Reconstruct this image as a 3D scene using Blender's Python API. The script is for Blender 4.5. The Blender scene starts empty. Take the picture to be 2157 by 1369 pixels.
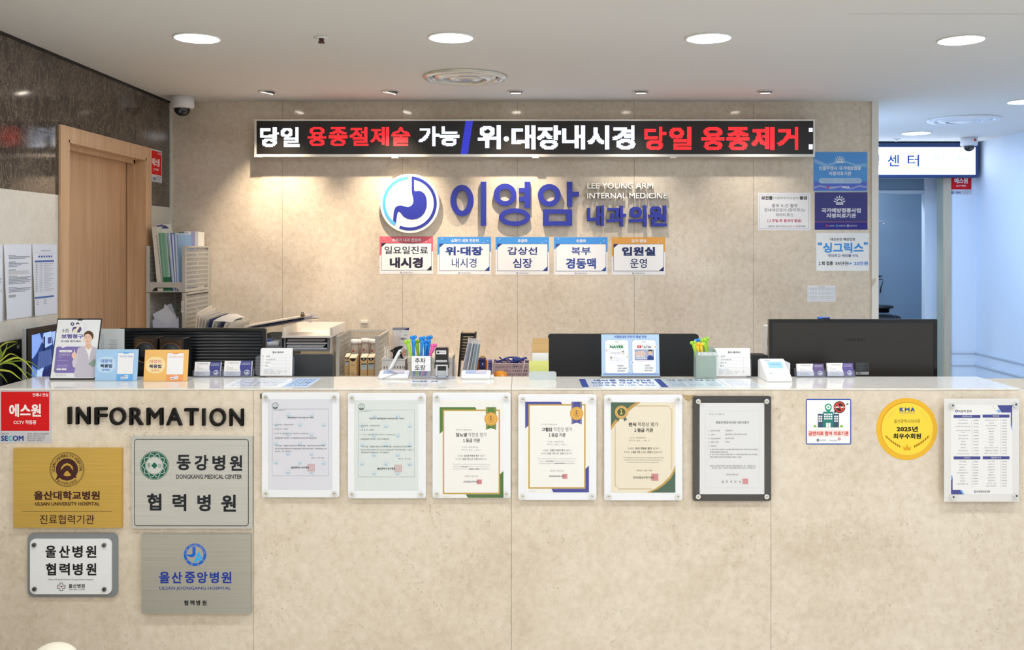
import bpy, bmesh, math, random
import numpy as np
from mathutils import Vector, Matrix
from mathutils.geometry import tessellate_polygon

# ------------------------------------------------------------------ camera, world, exposure
F, CX, CY, EZ = 2000.0, 1099.0, 521.0, 1.562      # focal length in pixels, vanishing point, eye height
W, H = 2157.0, 1369.0
S = bpy.context.scene
COL = S.collection
cam = bpy.data.cameras.new('camera')
cam.sensor_width = 36.0
cam.lens = F * 36.0 / W
cam.shift_x = -(CX - W / 2) / W
cam.shift_y = -(H / 2 - CY) / W
cam.clip_start = 0.05
camo = bpy.data.objects.new('camera', cam)
COL.objects.link(camo)
camo.location = (0, 0, EZ)
camo.rotation_euler = (math.pi / 2, 0, 0)
S.camera = camo
S.view_settings.view_transform = 'Standard'
S.view_settings.look = 'None'
S.view_settings.gamma = 1.0
S.view_settings.use_curve_mapping = False
S.view_settings.exposure = 0.75
wd = bpy.data.worlds.new('world')
S.world = wd
wd.use_nodes = True
wd.node_tree.nodes['Background'].inputs[0].default_value = (0.8, 0.9, 1.0, 1)
wd.node_tree.nodes['Background'].inputs[1].default_value = 0.3
S.cycles.max_bounces = 8
S.cycles.diffuse_bounces = 5
S.cycles.glossy_bounces = 4
S.cycles.transparent_max_bounces = 24
S.cycles.sample_clamp_indirect = 6.0

CEIL = 2.383
YB, YF, TOPZ = 5.348, 3.11, 1.100                  # marble back wall, counter front, counter top
XL = -1.98                                         # left wall


def area(name, loc, size, power, color, rot=(0, 0, 0), spread=170):
    l = bpy.data.lights.new(name, 'AREA')
    l.shape = 'DISK'
    l.size = size
    l.energy = power
    l.color = color
    l.spread = math.radians(spread)
    o = bpy.data.objects.new(name, l)
    o.location = loc
    o.rotation_euler = rot
    COL.objects.link(o)
    return o


def spot(name, loc, target, power, color, angle, blend=0.8, r=0.02):
    l = bpy.data.lights.new(name, 'SPOT')
    l.energy = power
    l.color = color
    l.spot_size = math.radians(angle)
    l.spot_blend = blend
    l.shadow_soft_size = r
    o = bpy.data.objects.new(name, l)
    o.location = loc
    d = Vector(target) - Vector(loc)
    o.rotation_euler = d.to_track_quat('-Z', 'Y').to_euler()
    COL.objects.link(o)
    return o


COOL = (0.88, 0.94, 1.0)
NEUT = (0.975, 0.985, 1.0)
# unseen ceiling lights added behind and above the camera to light the hall
for yy in (2.2, 0.5, -1.2, -2.6):
    for xx in (-1.28, -0.28, 0.73, 1.72, 2.8):
        area('hall_fill_light', (xx, yy, CEIL - 0.006), 0.17, 4.6, NEUT if xx < 2 else COOL)


# ------------------------------------------------------------------ helpers
def WX(px, Y): return (px - CX) * Y / F
def WZ(py, Y): return EZ - (py - CY) * Y / F


def plane(Y, cx=CX, by=CY, tilt=0.0, yaw=0.0):
    """maps (px, py, h) on a board standing at depth Y to the world; h is the height in metres above the board"""
    s = Y / F
    O = Vector((WX(cx, Y), Y, WZ(by, Y)))
    t = math.radians(tilt)
    rz = Matrix.Rotation(math.radians(yaw), 3, 'Z')
    R = rz @ Vector((1, 0, 0))
    U = rz @ Vector((0, math.sin(t), math.cos(t)))
    N = rz @ Vector((0, -math.cos(t), math.sin(t)))
    return lambda p: O + R * ((p[0] - cx) * s) + U * ((by - p[1]) * s) + N * p[2]


def frame(O, R, U, s=1.0):
    """maps (u right, v DOWN, h) with scale s"""
    O, R, U = Vector(O), Vector(R).normalized(), Vector(U).normalized()
    N = R.cross(U)
    return lambda p: O + R * (p[0] * s) - U * (p[1] * s) + N * p[2]


def ident(p): return Vector(p)


def at(loc, rz=0.0, rx=0.0, ry=0.0):
    M = Matrix.Translation(loc) @ Matrix.Rotation(rz, 4, 'Z') @ Matrix.Rotation(rx, 4, 'X') @ Matrix.Rotation(ry, 4, 'Y')
    return lambda p: M @ Vector(p)


def lin(h):
    h = h.lstrip('#')
    r = []
    for i in (0, 2, 4):
        c = int(h[i:i + 2], 16) / 255
        r.append(c / 12.92 if c <= 0.04045 else ((c + 0.055) / 1.055) ** 2.4)
    return (*r, 1.0)


MATS = {}


def M(hexcol, rough=0.5, metal=0.0, spec=0.5, emit=0.0, coat=0.0, bump=0.0, bscale=200.0, name=None):
    k = (hexcol, rough, metal, spec, emit, coat, bump, bscale)
    if k in MATS:
        return MATS[k]
    m = bpy.data.materials.new(name or 'mat_' + hexcol.strip('#'))
    m.use_nodes = True
    nt = m.node_tree
    b = nt.nodes['Principled BSDF']
    b.inputs['Base Color'].default_value = lin(hexcol)
    b.inputs['Roughness'].default_value = rough
    b.inputs['Metallic'].default_value = metal
    b.inputs['Specular IOR Level'].default_value = spec
    b.inputs['Coat Weight'].default_value = coat
    if emit:
        b.inputs['Emission Color'].default_value = lin(hexcol)
        b.inputs['Emission Strength'].default_value = emit
    if bump:
        tc = nt.nodes.new('ShaderNodeTexCoord')
        n = nt.nodes.new('ShaderNodeTexNoise')
        n.inputs['Scale'].default_value = bscale
        bp = nt.nodes.new('ShaderNodeBump')
        bp.inputs['Strength'].default_value = bump
        bp.inputs['Distance'].default_value = 0.002
        nt.links.new(tc.outputs['Object'], n.inputs['Vector'])
        nt.links.new(n.outputs['Fac'], bp.inputs['Height'])
        nt.links.new(bp.outputs['Normal'], b.inputs['Normal'])
    MATS[k] = m
    return m


def ink(h): return M(h, 0.55, 0, 0.3)
def paper(h): return M(h, 0.65, 0, 0.3)


def clear(name, tint='#ffffff', alpha=0.08, rough=0.05, ior=1.4, fixed=None):
    """clear acrylic: see-through with a fresnel gloss and a little body"""
    if name in MATS:
        return MATS[name]
    m = bpy.data.materials.new(name)
    m.use_nodes = True
    nt = m.node_tree
    nt.nodes.remove(nt.nodes['Principled BSDF'])
    out = nt.nodes['Material Output']
    tr = nt.nodes.new('ShaderNodeBsdfTransparent')
    tr.inputs[0].default_value = lin(tint)
    df = nt.nodes.new('ShaderNodeBsdfDiffuse')
    df.inputs[0].default_value = lin(tint)
    gl = nt.nodes.new('ShaderNodeBsdfGlossy')
    gl.inputs['Roughness'].default_value = rough
    fr = nt.nodes.new('ShaderNodeFresnel')
    fr.inputs[0].default_value = ior
    m1 = nt.nodes.new('ShaderNodeMixShader')
    m1.inputs[0].default_value = alpha
    m2 = nt.nodes.new('ShaderNodeMixShader')
    nt.links.new(tr.outputs[0], m1.inputs[1])
    nt.links.new(df.outputs[0], m1.inputs[2])
    if fixed is None:
        nt.links.new(fr.outputs[0], m2.inputs[0])
    else:
        m2.inputs[0].default_value = fixed
    nt.links.new(m1.outputs[0], m2.inputs[1])
    nt.links.new(gl.outputs[0], m2.inputs[2])
    nt.links.new(m2.outputs[0], out.inputs[0])
    MATS[name] = m
    return m


def ramp(nt, fac, stops):
    r = nt.nodes.new('ShaderNodeValToRGB')
    e = r.color_ramp.elements
    while len(e) < len(stops):
        e.new(0.5)
    for i, (p, c) in enumerate(stops):
        e[i].position = p
        e[i].color = lin(c)
    nt.links.new(fac, r.inputs[0])
    return r.outputs[0]


def noise(nt, vec, scale, detail=6, rough=0.6, dist=0.0):
    n = nt.nodes.new('ShaderNodeTexNoise')
    n.inputs['Scale'].default_value = scale
    n.inputs['Detail'].default_value = detail
    n.inputs['Roughness'].default_value = rough
    n.inputs['Distortion'].default_value = dist
    nt.links.new(vec, n.inputs['Vector'])
    return n.outputs['Fac']


def mixc(nt, fac, a, b, mode='MIX'):
    n = nt.nodes.new('ShaderNodeMix')
    n.data_type = 'RGBA'
    n.blend_type = mode
    for sock, v in ((n.inputs[0], fac), (n.inputs[6], a), (n.inputs[7], b)):
        if hasattr(v, 'links'):
            nt.links.new(v, sock)
        elif isinstance(v, str):
            sock.default_value = lin(v)
        else:
            sock.default_value = v
    return n.outputs[2]


def stone(name, light, mid, dark, speck, rough=0.1, spec=0.5, sc=1.0, vein='#e9e4da', vamt=0.25, stretch=(1, 1, 1)):
    m = bpy.data.materials.new(name)
    m.use_nodes = True
    nt = m.node_tree
    b = nt.nodes['Principled BSDF']
    tc = nt.nodes.new('ShaderNodeTexCoord')
    mp = nt.nodes.new('ShaderNodeMapping')
    mp.inputs['Scale'].default_value = stretch
    nt.links.new(tc.outputs['Object'], mp.inputs[0])
    v = mp.outputs[0]
    big = noise(nt, v, 2.2 * sc, 8, 0.62, 0.6)
    c = ramp(nt, big, [(0.32, dark), (0.47, mid), (0.66, light)])
    fine = noise(nt, v, 34 * sc, 5, 0.75)
    c = mixc(nt, 0.55, c, ramp(nt, fine, [(0.3, dark), (0.5, mid), (0.7, light)]))
    sp = noise(nt, v, 75 * sc, 3, 0.6)
    spm = noise(nt, v, 5 * sc, 4, 0.6)
    mul = nt.nodes.new('ShaderNodeMath')
    mul.operation = 'MULTIPLY'
    nt.links.new(ramp(nt, sp, [(0.60, '#000000'), (0.68, '#ffffff')]), mul.inputs[0])
    nt.links.new(ramp(nt, spm, [(0.42, '#000000'), (0.62, '#ffffff')]), mul.inputs[1])
    m2 = nt.nodes.new('ShaderNodeMath')
    m2.operation = 'MULTIPLY'
    nt.links.new(mul.outputs[0], m2.inputs[0])
    m2.inputs[1].default_value = 0.42
    c = mixc(nt, m2.outputs[0], c, speck)
    vn = noise(nt, v, 6 * sc, 9, 0.7, 2.0)
    vf = ramp(nt, vn, [(0.485, '#000000'), (0.5, '#ffffff'), (0.515, '#000000')])
    m3 = nt.nodes.new('ShaderNodeMath')
    m3.operation = 'MULTIPLY'
    nt.links.new(vf, m3.inputs[0])
    m3.inputs[1].default_value = vamt
    c = mixc(nt, m3.outputs[0], c, vein)
    nt.links.new(c, b.inputs['Base Color'])
    b.inputs['Roughness'].default_value = rough
    b.inputs['Specular IOR Level'].default_value = spec
    return m


def woodmat(name, a, b_, c_, axis=(14, 14, 0.8), rough=0.4):
    m = bpy.data.materials.new(name)
    m.use_nodes = True
    nt = m.node_tree
    b = nt.nodes['Principled BSDF']
    tc = nt.nodes.new('ShaderNodeTexCoord')
    mp = nt.nodes.new('ShaderNodeMapping')
    mp.inputs['Scale'].default_value = axis
    nt.links.new(tc.outputs['Object'], mp.inputs[0])
    n1 = noise(nt, mp.outputs[0], 1.6, 5, 0.6, 0.5)
    c = ramp(nt, n1, [(0.3, c_), (0.5, a), (0.7, b_)])
    mp2 = nt.nodes.new('ShaderNodeMapping')
    mp2.inputs['Scale'].default_value = tuple(x * 7 if x > 2 else x * 1.6 for x in axis)
    nt.links.new(tc.outputs['Object'], mp2.inputs[0])
    n2 = noise(nt, mp2.outputs[0], 2.2, 3, 0.6)
    c = mixc(nt, 0.35, c, ramp(nt, n2, [(0.35, c_), (0.6, b_)]))
    nt.links.new(c, b.inputs['Base Color'])
    b.inputs['Roughness'].default_value = rough
    return m


def brushed(name, col, rough=0.3, axis=(1, 1, 260), bstr=0.15, met=0.85):
    m = bpy.data.materials.new(name)
    m.use_nodes = True
    nt = m.node_tree
    b = nt.nodes['Principled BSDF']
    tc = nt.nodes.new('ShaderNodeTexCoord')
    mp = nt.nodes.new('ShaderNodeMapping')
    mp.inputs['Scale'].default_value = axis
    nt.links.new(tc.outputs['Object'], mp.inputs[0])
    n = noise(nt, mp.outputs[0], 3.0, 3, 0.6)
    cc = mixc(nt, n, col, col)
    h = ramp(nt, n, [(0.3, '#b4b4b4'), (0.7, '#ffffff')])
    cc = mixc(nt, 0.35, col, h, 'MULTIPLY')
    nt.links.new(cc, b.inputs['Base Color'])
    b.inputs['Metallic'].default_value = met
    b.inputs['Roughness'].default_value = rough
    bp = nt.nodes.new('ShaderNodeBump')
    bp.inputs['Strength'].default_value = bstr
    bp.inputs['Distance'].default_value = 0.001
    nt.links.new(n, bp.inputs['Height'])
    nt.links.new(bp.outputs['Normal'], b.inputs['Normal'])
    return m


class MB:
    """collects shapes and builds ONE mesh object"""

    def __init__(s):
        s.v, s.f, s.mi, s.sm, s.mats = [], [], [], [], []

    def add(s, vs, fs, m, T=ident, smooth=False):
        if m not in s.mats:
            s.mats.append(m)
        i, o = s.mats.index(m), len(s.v)
        s.v += [tuple(T(v)) for v in vs]
        for f in fs:
            s.f.append([a + o for a in f])
            s.mi.append(i)
            s.sm.append(smooth)
        return s

    def box(s, x0, x1, y0, y1, z0, z1, m, T=ident):
        vs = [(x, y, z) for x in (x0, x1) for y in (y0, y1) for z in (z0, z1)]
        return s.add(vs, [(0, 1, 3, 2), (4, 6, 7, 5), (0, 4, 5, 1), (2, 3, 7, 6), (0, 2, 6, 4), (1, 5, 7, 3)], m, T)

    def rbox(s, x0, x1, y0, y1, z0, z1, r, m, T=ident, seg=2):
        bm = bmesh.new()
        bmesh.ops.create_cube(bm, size=1.0)
        for v in bm.verts:
            v.co = ((x0 + x1) / 2 + v.co.x * (x1 - x0), (y0 + y1) / 2 + v.co.y * (y1 - y0), (z0 + z1) / 2 + v.co.z * (z1 - z0))
        r = min(r, abs(x1 - x0) * .49, abs(y1 - y0) * .49, abs(z1 - z0) * .49)
        bmesh.ops.bevel(bm, geom=list(bm.edges), offset=r, segments=seg, profile=0.5, affect='EDGES')
        bm.verts.index_update()
        vs = [tuple(v.co) for v in bm.verts]
        fs = [[v.index for v in f.verts] for f in bm.faces]
        bm.free()
        return s.add(vs, fs, m, T)

    def prism(s, loops, h0, h1, m, T=ident, smooth=False):
        """closed 2-D loops (first outer, then holes) raised from h0 to h1"""
        allv = [p for l in loops for p in l]
        n = len(allv)
        tris = tessellate_polygon([[Vector((p[0], p[1], 0)) for p in l] for l in loops])
        if abs(h1 - h0) < 1e-9:
            return s.add([(p[0], p[1], h0) for p in allv], tris, m, T)
        vs = [(p[0], p[1], h0) for p in allv] + [(p[0], p[1], h1) for p in allv]
        fs = [tuple(t) for t in tris] + [tuple(a + n for a in t) for t in tris]
        o = 0
        for l in loops:
            k = len(l)
            for i in range(k):
                a, b = o + i, o + (i + 1) % k
                fs.append((a, b, b + n, a + n))
            o += k
        return s.add(vs, fs, m, T, smooth)

    def rect(s, x0, y0, x1, y1, m, T=ident, h=0.0004):
        return s.add([(x0, y0, h), (x1, y0, h), (x1, y1, h), (x0, y1, h)], [(0, 1, 2, 3)], m, T)

    def slab(s, x0, y0, x1, y1, h0, h1, m, T=ident, r=0):
        return s.prism([rr(x0, y0, x1, y1, r)], h0, h1, m, T)

    def frame(s, x0, y0, x1, y1, t, m, T=ident, h=0.0005, r=0):
        return s.prism([rr(x0, y0, x1, y1, r), rr(x0 + t, y0 + t, x1 - t, y1 - t, max(r - t, 0))], h, h, m, T)

    def disc(s, cx, cy, rx, m, T=ident, h=0.0006, ry=None, n=40):
        return s.prism([ell(cx, cy, rx, ry or rx, n)], h, h, m, T)

    def ring(s, cx, cy, r0, r1, m, T=ident, h=0.0006, n=48, h1=None):
        return s.prism([ell(cx, cy, r1, r1, n), ell(cx, cy, r0, r0, n)], h, h if h1 is None else h1, m, T)

    def lathe(s, prof, m, T=ident, n=24, smooth=True):
        vs, fs = [], []
        k = len(prof)
        for i in range(n):
            a = 2 * math.pi * i / n
            vs += [(r * math.cos(a), r * math.sin(a), z) for r, z in prof]
        for i in range(n):
            j = (i + 1) % n
            for q in range(k - 1):
                fs.append((i * k + q, j * k + q, j * k + q + 1, i * k + q + 1))
        if prof[0][0] > 1e-6:
            fs.append([i * k for i in range(n)])
        if prof[-1][0] > 1e-6:
            fs.append([i * k + k - 1 for i in range(n)])
        return s.add(vs, fs, m, T, smooth)

    def tube(s, path, rad, m, T=ident, n=8, smooth=True):
        path = [Vector(p) for p in path]
        rads = rad if isinstance(rad, (list, tuple)) else [rad] * len(path)
        vs, fs = [], []
        up = Vector((0, 0, 1))
        for i, p in enumerate(path):
            d = (path[min(i + 1, len(path) - 1)] - path[max(i - 1, 0)]).normalized()
            a = d.cross(up)
            if a.length < 1e-3:
                a = d.cross(Vector((1, 0, 0)))
            a.normalize()
            b = d.cross(a)
            for k in range(n):
                t = 2 * math.pi * k / n
                vs.append(p + (a * math.cos(t) + b * math.sin(t)) * rads[i])
        for i in range(len(path) - 1):
            for k in range(n):
                fs.append((i * n + k, i * n + (k + 1) % n, (i + 1) * n + (k + 1) % n, (i + 1) * n + k))
        fs.append(list(range(n)))
        fs.append(list(range((len(path) - 1) * n, len(path) * n)))
        return s.add(vs, fs, m, T, smooth)

    def text(s, body, x0, y0, x1, y1, m, T=ident, h=0.0008, bold=0.0, h1=None, align='l', shear=0.0, res=2):
        """lettering fitted into the box; x1 None keeps the natural width, x0 being the anchor"""
        vs, fs = glyphs(body, bold, shear, res)
        lo, hi = vs.min(0), vs.max(0)
        sy = (y1 - y0) / max(hi[1] - lo[1], 1e-6)
        if x1 is None:
            w = (hi[0] - lo[0]) * sy
            xa = x0 - (w if align == 'r' else w / 2 if align == 'c' else 0)
            sx = sy
        else:
            xa, sx = x0, (x1 - x0) / max(hi[0] - lo[0], 1e-6)
        P = [(xa + (v[0] - lo[0]) * sx, y1 - (v[1] - lo[1]) * sy, v[2] * 4e-5) for v in vs]
        if h1 is None:
            return s.add([(p[0], p[1], h + p[2]) for p in P], fs, m, T)
        n = len(P)
        cnt = {}
        for f in fs:
            for a, b in zip(f, list(f[1:]) + [f[0]]):
                e = (min(a, b), max(a, b))
                cnt[e] = cnt.get(e, 0) + 1
        F2 = [list(f) for f in fs] + [[a + n for a in f] for f in fs] + [[a, b, b + n, a + n] for (a, b), c in cnt.items() if c == 1]
        return s.add([(p[0], p[1], h) for p in P] + [(p[0], p[1], h1 + p[2] * 4) for p in P], F2, m, T)

    def build(s, name, parent=None, loc=None, label=None, cat=None, group=None, kind=None, normals=True):
        if not s.v:
            return None
        me = bpy.data.meshes.new(name)
        v = np.array(s.v, dtype=float)
        if parent is not None:
            p, o = parent, np.zeros(3)
            while p is not None:
                o += np.array(p.location)
                p = p.parent
            o_loc = (0, 0, 0)
        elif kind == 'structure':
            o, o_loc = np.zeros(3), (0, 0, 0)
        else:
            lo, hi = v.min(0), v.max(0)
            o = np.array(loc) if loc is not None else np.array([(lo[0] + hi[0]) / 2, (lo[1] + hi[1]) / 2, lo[2]])
            o_loc = tuple(o)
        me.from_pydata([tuple(x) for x in (v - o)], [], s.f)
        for m in s.mats:
            me.materials.append(m)
        me.polygons.foreach_set('material_index', s.mi)
        me.polygons.foreach_set('use_smooth', s.sm)
        me.update()
        if normals:
            bm = bmesh.new()
            bm.from_mesh(me)
            bmesh.ops.recalc_face_normals(bm, faces=bm.faces)
            bm.to_mesh(me)
            bm.free()
        ob = bpy.data.objects.new(name, me)
        COL.objects.link(ob)
        ob.location = o_loc
        if parent is not None:
            ob.parent = parent
        tag(ob, label, cat, group, kind)
        return ob


def tag(o, label=None, cat=None, group=None, kind=None):
    if label: o['label'] = label
    if cat: o['category'] = cat
    if group: o['group'] = group
    if kind: o['kind'] = kind
    return o


def thing(name, label, cat, loc, group=None, kind=None):
    o = bpy.data.objects.new(name, None)
    o.empty_display_size = 0.05
    COL.objects.link(o)
    o.location = loc
    return tag(o, label, cat, group, kind)


def copy_tree(o, loc=None, parent=None, label=None):
    c = o.copy()
    COL.objects.link(c)
    if parent is not None: c.parent = parent
    if loc is not None: c.location = loc
    if label: c['label'] = label
    for ch in o.children:
        copy_tree(ch, None, c)
    return c


def rr(x0, y0, x1, y1, r=0, n=5):
    if r <= 0:
        return [(x0, y0), (x1, y0), (x1, y1), (x0, y1)]
    out = []
    for cx, cy, a0 in ((x1 - r, y1 - r, 0), (x0 + r, y1 - r, 90), (x0 + r, y0 + r, 180), (x1 - r, y0 + r, 270)):
        for i in range(n + 1):
            a = math.radians(a0 + 90 * i / n)
            out.append((cx + r * math.cos(a), cy + r * math.sin(a)))
    return out


def ell(cx, cy, rx, ry, n=40):
    return [(cx + rx * math.cos(2 * math.pi * i / n), cy + ry * math.sin(2 * math.pi * i / n)) for i in range(n)]


def arc(cx, cy, r0, r1, a0, a1, n=40):
    """ring sector; angles in degrees, counter-clockwise as seen, y pointing down"""
    A = [math.radians(a0 + (a1 - a0) * i / n) for i in range(n + 1)]
    return [(cx + r1 * math.cos(a), cy - r1 * math.sin(a)) for a in A] + [(cx + r0 * math.cos(a), cy - r0 * math.sin(a)) for a in reversed(A)]


_G = {}
_tc = bpy.data.curves.new('lettering', 'FONT')
TYPE = (_tc, bpy.data.objects.new('lettering', _tc))


def glyphs(body, bold=0.0, shear=0.0, res=2):
    """flat outline faces of a line of lettering; bold widens every stroke by that much on each side"""
    k = (body, bold, shear, res)
    if k in _G:
        return _G[k]
    if bold:
        vs, fs = glyphs(body, 0.0, shear, res)
        offs = [(-1, -1), (1, -1), (1, 1), (-1, 1)] + ([(0, 0)] if bold > 0.02 else [])
        V = np.concatenate([vs + np.array((o[0] * bold, o[1] * bold, i)) for i, o in enumerate(offs)])
        n = len(vs)
        _G[k] = (V, [[a + n * i for a in f] for i in range(len(offs)) for f in fs])
        return _G[k]
    c, o = TYPE
    c.body = body
    c.resolution_u = res
    c.shear = shear
    me = o.to_mesh()
    vs = np.array([(v.co[0], v.co[1], 0) for v in me.vertices], dtype=float)
    fs = [list(p.vertices) for p in me.polygons]
    o.to_mesh_clear()
    _G[k] = (vs, fs)
    return _G[k]


def spans(body, x0, x1, bold=0.0):
    """[(char, left, right)] of a line of lettering stretched from x0 to x1"""
    bar = glyphs('|', bold)[0][:, 0].min()
    full = glyphs(body, bold)[0]
    lo, hi = full[:, 0].min(), full[:, 0].max()
    out = []
    for i, ch in enumerate(body):
        if ch == ' ':
            continue
        adv = glyphs(body[:i] + '|', bold)[0][:, 0].max() - glyphs('|', bold)[0][:, 0].max() if i else 0
        g = glyphs(ch, bold)[0]
        l, r = adv + g[:, 0].min(), adv + g[:, 0].max()
        out.append((ch, x0 + (l - lo) / (hi - lo) * (x1 - x0), x0 + (r - lo) / (hi - lo) * (x1 - x0)))
    return out

# ------------------------------------------------------------------ materials of the place
MARBLE = stone('beige_marble_wall', '#e4dacb', '#d6c9b7', '#bdae9a', '#90806f', rough=0.09, sc=1.0, vamt=0.15)
MARBLE_F = stone('cream_marble_counter', '#eae0cf', '#dccebb', '#c6b7a0', '#9c8c76', rough=0.22, sc=1.1, vein='#f2ecdf', vamt=0.22)
MARBLE_T = stone('pale_marble_top', '#ece9e0', '#e2ded4', '#d2cdc0', '#bdb6a6', rough=0.07, sc=1.4, vein='#ffffff', vamt=0.15)
MARBLE_L = stone('light_marble_side', '#d9d7ce', '#cfccc1', '#bfbab0', '#a8a294', rough=0.15, sc=1.3, vamt=0.12)
MARBLE_D = stone('dark_emperador', '#63574c', '#463c35', '#312a26', '#857766', rough=0.08, sc=1.8, vein='#b3a48e', vamt=0.6, stretch=(1, 1.5, 0.8))
OAK = woodmat('oak_door', '#c9a07a', '#d6b18c', '#b88d66', (16, 16, 0.9))
OAKF = woodmat('oak_frame', '#cfa881', '#dcbb96', '#c1976d', (16, 16, 0.9))
GREYWOOD = woodmat('grey_oak', '#b7a890', '#c6b8a1', '#a39378', (14, 14, 0.8))
CEILM = M('#e2e0dc', 0.85, 0, 0.2, bump=0.06, bscale=60, name='ceiling_paint')
WHITE = M('#efeeea', 0.5, name='white_paint')
PALE = M('#d5dfec', 0.6, name='pale_blue_wallpaper', bump=0.15, bscale=300)
BLACKP = M('#15161a', 0.45, name='black_plastic')
CHROME = M('#ecebea', 0.22, 0.85, name='chrome')
STEEL = brushed('brushed_steel', '#d2d2ce', 0.34, met=0.35)
STEELV = brushed('brushed_steel_deep', '#bfbeb5', 0.34, met=0.4)
GOLD = brushed('brushed_brass', '#dcb65a', 0.36, met=0.45)
FLOOR = stone('floor_tile', '#d9d4c9', '#cfc9bd', '#c1b9ab', '#b0a797', rough=0.18, sc=0.8)

# ------------------------------------------------------------------ setting
b = MB(); b.box(-2.4, 3.9, -3.6, 10.2, -0.1, 0, FLOOR); b.build('floor', kind='structure')
b = MB(); b.box(-2.4, 3.9, -3.6, 10.2, CEIL, CEIL + 0.1, CEILM); b.build('ceiling', kind='structure')
b = MB(); b.box(-2.4, 3.9, -3.7, -3.6, 0, CEIL, WHITE); b.build('wall_front', kind='structure')

# back wall: polished marble slabs with hairline joints
b = MB()
b.box(XL, 1.968, YB + 0.004, YB + 0.16, 0, CEIL, M('#5b5046', 0.8))
xs = [XL] + [WX(p, YB) for p in (595, 848, 1090, 1336, 1587)] + [1.968]
for i in range(len(xs) - 1):
    b.box(xs[i] + 0.0007, xs[i + 1] - 0.0007, YB, YB + 0.004, 0, CEIL, MARBLE)
b.build('wall_back', kind='structure')
b = MB(); b.box(1.968, 2.006, YB - 0.012, YB + 0.17, 0, CEIL, M('#e7e3da', 0.4)); b.build('trim_1', kind='structure')
b = MB(); b.box(XL + 0.0005, XL + 0.012, YB - 0.012, YB - 0.0005, 0, CEIL - 0.004, M('#dcd8cc', 0.4)); b.build('trim_2', kind='structure')

# left wall: dark marble above light marble, a door opening
D0, D1, DZ = 4.125, 4.985, 2.03
b = MB()
core = M('#5b5046', 0.8)
t = 0.004
for (y0, y1, z0, z1) in ((-3.6, D0, 0, CEIL), (D1, YB, 0, CEIL), (D0, D1, DZ, CEIL)):
    b.box(XL - 0.18, XL - t, y0, y1, z0, z1, core)
ZD = 1.787
j = 0.0007
for (y0, y1, z0, z1, m) in ((-3.6, 0.6, 0, ZD, MARBLE_L), (0.6, 1.8, 0, ZD, MARBLE_L), (1.8, 3.0, 0, ZD, MARBLE_L), (3.0, D0, 0, ZD, MARBLE_L), (D1, YB, 0, ZD, MARBLE_L),
                         (-3.6, 0.6, ZD, CEIL, MARBLE_D), (0.6, 1.8, ZD, CEIL, MARBLE_D), (1.8, 3.0, ZD, CEIL, MARBLE_D), (3.0, 4.085, ZD, 2.04, MARBLE_D), (3.0, 4.085, 2.04, CEIL, MARBLE_D),
                         (4.085, D0, ZD, CEIL, MARBLE_D), (D0, D1, DZ, CEIL, MARBLE_D), (D1, YB, ZD, CEIL, MARBLE_D)):
    b.box(XL - t, XL, y0 + (j if y0 not in (D0, D1) else 0), y1 - (j if y1 not in (D0, D1) else 0), z0 + j, z1 - j, m)
b.build('wall_left', kind='structure')
b = MB(); b.box(XL, XL + 0.006, -3.6, YB - 0.013, CEIL - 0.012, CEIL - 0.0005, M('#17130f', 0.6)); b.build('trim_3', kind='structure')  # black strip painted in for the shadow gap below the ceiling

# oak door in the left wall
dr = thing('door_1', 'oak veneer door in the dark marble side wall', 'door', (XL, (D0 + D1) / 2, 0), kind='structure')
b = MB()
CP = 0.013
cw = 0.07
for (y0, y1, z0, z1) in ((D0 - cw, D0, 0, DZ + 0.058), (D1, D1 + cw - 0.005, 0, DZ + 0.058), (D0, D1, DZ, DZ + 0.058)):
    b.rbox(XL + 0.0005, XL + CP, y0, y1, z0, z1, 0.002, OAKF)
for (y0, y1, z0, z1) in ((D0, D0 + 0.012, 0, DZ), (D1 - 0.012, D1, 0, DZ), (D0, D1, DZ - 0.012, DZ)):
    b.box(XL - 0.17, XL + CP - 0.002, y0, y1, z0, z1, OAKF)
for (y0, y1, z0, z1) in ((D0 + 0.012, D0 + 0.03, 0, DZ - 0.012), (D1 - 0.03, D1 - 0.012, 0, DZ - 0.012), (D0 + 0.012, D1 - 0.012, DZ - 0.03, DZ - 0.012)):
    b.box(XL - 0.08, XL - 0.045, y0, y1, z0, z1, OAKF)
b.build('door_frame', dr)
b = MB(); b.box(XL - 0.122, XL - 0.084, D0 + 0.014, D1 - 0.016, 0.005, DZ - 0.014, OAK); b.build('door_leaf', dr)
b = MB(); b.box(XL - 0.19, XL - 0.17, D0, D1, 0, DZ, M('#241a12', 0.8)); b.build('backing', dr)

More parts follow.
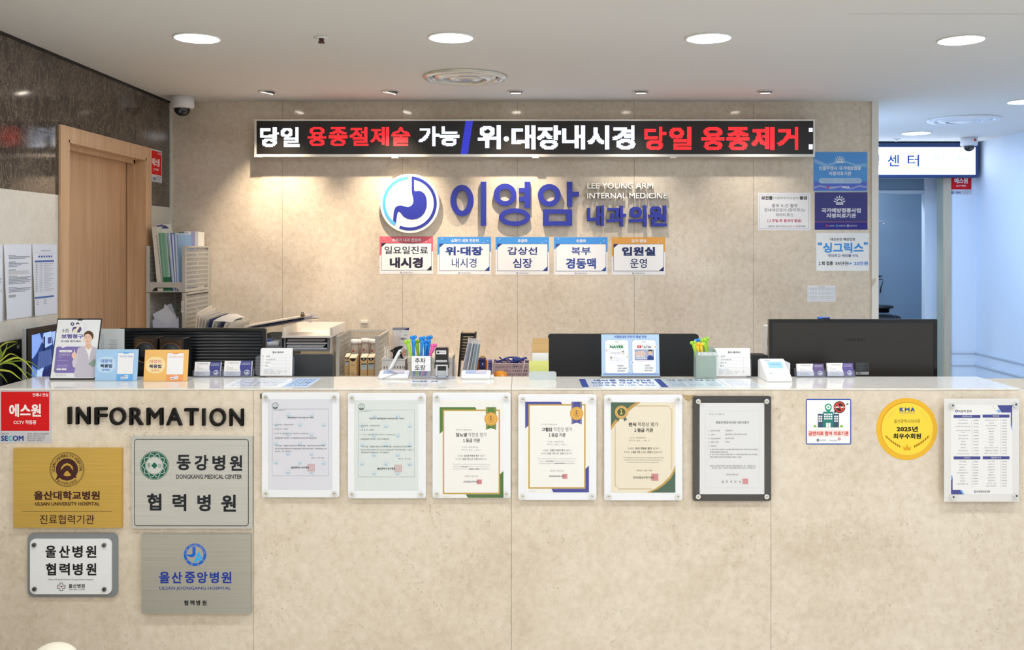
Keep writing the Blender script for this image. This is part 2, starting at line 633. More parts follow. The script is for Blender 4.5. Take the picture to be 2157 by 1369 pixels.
# corridor on the right: end wall with an opening, side wall with rails, room behind
YE, XR = 7.46, 3.57
OX0, OX1, OZ = 2.45, WX(1986, YE), 2.11
b = MB()
for (x0, x1, z0, z1) in ((1.0, OX0, 0, CEIL), (OX1, XR, 0, CEIL), (OX0, OX1, OZ, CEIL)):
    b.box(x0, x1, YE, YE + 0.1, z0, z1, PALE)
b.build('wall_end', kind='structure')
b = MB(); b.box(XR, XR + 0.12, -3.6, 10.2, 0, CEIL, PALE); b.build('wall_right', kind='structure')
b = MB(); b.box(1.0, 3.9, 10.1, 10.2, 0, CEIL, PALE); b.build('wall_far', kind='structure')
b = MB(); b.box(1.88, 1.968, YB + 0.165, YE, 0, CEIL, PALE); b.build('wall_corridor', kind='structure')
for i, z in enumerate((0.74, 0.645)):
    b = MB()
    b.rbox(XR - 0.012, XR - 0.0005, 2.0, YE - 0.001, z - 0.011, z + 0.011, 0.005, M('#cbd4e0', 0.5))
    b.rbox(OX1 + 0.065, XR - 0.012, YE - 0.012, YE - 0.0005, z - 0.011, z + 0.011, 0.005, M('#cbd4e0', 0.5))
    b.build('trim_%d' % (4 + i), kind='structure')
dr = thing('door_2', 'grey oak door frame of the opening under the lit sign', 'door', (OX1, YE, 0), kind='structure')
b = MB()
b.box(OX1, OX1 + 0.06, YE - 0.014, YE - 0.0005, 0, OZ + 0.06, GREYWOOD)
b.box(OX0 - 0.06, OX0, YE - 0.014, YE - 0.0005, 0, OZ + 0.06, GREYWOOD)
b.box(OX0, OX1, YE - 0.014, YE - 0.0005, OZ, OZ + 0.06, GREYWOOD)
b.box(OX1 - 0.004, OX1, YE - 0.01, YE + 0.1, 0, OZ, M('#a9ab9a', 0.5))
b.box(OX0, OX0 + 0.004, YE - 0.01, YE + 0.1, 0, OZ, GREYWOOD)
b.build('door_frame', dr)
# stub wall, beam and rear wall of the room beyond
b = MB(); b.box(WX(1948, 7.7), XR - 0.001, 7.7, 7.76, 0, CEIL, M('#d5dde6', 0.6)); b.build('wall_stub', kind='structure')
BLUEW = M('#7d92a6', 0.7, name='blue_grey_wall')
b = MB(); b.box(1.97, XR - 0.001, 8.40, 8.48, 0, CEIL, BLUEW); b.build('wall_room', kind='structure')
b = MB(); b.box(1.97, WX(1948, 7.7) - 0.001, 7.72, 7.8, WZ(401, 7.72), CEIL, BLUEW); b.box(1.97, WX(1948, 7.7) - 0.001, 7.71, 7.8, WZ(408, 7.72), WZ(401, 7.72), M('#b9c8d2', 0.4)); b.build('trim_6', kind='structure')
# hairline of an access panel in the ceiling
b = MB(); b.box(1.15, 3.5, 3.336, 3.340, CEIL - 0.0012, CEIL - 0.0002, M('#cfccc6', 0.8)); b.build('trim_7', kind='structure')

# ------------------------------------------------------------------ ceiling fittings
LAMP = M('#f6f9ff', 0.5, emit=46.0, name='lit_diffuser')
LAMPB = M('#a9ccff', 0.5, emit=44.0, name='lit_diffuser_blue')
HZ = CEIL - EZ


def cpos(px, py):
    Y = HZ * F / (CY - py)
    return Vector((WX(px, Y), Y, CEIL))


def downlight(px, py, r, label, lamp=LAMP):
    p = cpos(px, py)
    t = thing('downlight', label, 'downlight', p, 'round recessed downlights')
    b = MB(); b.lathe([(r * 1.02, -0.0005), (r * 1.12, -0.0005), (r * 1.12, -0.004), (r * 1.02, -0.006), (r * 1.02, -0.0005)], WHITE, at(p), 40); b.build('trim_ring', t)
    b = MB(); b.lathe([(0.0001, -0.003), (r * 1.0, -0.003), (r * 1.0, -0.0008)], lamp, at(p), 40, False); b.build('diffuser', t)
    return t


for px, py, lb in ((415, 79, 'big bright downlight nearest the dark marble wall'), (950, 78, 'big bright downlight in front of the round air diffuser'),
                   (1493, 79, 'big bright downlight above the right half of the counter'), (2025, 83, 'big bright downlight at the upper right, over the counter end')):
    downlight(px, py, 0.082, lb)
downlight(2160, 213, 0.088, 'downlight cut off by the right edge of the photo', LAMPB)
downlight(1930, 280, 0.093, 'downlight in the corridor just before the lit sign', LAMPB)
WARM, WARM2 = (1.0, 0.82, 0.62), (1.0, 0.93, 0.83)
SP = [(563, 'first small spotlight from the left, near the dome camera', WARM, 33, -14), (822, 'second small spotlight from the left', WARM, 33, -12),
      (1085, 'middle small spotlight, nearest the air diffuser', WARM, 26, 0), (1349, 'fourth small spotlight from the left', WARM2, 11, 0), (1611, 'small spotlight farthest right, near the white wall end', WARM2, 9, 0)]
for px, lb, colr, pw, yaw in SP:
    p = cpos(px, 192)
    t = thing('spotlight', lb, 'spotlight', p, 'small tilting spotlights along the marble wall')
    b = MB(); b.lathe([(0.036, -0.0005), (0.047, -0.0005), (0.047, -0.003), (0.038, -0.005), (0.036, -0.0005)], M('#d8d6d2', 0.4), at(p), 28); b.build('trim_ring', t)
    b = MB()
    T = at(p + Vector((0.004, 0, -0.006)), 0, 0.12, 0.25 if px < 900 else 0.0)
    b.lathe([(0.0001, -0.004), (0.028, -0.004), (0.034, 0.0), (0.034, 0.006)], M('#8f8a84', 0.3, 0.6), T, 24); b.build('housing', t)
    b = MB(); b.lathe([(0.0001, -0.0052), (0.026, -0.0052), (0.026, -0.0042)], M('#fff3e0', 0.5, emit=14.0 if px < 1200 else 8.0), T, 24, False); b.build('lamp', t)
    spot('wall_spot', p + Vector((0, 0, -0.02)), (p.x + 0.02 * yaw * 0.1, YB + 0.02, 1.35), pw, colr, 74, 0.9, 0.012)


def diffuser(px, py, r, label, silver):
    p = cpos(px, py)
    t = thing('air_diffuser', label, 'air vent', p, 'round ceiling air diffusers')
    m = M('#dedbd0', 0.22, 0.35) if silver else M('#e3e6ea', 0.35)
    b = MB(); b.lathe([(r * .78, -0.0005), (r, -0.0005), (r, -0.006), (r * .96, -0.013), (r * .86, -0.015), (r * .78, -0.008), (r * .78, -0.0005)], m, at(p), 48); b.build('outer_ring', t)
    b = MB(); b.lathe([(r * .52, -0.001), (r * .74, -0.001), (r * .74, -0.004), (r * .66, -0.014), (r * .52, -0.02), (r * .48, -0.016), (r * .52, -0.001)], m, at(p), 48); b.build('middle_ring', t)
    b = MB(); b.lathe([(0.0001, -0.001), (r * .42, -0.001), (r * .44, -0.012), (r * .3, -0.02), (0.0001, -0.022)], m, at(p), 48); b.build('inner_cone', t)


diffuser(980, 161, 0.203, 'round ceramic looking air diffuser above the LED board', True)
diffuser(2030, 251, 0.218, 'round white air diffuser at the mouth of the corridor', False)
p = cpos(677, 78)
t = thing('sprinkler', 'small ceiling sprinkler with a dark red bulb left of the diffuser', 'sprinkler', p)
b = MB(); b.lathe([(0.0001, -0.0005), (0.028, -0.0005), (0.03, -0.003), (0.012, -0.006), (0.0001, -0.006)], WHITE, at(p), 24); b.build('escutcheon', t)
b = MB(); b.lathe([(0.010, -0.006), (0.010, -0.018), (0.013, -0.02), (0.013, -0.024), (0.0001, -0.024)], M('#4a2522', 0.4), at(p), 16); b.build('head', t)
p = cpos(1888, 293)
t = thing('smoke_detector', 'tiny white sprinkler plate in the corridor beside the lit sign', 'sprinkler', p)
b = MB(); b.lathe([(0.0001, -0.0005), (0.034, -0.0005), (0.032, -0.006), (0.008, -0.008), (0.006, -0.02), (0.0001, -0.02)], WHITE, at(p), 24); b.build('plate', t)


def dome_camera(p, r, label, badge):
    t = thing('dome_camera', label, 'security camera', p, 'dome cameras on the ceiling')
    b = MB(); b.lathe([(r * .9, -0.0005), (r, -0.0005), (r, -r * .9), (r * .93, -r * 1.02), (r * .7, -r * 1.06), (0.0001, -r * 1.06)], M('#e6e4e6', 0.35), at(p), 36); b.build('housing', t)
    b = MB()
    b.lathe([(r * .68, -r * 1.05)] + [(r * .68 * math.cos(a), -r * 1.12 - r * .62 * math.sin(a)) for a in (0, .3, .6, .9, 1.2, 1.4)] + [(0.0001, -r * 1.74)], M('#1b1c20', 0.06, 0, 0.7), at(p), 36)
    b.build('dome', t)
    b = MB(); b.lathe([(0.0001, -0.006), (r * .12, -0.004), (r * .16, 0)], M('#5a5c66', 0.2), at(p + Vector((0, -r * .62, -r * 1.38)), 0, -1.1), 16); b.build('lens', t)
    if badge:
        b = MB(); b.box(-r * .15, r * .15, -0.001, 0.001, -r * .15, r * .15, M('#cf2f35', 0.4), at(p + Vector((r * .3, -r * .985, -r * .4)), 0.3)); b.build('badge', t)


dome_camera(Vector((WX(384, 5.17), 5.17, CEIL)), 0.062, 'white dome camera in the corner by the dark marble', False)
dome_camera(Vector((WX(2041, 7.1), 7.1, CEIL)), 0.06, 'white dome camera with a red badge before the lit sign', True)

# unseen lights added to brighten the corridor and the room beyond
area('corridor_fill_light', (2.35, 6.2, CEIL - 0.006), 0.18, 12.0, (0.62, 0.79, 1.0))
area('room_fill_light', (2.7, 8.05, CEIL - 0.006), 0.18, 6.5, (0.72, 0.86, 1.0))
area('corridor_fill_light', (2.85, 3.4, CEIL - 0.006), 0.18, 5.5, (0.72, 0.85, 1.0))

# ------------------------------------------------------------------ printing helpers
def zt(T, ox, oy, sc):
    """coordinates read off an enlargement: origin (ox, oy), sc enlarged pixels per pixel"""
    return lambda p: T((ox + p[0] / sc, oy + p[1] / sc, p[2]))


def lines(mb, T, rows, m, h=0.0008, bold=0.0):
    for r in rows:
        mb.text(r[0], r[1], r[2], r[3], r[4], r[5] if len(r) > 5 else m, T, h, r[6] if len(r) > 6 else bold)


def ring_text(mb, T, body, cx, cy, r, a0, a1, size, m, h=0.0008, inside=False, bold=0.0):
    """lettering round a circle from angle a0 to a1 (degrees, counter-clockwise, y down); inside=True reads along the bottom"""
    n = len(body)
    for i, ch in enumerate(body):
        if ch == ' ':
            continue
        a = math.radians(a0 + (a1 - a0) * (i + 0.5) / n)
        vs, fs = glyphs(ch, bold)
        mid = (vs[:, 0].min() + vs[:, 0].max()) / 2
        ux, uy = (math.sin(a), math.cos(a)) if not inside else (-math.sin(a), -math.cos(a))     # reading direction
        vx, vy = (math.cos(a), -math.sin(a)) if not inside else (-math.cos(a), math.sin(a))     # letter up
        bx, by = cx + r * math.cos(a), cy - r * math.sin(a)
        P = [(bx + (v[0] - mid) * size * ux + v[1] * size * vx, by + (v[0] - mid) * size * uy + v[1] * size * vy, h + v[2] * 4e-5) for v in vs]
        mb.add(P, fs, m, T)


NAVY, INK, GREY, RED = ink('#2e3490'), ink('#1c1c1f'), ink('#6d7076'), ink('#cf1f2b')
WHT = paper('#f1f2f4')

# ------------------------------------------------------------------ reception counter
rc = thing('reception_counter', 'long cream marble reception counter with a polished pale top', 'reception counter', (0, YF + 0.14, 0))
CL, CR, YK = -1.735, 1.63, 3.397
ps = [CL, WX(534, YF), WX(1077, YF), WX(1624, YF), 1.80]
for i in range(4):
    b = MB(); b.box(ps[i] + 0.0006, ps[i + 1] - 0.0006, YF, YF + 0.02, 0, TOPZ - 0.0065, MARBLE_F); b.build('front_panel', rc)
xj = WX(1077, YF)
for x0, x1 in ((CL, xj - 0.0004), (xj + 0.0004, CR)):
    b = MB(); b.rbox(x0, x1, YF - 0.002, YK, TOPZ - 0.006, TOPZ, 0.0012, MARBLE_T); b.build('counter_top', rc)
b = MB(); b.box(CL, 1.80, YF + 0.021, YK - 0.006, 0, TOPZ - 0.0065, M('#b9ac96', 0.6)); b.build('body', rc)
b = MB(); b.box(CL + 0.02, 1.60, YK - 0.005, 4.05, 0.72, 0.75, M('#d9d4ca', 0.4)); b.build('work_surface', rc)

T = plane(YF - 0.0004)
b = MB(); b.prism([[(1437, 831), (1452, 832.5), (1466, 831.5), (1463, 838), (1456, 842), (1451, 846), (1444, 842), (1440, 838)]], 0, 0.0002, M('#b9a078', 0.8, bump=0.8, bscale=300), T); b.build('chipped_edge', rc, label='rough chipped patch of stone')
b = MB(); b.prism([[(547.5, 830), (552, 828.5), (552, 840.5), (549, 840), (547.5, 836)]], 0, 0.0002, M('#5e574e', 0.8), T); b.build('chipped_edge', rc, label='small dark chip in the stone')
# ------------------------------------------------------------------ lettering and plaques on the counter front
Z1 = (0, 800, 3.852)
T = plane(YF - 0.012)
INFO = [('I', 546, 574, 222, 360), ('N', 613, 724, 223, 362), ('F', 764, 862, 226, 364), ('O', 886, 1014, 226, 369), ('R', 1048, 1156, 229, 368), ('M', 1187, 1318, 230, 369),
        ('A', 1346, 1473, 231, 371), ('T', 1494, 1606, 234, 372), ('I', 1637, 1661, 235, 373), ('O', 1698, 1827, 233, 378), ('N', 1860, 1972, 237, 375)]
t = thing('lettering_sign', 'black raised capital letters INFORMATION on the cream counter front', 'sign', T((328, 900, -0.012)))
BLK = M('#0a090a', 0.4, 0, 0.25)
for ch, x0, x1, y0, y1 in INFO:
    b = MB(); b.text(ch, x0, y0, x1, y1, BLK, zt(T, *Z1), -0.0118, 0.012 if ch != 'I' else 0.0, 0.0, res=6); b.build('letter', t)


def security_sticker(T, label):
    b = MB()
    b.slab(0, 78, 418, 513, -0.0004, 0, M('#c9c9cf', 0.4), T)
    b.rect(9, 96, 400, 414, ink('#d60a12'), T, 0.0003)
    w = ink('#fbf3f1')
    lines(b, T, [('에스원', 75, 195, 333, 300, w, 0.03), ('CCTV 작동중', 110, 327, 295, 361, w, 0.015), ('언제나 안심', 265, 108, 391, 136, w, 0.02)], w, 0.0006)
    for s_, c, x0, x1 in (('SE', '#1b3f87', 9, 66), ('C', '#31c0c4', 70, 100), ('OM', '#1b3f87', 103, 192)):
        b.text(s_, x0, 452, x1, 496, ink(c), T, 0.0005, 0.03)
    g = ink('#5d6068')
    lines(b, T, [('SINCE 1977', 10, 431, 70, 443), ('설치목적 : 시설안전, 화재 및 범죄예방 등', 222, 432, 398, 446), ('촬영범위 : 건물 내 외부, 주차장 등', 222, 450, 368, 464),
                 ('촬영시간 : 24시간 연속촬영 및 녹화', 222, 468, 366, 482), ('책임자/연락처 : (병원원장)', 222, 486, 345, 500)], g, 0.0005)
    return b.build('security_sticker', label=label, cat='sticker', group='red security stickers')


security_sticker(zt(plane(YF - 0.0007), *Z1), 'red and grey security sticker on the left end of the counter front')
O = Vector((XL + 0.0009, 5.054, 2.09))
sc = 0.168 / 418
security_sticker(frame(O + Vector((0, 0, 78 * sc)), (0, 1, 0), (0, 0, 1), sc), 'red security sticker on dark marble, half behind the oak door casing')
sc = 46 / 418
security_sticker(zt(plane(YE - 0.0007), 2002, 362 - 78 * sc, 1 / sc), 'red security sticker hanging below the lit corridor sign')

# brass plaque
Yp = YF - 0.016
T = plane(Yp)
G = zt(T, *Z1)
t = thing('wall_plaque', 'gold brushed brass hospital plaque with a dark brown round seal', 'plaque', T((142, 1111, -0.016)))
b = MB(); b.slab(27.8, 944.5, 255.7, 1111.5, -0.0158, 0, GOLD, T); b.build('plate', t)
b = MB()
BR = ink('#43201f')
b.ring(544, 727, 137, 140, BR, G, 0.0004); b.ring(544, 727, 131, 133, BR, G, 0.0004)
ring_text(b, G, 'ULSAN UNIVERSITY HOSPITAL', 544, 727, 101, 190, -10, 33, BR, 0.0005, bold=0.01)
ring_text(b, G, '울산대학교병원', 544, 727, 125, 228, 312, 27, BR, 0.0005, True)
b.prism([ell(543, 727, 90, 90, 48)], 0.0003, 0.0003, BR, G)
gd = ink('#c79d42')
b.prism([[(492, 735), (500, 705), (520, 684), (545, 675), (570, 684), (590, 705), (596, 735), (583, 722), (568, 700), (545, 692), (522, 702), (505, 722)]], 0.0005, 0.0005, gd, G)
b.prism([[(515, 772), (528, 750), (546, 735), (562, 752), (580, 775), (560, 781), (545, 783), (528, 780)]], 0.0005, 0.0005, gd, G)
b.prism([[(447, 818), (470, 770), (500, 768), (478, 800)]], 0.0004, 0.0004, BR, G)
b.prism([[(625, 795), (606, 770), (590, 772), (606, 796)]], 0.0004, 0.0004, BR, G)
b.build('seal', t)
b = MB()
lines(b, G, [('울산대학교병원', 276, 902, 810, 973, BR, 0.03), ('ULSAN UNIVERSITY HOSPITAL', 286, 992, 810, 1020, BR, 0.02), ('진료협력기관', 323, 1094, 766, 1170, BR, 0.004)], BR, 0.0005)
b.rect(180, 1064, 910, 1067, BR, G)
b.build('engraved_text', t)

# steel plaque with a green seal
Yp = YF - 0.011
T = plane(Yp)
G = zt(T, *Z1)
t = thing('wall_plaque', 'brushed steel hospital plaque with a green flower seal and thin black border', 'plaque', T((404, 1114, -0.011)))
b = MB(); b.slab(277.2, 919, 531.5, 1113.5, -0.0108, 0, STEEL, T); b.build('plate', t)
DK = ink('#20242a')
b = MB()
b.frame(1089, 480, 2018, 1186, 5, DK, G, 0.0004, 24)
b.build('border_line', t)
b = MB()
for row in [('동', 1434, 608, 1547, 733), ('강', 1580, 610, 1690, 735), ('병', 1724, 612, 1828, 736), ('원', 1864, 613, 1966, 738)]:
    b = MB(); lines(b, G, [row], DK, 0.0005, 0.028); b.build('printed_character', t)
b = MB()
b.text('DONGKANG MEDICAL CENTER', 1430, 768, 1963, 803, DK, G, 0.0005, 0.01)
b.build('printed_text', t)
b = MB()
for row in [('협', 1194, 922, 1310, 1060), ('력', 1400, 926, 1512, 1064), ('병', 1602, 930, 1710, 1066), ('원', 1796, 932, 1915, 1070)]:
    b = MB(); lines(b, G, [row], DK, 0.0005, 0.028); b.build('printed_character', t)
b = MB()
GR = ink('#14604c')
b.ring(1253, 695, 112, 116, GR, G, 0.0004)
b.prism([ell(1253, 695, 108, 108, 48)], 0.0003, 0.0003, GR, G)
PL = ink('#c9cdc8')
for k in range(10):
    a = math.radians(36 * k)
    pt = lambda r, d: (1253 + r * math.cos(a + d), 695 + r * math.sin(a + d))
    b.prism([[pt(104, 0), pt(96, .1), pt(90, .24), pt(76, .31), pt(70, .2), pt(70, -.2), pt(76, -.31), pt(90, -.24), pt(96, -.1)]], 0.0005, 0.0005, PL, G)
    b.prism([[pt(97, 0), pt(91, .1), pt(86, .2), pt(74, .25), pt(70, .15), pt(70, -.15), pt(74, -.25), pt(86, -.2), pt(91, -.1)]], 0.0006, 0.0006, GR, G)
b.prism([ell(1253, 695, 74, 74, 40)], 0.0007, 0.0007, PL, G)
b.ring(1253, 695, 68, 71, GR, G, 0.0008)
b.rect(1232, 685, 1275, 705, GR, G, 0.0009); b.rect(1243, 673, 1264, 717, GR, G, 0.001)
lines(b, G, [('동', 1195, 677, 1223, 711), ('강', 1282, 679, 1310, 712)], DK, 0.0009)
b.build('seal', t)

# white plaque on a grey rounded board
Z2 = (20, 1100, 3.994)
T = plane(YF - 0.014)
G = zt(T, *Z2)
t = thing('wall_plaque', 'white rounded plaque with four screws on a grey rounded board', 'plaque', T((151, 1259, -0.014)))
b = MB(); b.slab(55.8, 1124.5, 245.8, 1259, -0.0138, -0.006, M('#83888a', 0.4), T, 13); b.build('backing_board', t)
b = MB(); b.slab(172, 141, 858, 605, -0.0055, 0, M('#eef0f2', 0.3), G, 44); b.build('plate', t)
for x, y in ((210, 189), (798, 191), (213, 560), (800, 562)):
    b = MB(); b.prism([ell(x, y, 19, 19, 20)], 0.0002, 0.005, M('#8f9496', 0.25, 0.8), G); b.prism([ell(x, y, 9, 9, 12)], 0.0052, 0.0056, M('#4d5356', 0.3, 0.8), G); b.build('screw', t)
b = MB()
for i, (x0, x1) in enumerate(((303, 392), (418, 508), (530, 616), (643, 731))):
    b = MB(); b.text('울산병원'[i], x0, 196, x1, 298, INK, G, 0.0005, 0.026); b.build('printed_character', t)
    b = MB(); b.text('협력병원'[i], x0 + 3, 344, x1, 446, INK, G, 0.0005, 0.026); b.build('printed_character', t)
b = MB()
b.text('Ulsan Medical Center Cooperative hospital', 327, 472, 706, 492, GREY, G)
b.text('울산병원', 498, 518, 635, 553, INK, G, 0.0006, 0.015)
b.text('ULSAN MEDICAL CENTER', 501, 560, 634, 570, GREY, G)
cr = [(423, 508), (450, 508), (450, 527), (470, 527), (470, 558), (450, 558), (450, 578), (423, 578), (423, 558), (402, 558), (402, 527), (423, 527)]
cr2 = [(427, 512), (446, 512), (446, 531), (466, 531), (466, 554), (446, 554), (446, 574), (427, 574), (427, 554), (406, 554), (406, 531), (427, 531)]
b.prism([cr, cr2], 0.0006, 0.0006, INK, G)
b.rect(408, 540, 466, 543, ink('#d77a7a'), G, 0.0007); b.prism([[(425, 545), (434, 533), (442, 547), (447, 538), (440, 550), (433, 540)]], 0.0008, 0.0008, ink('#d77a7a'), G)
b.build('printed_text', t)

# steel plaque with a blue seal
Yp = YF - 0.02
T = plane(Yp)
G = zt(T, *Z2)
t = thing('wall_plaque', 'brushed steel hospital plaque with a round blue seal and blue lettering', 'plaque', T((413, 1293, -0.02)))
b = MB(); b.slab(298, 1126.5, 527.8, 1292.6, -0.0198, 0, STEELV, T); b.build('plate', t)
b = MB()
B1, B2, B3 = ink('#1763cf'), ink('#1fb0ff'), ink('#1f3c9e')
b.ring(1561, 273, 72, 94, B1, G, 0.0004)
sl = ink('#b9bab2')
ring_text(b, G, 'ULSAN JOONGANG HOSPITAL', 1561, 273, 76, 178, 2, 17, sl, 0.0006)
ring_text(b, G, '울 중 앙 원', 1561, 273, 90, 205, 335, 19, sl, 0.0006, True)
b.prism([[(1540, 207), (1565, 207), (1565, 268), (1557, 284), (1540, 294), (1515, 291), (1497, 281), (1494, 268), (1512, 272), (1528, 271), (1538, 264), (1540, 255)]], 0.0005, 0.0005, B1, G)
b.prism([[(1588, 245), (1610, 285), (1622, 298), (1612, 314), (1590, 280), (1572, 336), (1552, 340)]], 0.0005, 0.0005, B2, G)
b.prism([[(1577, 306), (1600, 303), (1612, 322), (1590, 326)]], 0.0006, 0.0006, B2, G)
b.build('seal', t)
b = MB()
for i, (x0, x1) in enumerate(((1260, 1348), (1365, 1452), (1475, 1562), (1578, 1666), (1686, 1762), (1782, 1868))):
    b = MB(); b.text('울산중앙병원'[i], x0, 416, x1, 512, B3, G, 0.0005, 0.025); b.build('printed_character', t)
b = MB()
sp_ = spans('ULSAN JOONGANG HOSPITAL', 1262, 1864)
b.build('printed_text', t)
b = MB()
b.text('ULSAN JOONGANG HOSPITAL', 1262, 542, 1864, 574, B3, G, 0.0005, 0.004)
b.build('printed_text', t)
b = MB()
for i, (x0, x1) in enumerate(((1469, 1504), (1521, 1556), (1571, 1604), (1622, 1658))):
    b = MB(); b.text('협력병원'[i], x0, 656, x1, 698, INK, G, 0.0005, 0.025); b.build('printed_character', t)

# ------------------------------------------------------------------ six certificates behind acrylic
FROST = M('#f2f5fa', 0.18, 0, 0.5, name='white_acrylic')
COVER = clear('cover_acrylic', '#ffffff', 0.0, 0.03, fixed=0.035)


def standoff(mb, T, x, y, r, h0, h1):
    mb.prism([ell(x, y, r * .8, r * .8, 20)], h0, h1 - 0.004, CHROME, T)
    mb.prism([ell(x, y, r, r, 24)], h1 - 0.004, h1 - 0.0012, CHROME, T)
    mb.prism([ell(x, y, r * .8, r * .8, 24)], h1 - 0.0012, h1, CHROME, T)
    mb.rect(x - r * .55, y - r * .12, x + r * .55, y + r * .12, M('#a19c92', 0.4, 0.4), T, h1 + 0.0003)
    mb.rect(x - r * .1, y - r * .5, x + r * .1, y + r * .5, M('#a19c92', 0.4, 0.4), T, h1 + 0.0002)


def certificate(rect, Zo, sheet, bg, label, draw, back=FROST, inset=9.5, screws=None):
    T = plane(YF - 0.014)
    G = zt(T, *Zo)
    x0, y0, x1, y1 = rect
    t = thing('framed_certificate', label, 'framed certificate', T(((x0 + x1) / 2, y1, -0.014)), 'certificates under acrylic on the counter front')
    b = MB(); b.slab(x0, y0, x1, y1, -0.004, -0.0008, back, T, 5); b.build('backing_plate', t)
    b = MB(); b.slab(*sheet, -0.0007, -0.0003, paper(bg), G); draw(b, G); b.build('certificate_sheet', t)
    b = MB(); b.slab(x0, y0, x1, y1, 0.0022, 0.0042, COVER, T, 5); b.build('cover', t)
    for x, y in (screws or ((x0 + inset, y0 + inset), (x1 - inset, y0 + inset), (x0 + inset, y1 - inset), (x1 - inset, y1 - inset))):
        b = MB(); standoff(b, T, x, y, 5.2, -0.0138, 0.010); b.build('standoff', t)
    return t


def swirl(b, G, x, y, r, h=0.0002):
    lb, db = ink('#cddfea'), ink('#b4d0e2')
    b.prism([arc(x, y, r * .86, r, -60, 200)], h, h, lb, G)
    b.prism([arc(x, y, r * .1, r * .95, 190, 360, 20)], h + .0001, h + .0001, db, G)
    b.prism([ell(x + r * .35, y - r * .05, r * .42, r * .42, 18)], h + .0002, h + .0002, lb, G)


def gov_sheet(dy, title, tx, rows, sign_xy):
    def draw(b, G0):
        G = lambda p: G0((p[0] + dy[0], p[1] + dy[1], p[2]))
        ln = ink('#9aa2a8')
        b.frame(237, 280, 887, 1053, 2.5, ln, G, 0.0001)
        for x, y in ((425, 350), (693, 350), (283, 460), (557, 462), (832, 463), (420, 572), (693, 573), (283, 680), (555, 682), (832, 683), (420, 795), (692, 796), (282, 897), (556, 898), (831, 902), (420, 1008), (691, 1010)):
            swirl(b, G, x, y, 27)
        gs = ink('#5d7f74')
        b.ring(273, 243, 32, 37, gs, G, 0.0003, 20); b.ring(273, 238, 14, 18, ink('#8fb0a2'), G, 0.0003, 16)
        b.prism([arc(273, 243, 22, 34, 215, 325, 12)], 0.0004, 0.0004, ink('#2d4a41'), G)
        k = ink('#4e5257')
        b.text('제 2023-예방접종-24호', 253, 288, 385, 300, ink('#85898e'), G, 0.0004)
        b.text(title, tx[0], 371, tx[1], 389, ink('#22252a'), G, 0.0005, 0.015)
        lines(b, G, rows, k, 0.0005)
        b.text('울산광역시 남구청장', 457, 944, 664, 969, ink('#2a2d31'), G, 0.0005, 0.02)
        rd = ink('#d59a95')
        x, y = sign_xy
        b.frame(x, y, x + 83, y + 84, 4, rd, G, 0.0004)
        for k2 in range(3):
            b.frame(x + 10 + 23 * k2, y + 10, x + 28 + 23 * k2, y + 40, 4, rd, G, 0.0004); b.frame(x + 10 + 23 * k2, y + 46, x + 28 + 23 * k2, y + 74, 4, rd, G, 0.0004)
    return draw


R1 = [('1. 의료기관명 :  이영암내과의원', 253, 454, 482, 470), ('2. 대  표  자 : 이영암', 253, 503, 417, 521), ('3. 소  재  지 : 울산광역시 남구 문수로 51, (신정동) 4층', 253, 556, 658, 574),
      ('4. 예방접종업무 위탁범위 : 국가예방접종사업 비용 상환 예방접종업무', 253, 607, 752, 626), ('위 기관을 「감염병의 예방 및 관리에 관한 법률」 제24조제1항 및 제25조제1항,', 283, 694, 848, 714),
      ('같은 법 시행령 제20조에 따라 예방접종업무 위탁계약을 체결한 「예방접종업무 위탁', 268, 731, 866, 748), ('의료기관」으로 지정합니다.', 268, 762, 462, 779), ('2023 년  1 월  12 일', 687, 836, 832, 853)]
R2 = [('1. 의료기관명 :  이영암내과의원', 253, 454, 482, 470), ('2. 대  표  자 : 이영암', 253, 503, 417, 521), ('3. 소  재  지 : 울산광역시 남구 문수로 51, (신정동) 4층', 253, 556, 658, 574),
      ('4. 예방접종업무 위탁범위 : 코로나19 예방접종', 253, 607, 590, 626), ('위 기관을 「감염병의 예방 및 관리에 관한 법률」 제24조제1항 및 제25조제1항,', 283, 694, 848, 714),
      ('같은 법 시행령 제20조에 따라 코로나19 예방접종업무 위탁계약을 체결한 「코로나19', 268, 731, 876, 748), ('예방접종업무 위탁의료기관」으로 지정합니다.', 268, 762, 598, 779), ('2023 년  1 월  12 일', 697, 834, 838, 851)]
certificate((551.5, 826.8, 714.6, 1047.6), (530, 810, 5.476), (190, 168, 930, 1212), '#dfe0ea', 'white acrylic framed pale lilac certificate, first from the left, nearest the INFORMATION letters',
            gov_sheet((0, 0), '예방접종업무 위탁 의료기관 지정서', (415, 717), R1, (645, 914)))
certificate((732.7, 828, 897, 1049.5), (530, 810, 5.476), (1184, 180, 1922, 1222), '#dde5e4', 'white acrylic framed pale green certificate with blue swirls, second from the left',
            gov_sheet((993, 12), '「코로나19 예방접종업무 위탁의료기관」지정서', (362, 765), R2, (654, 914)))


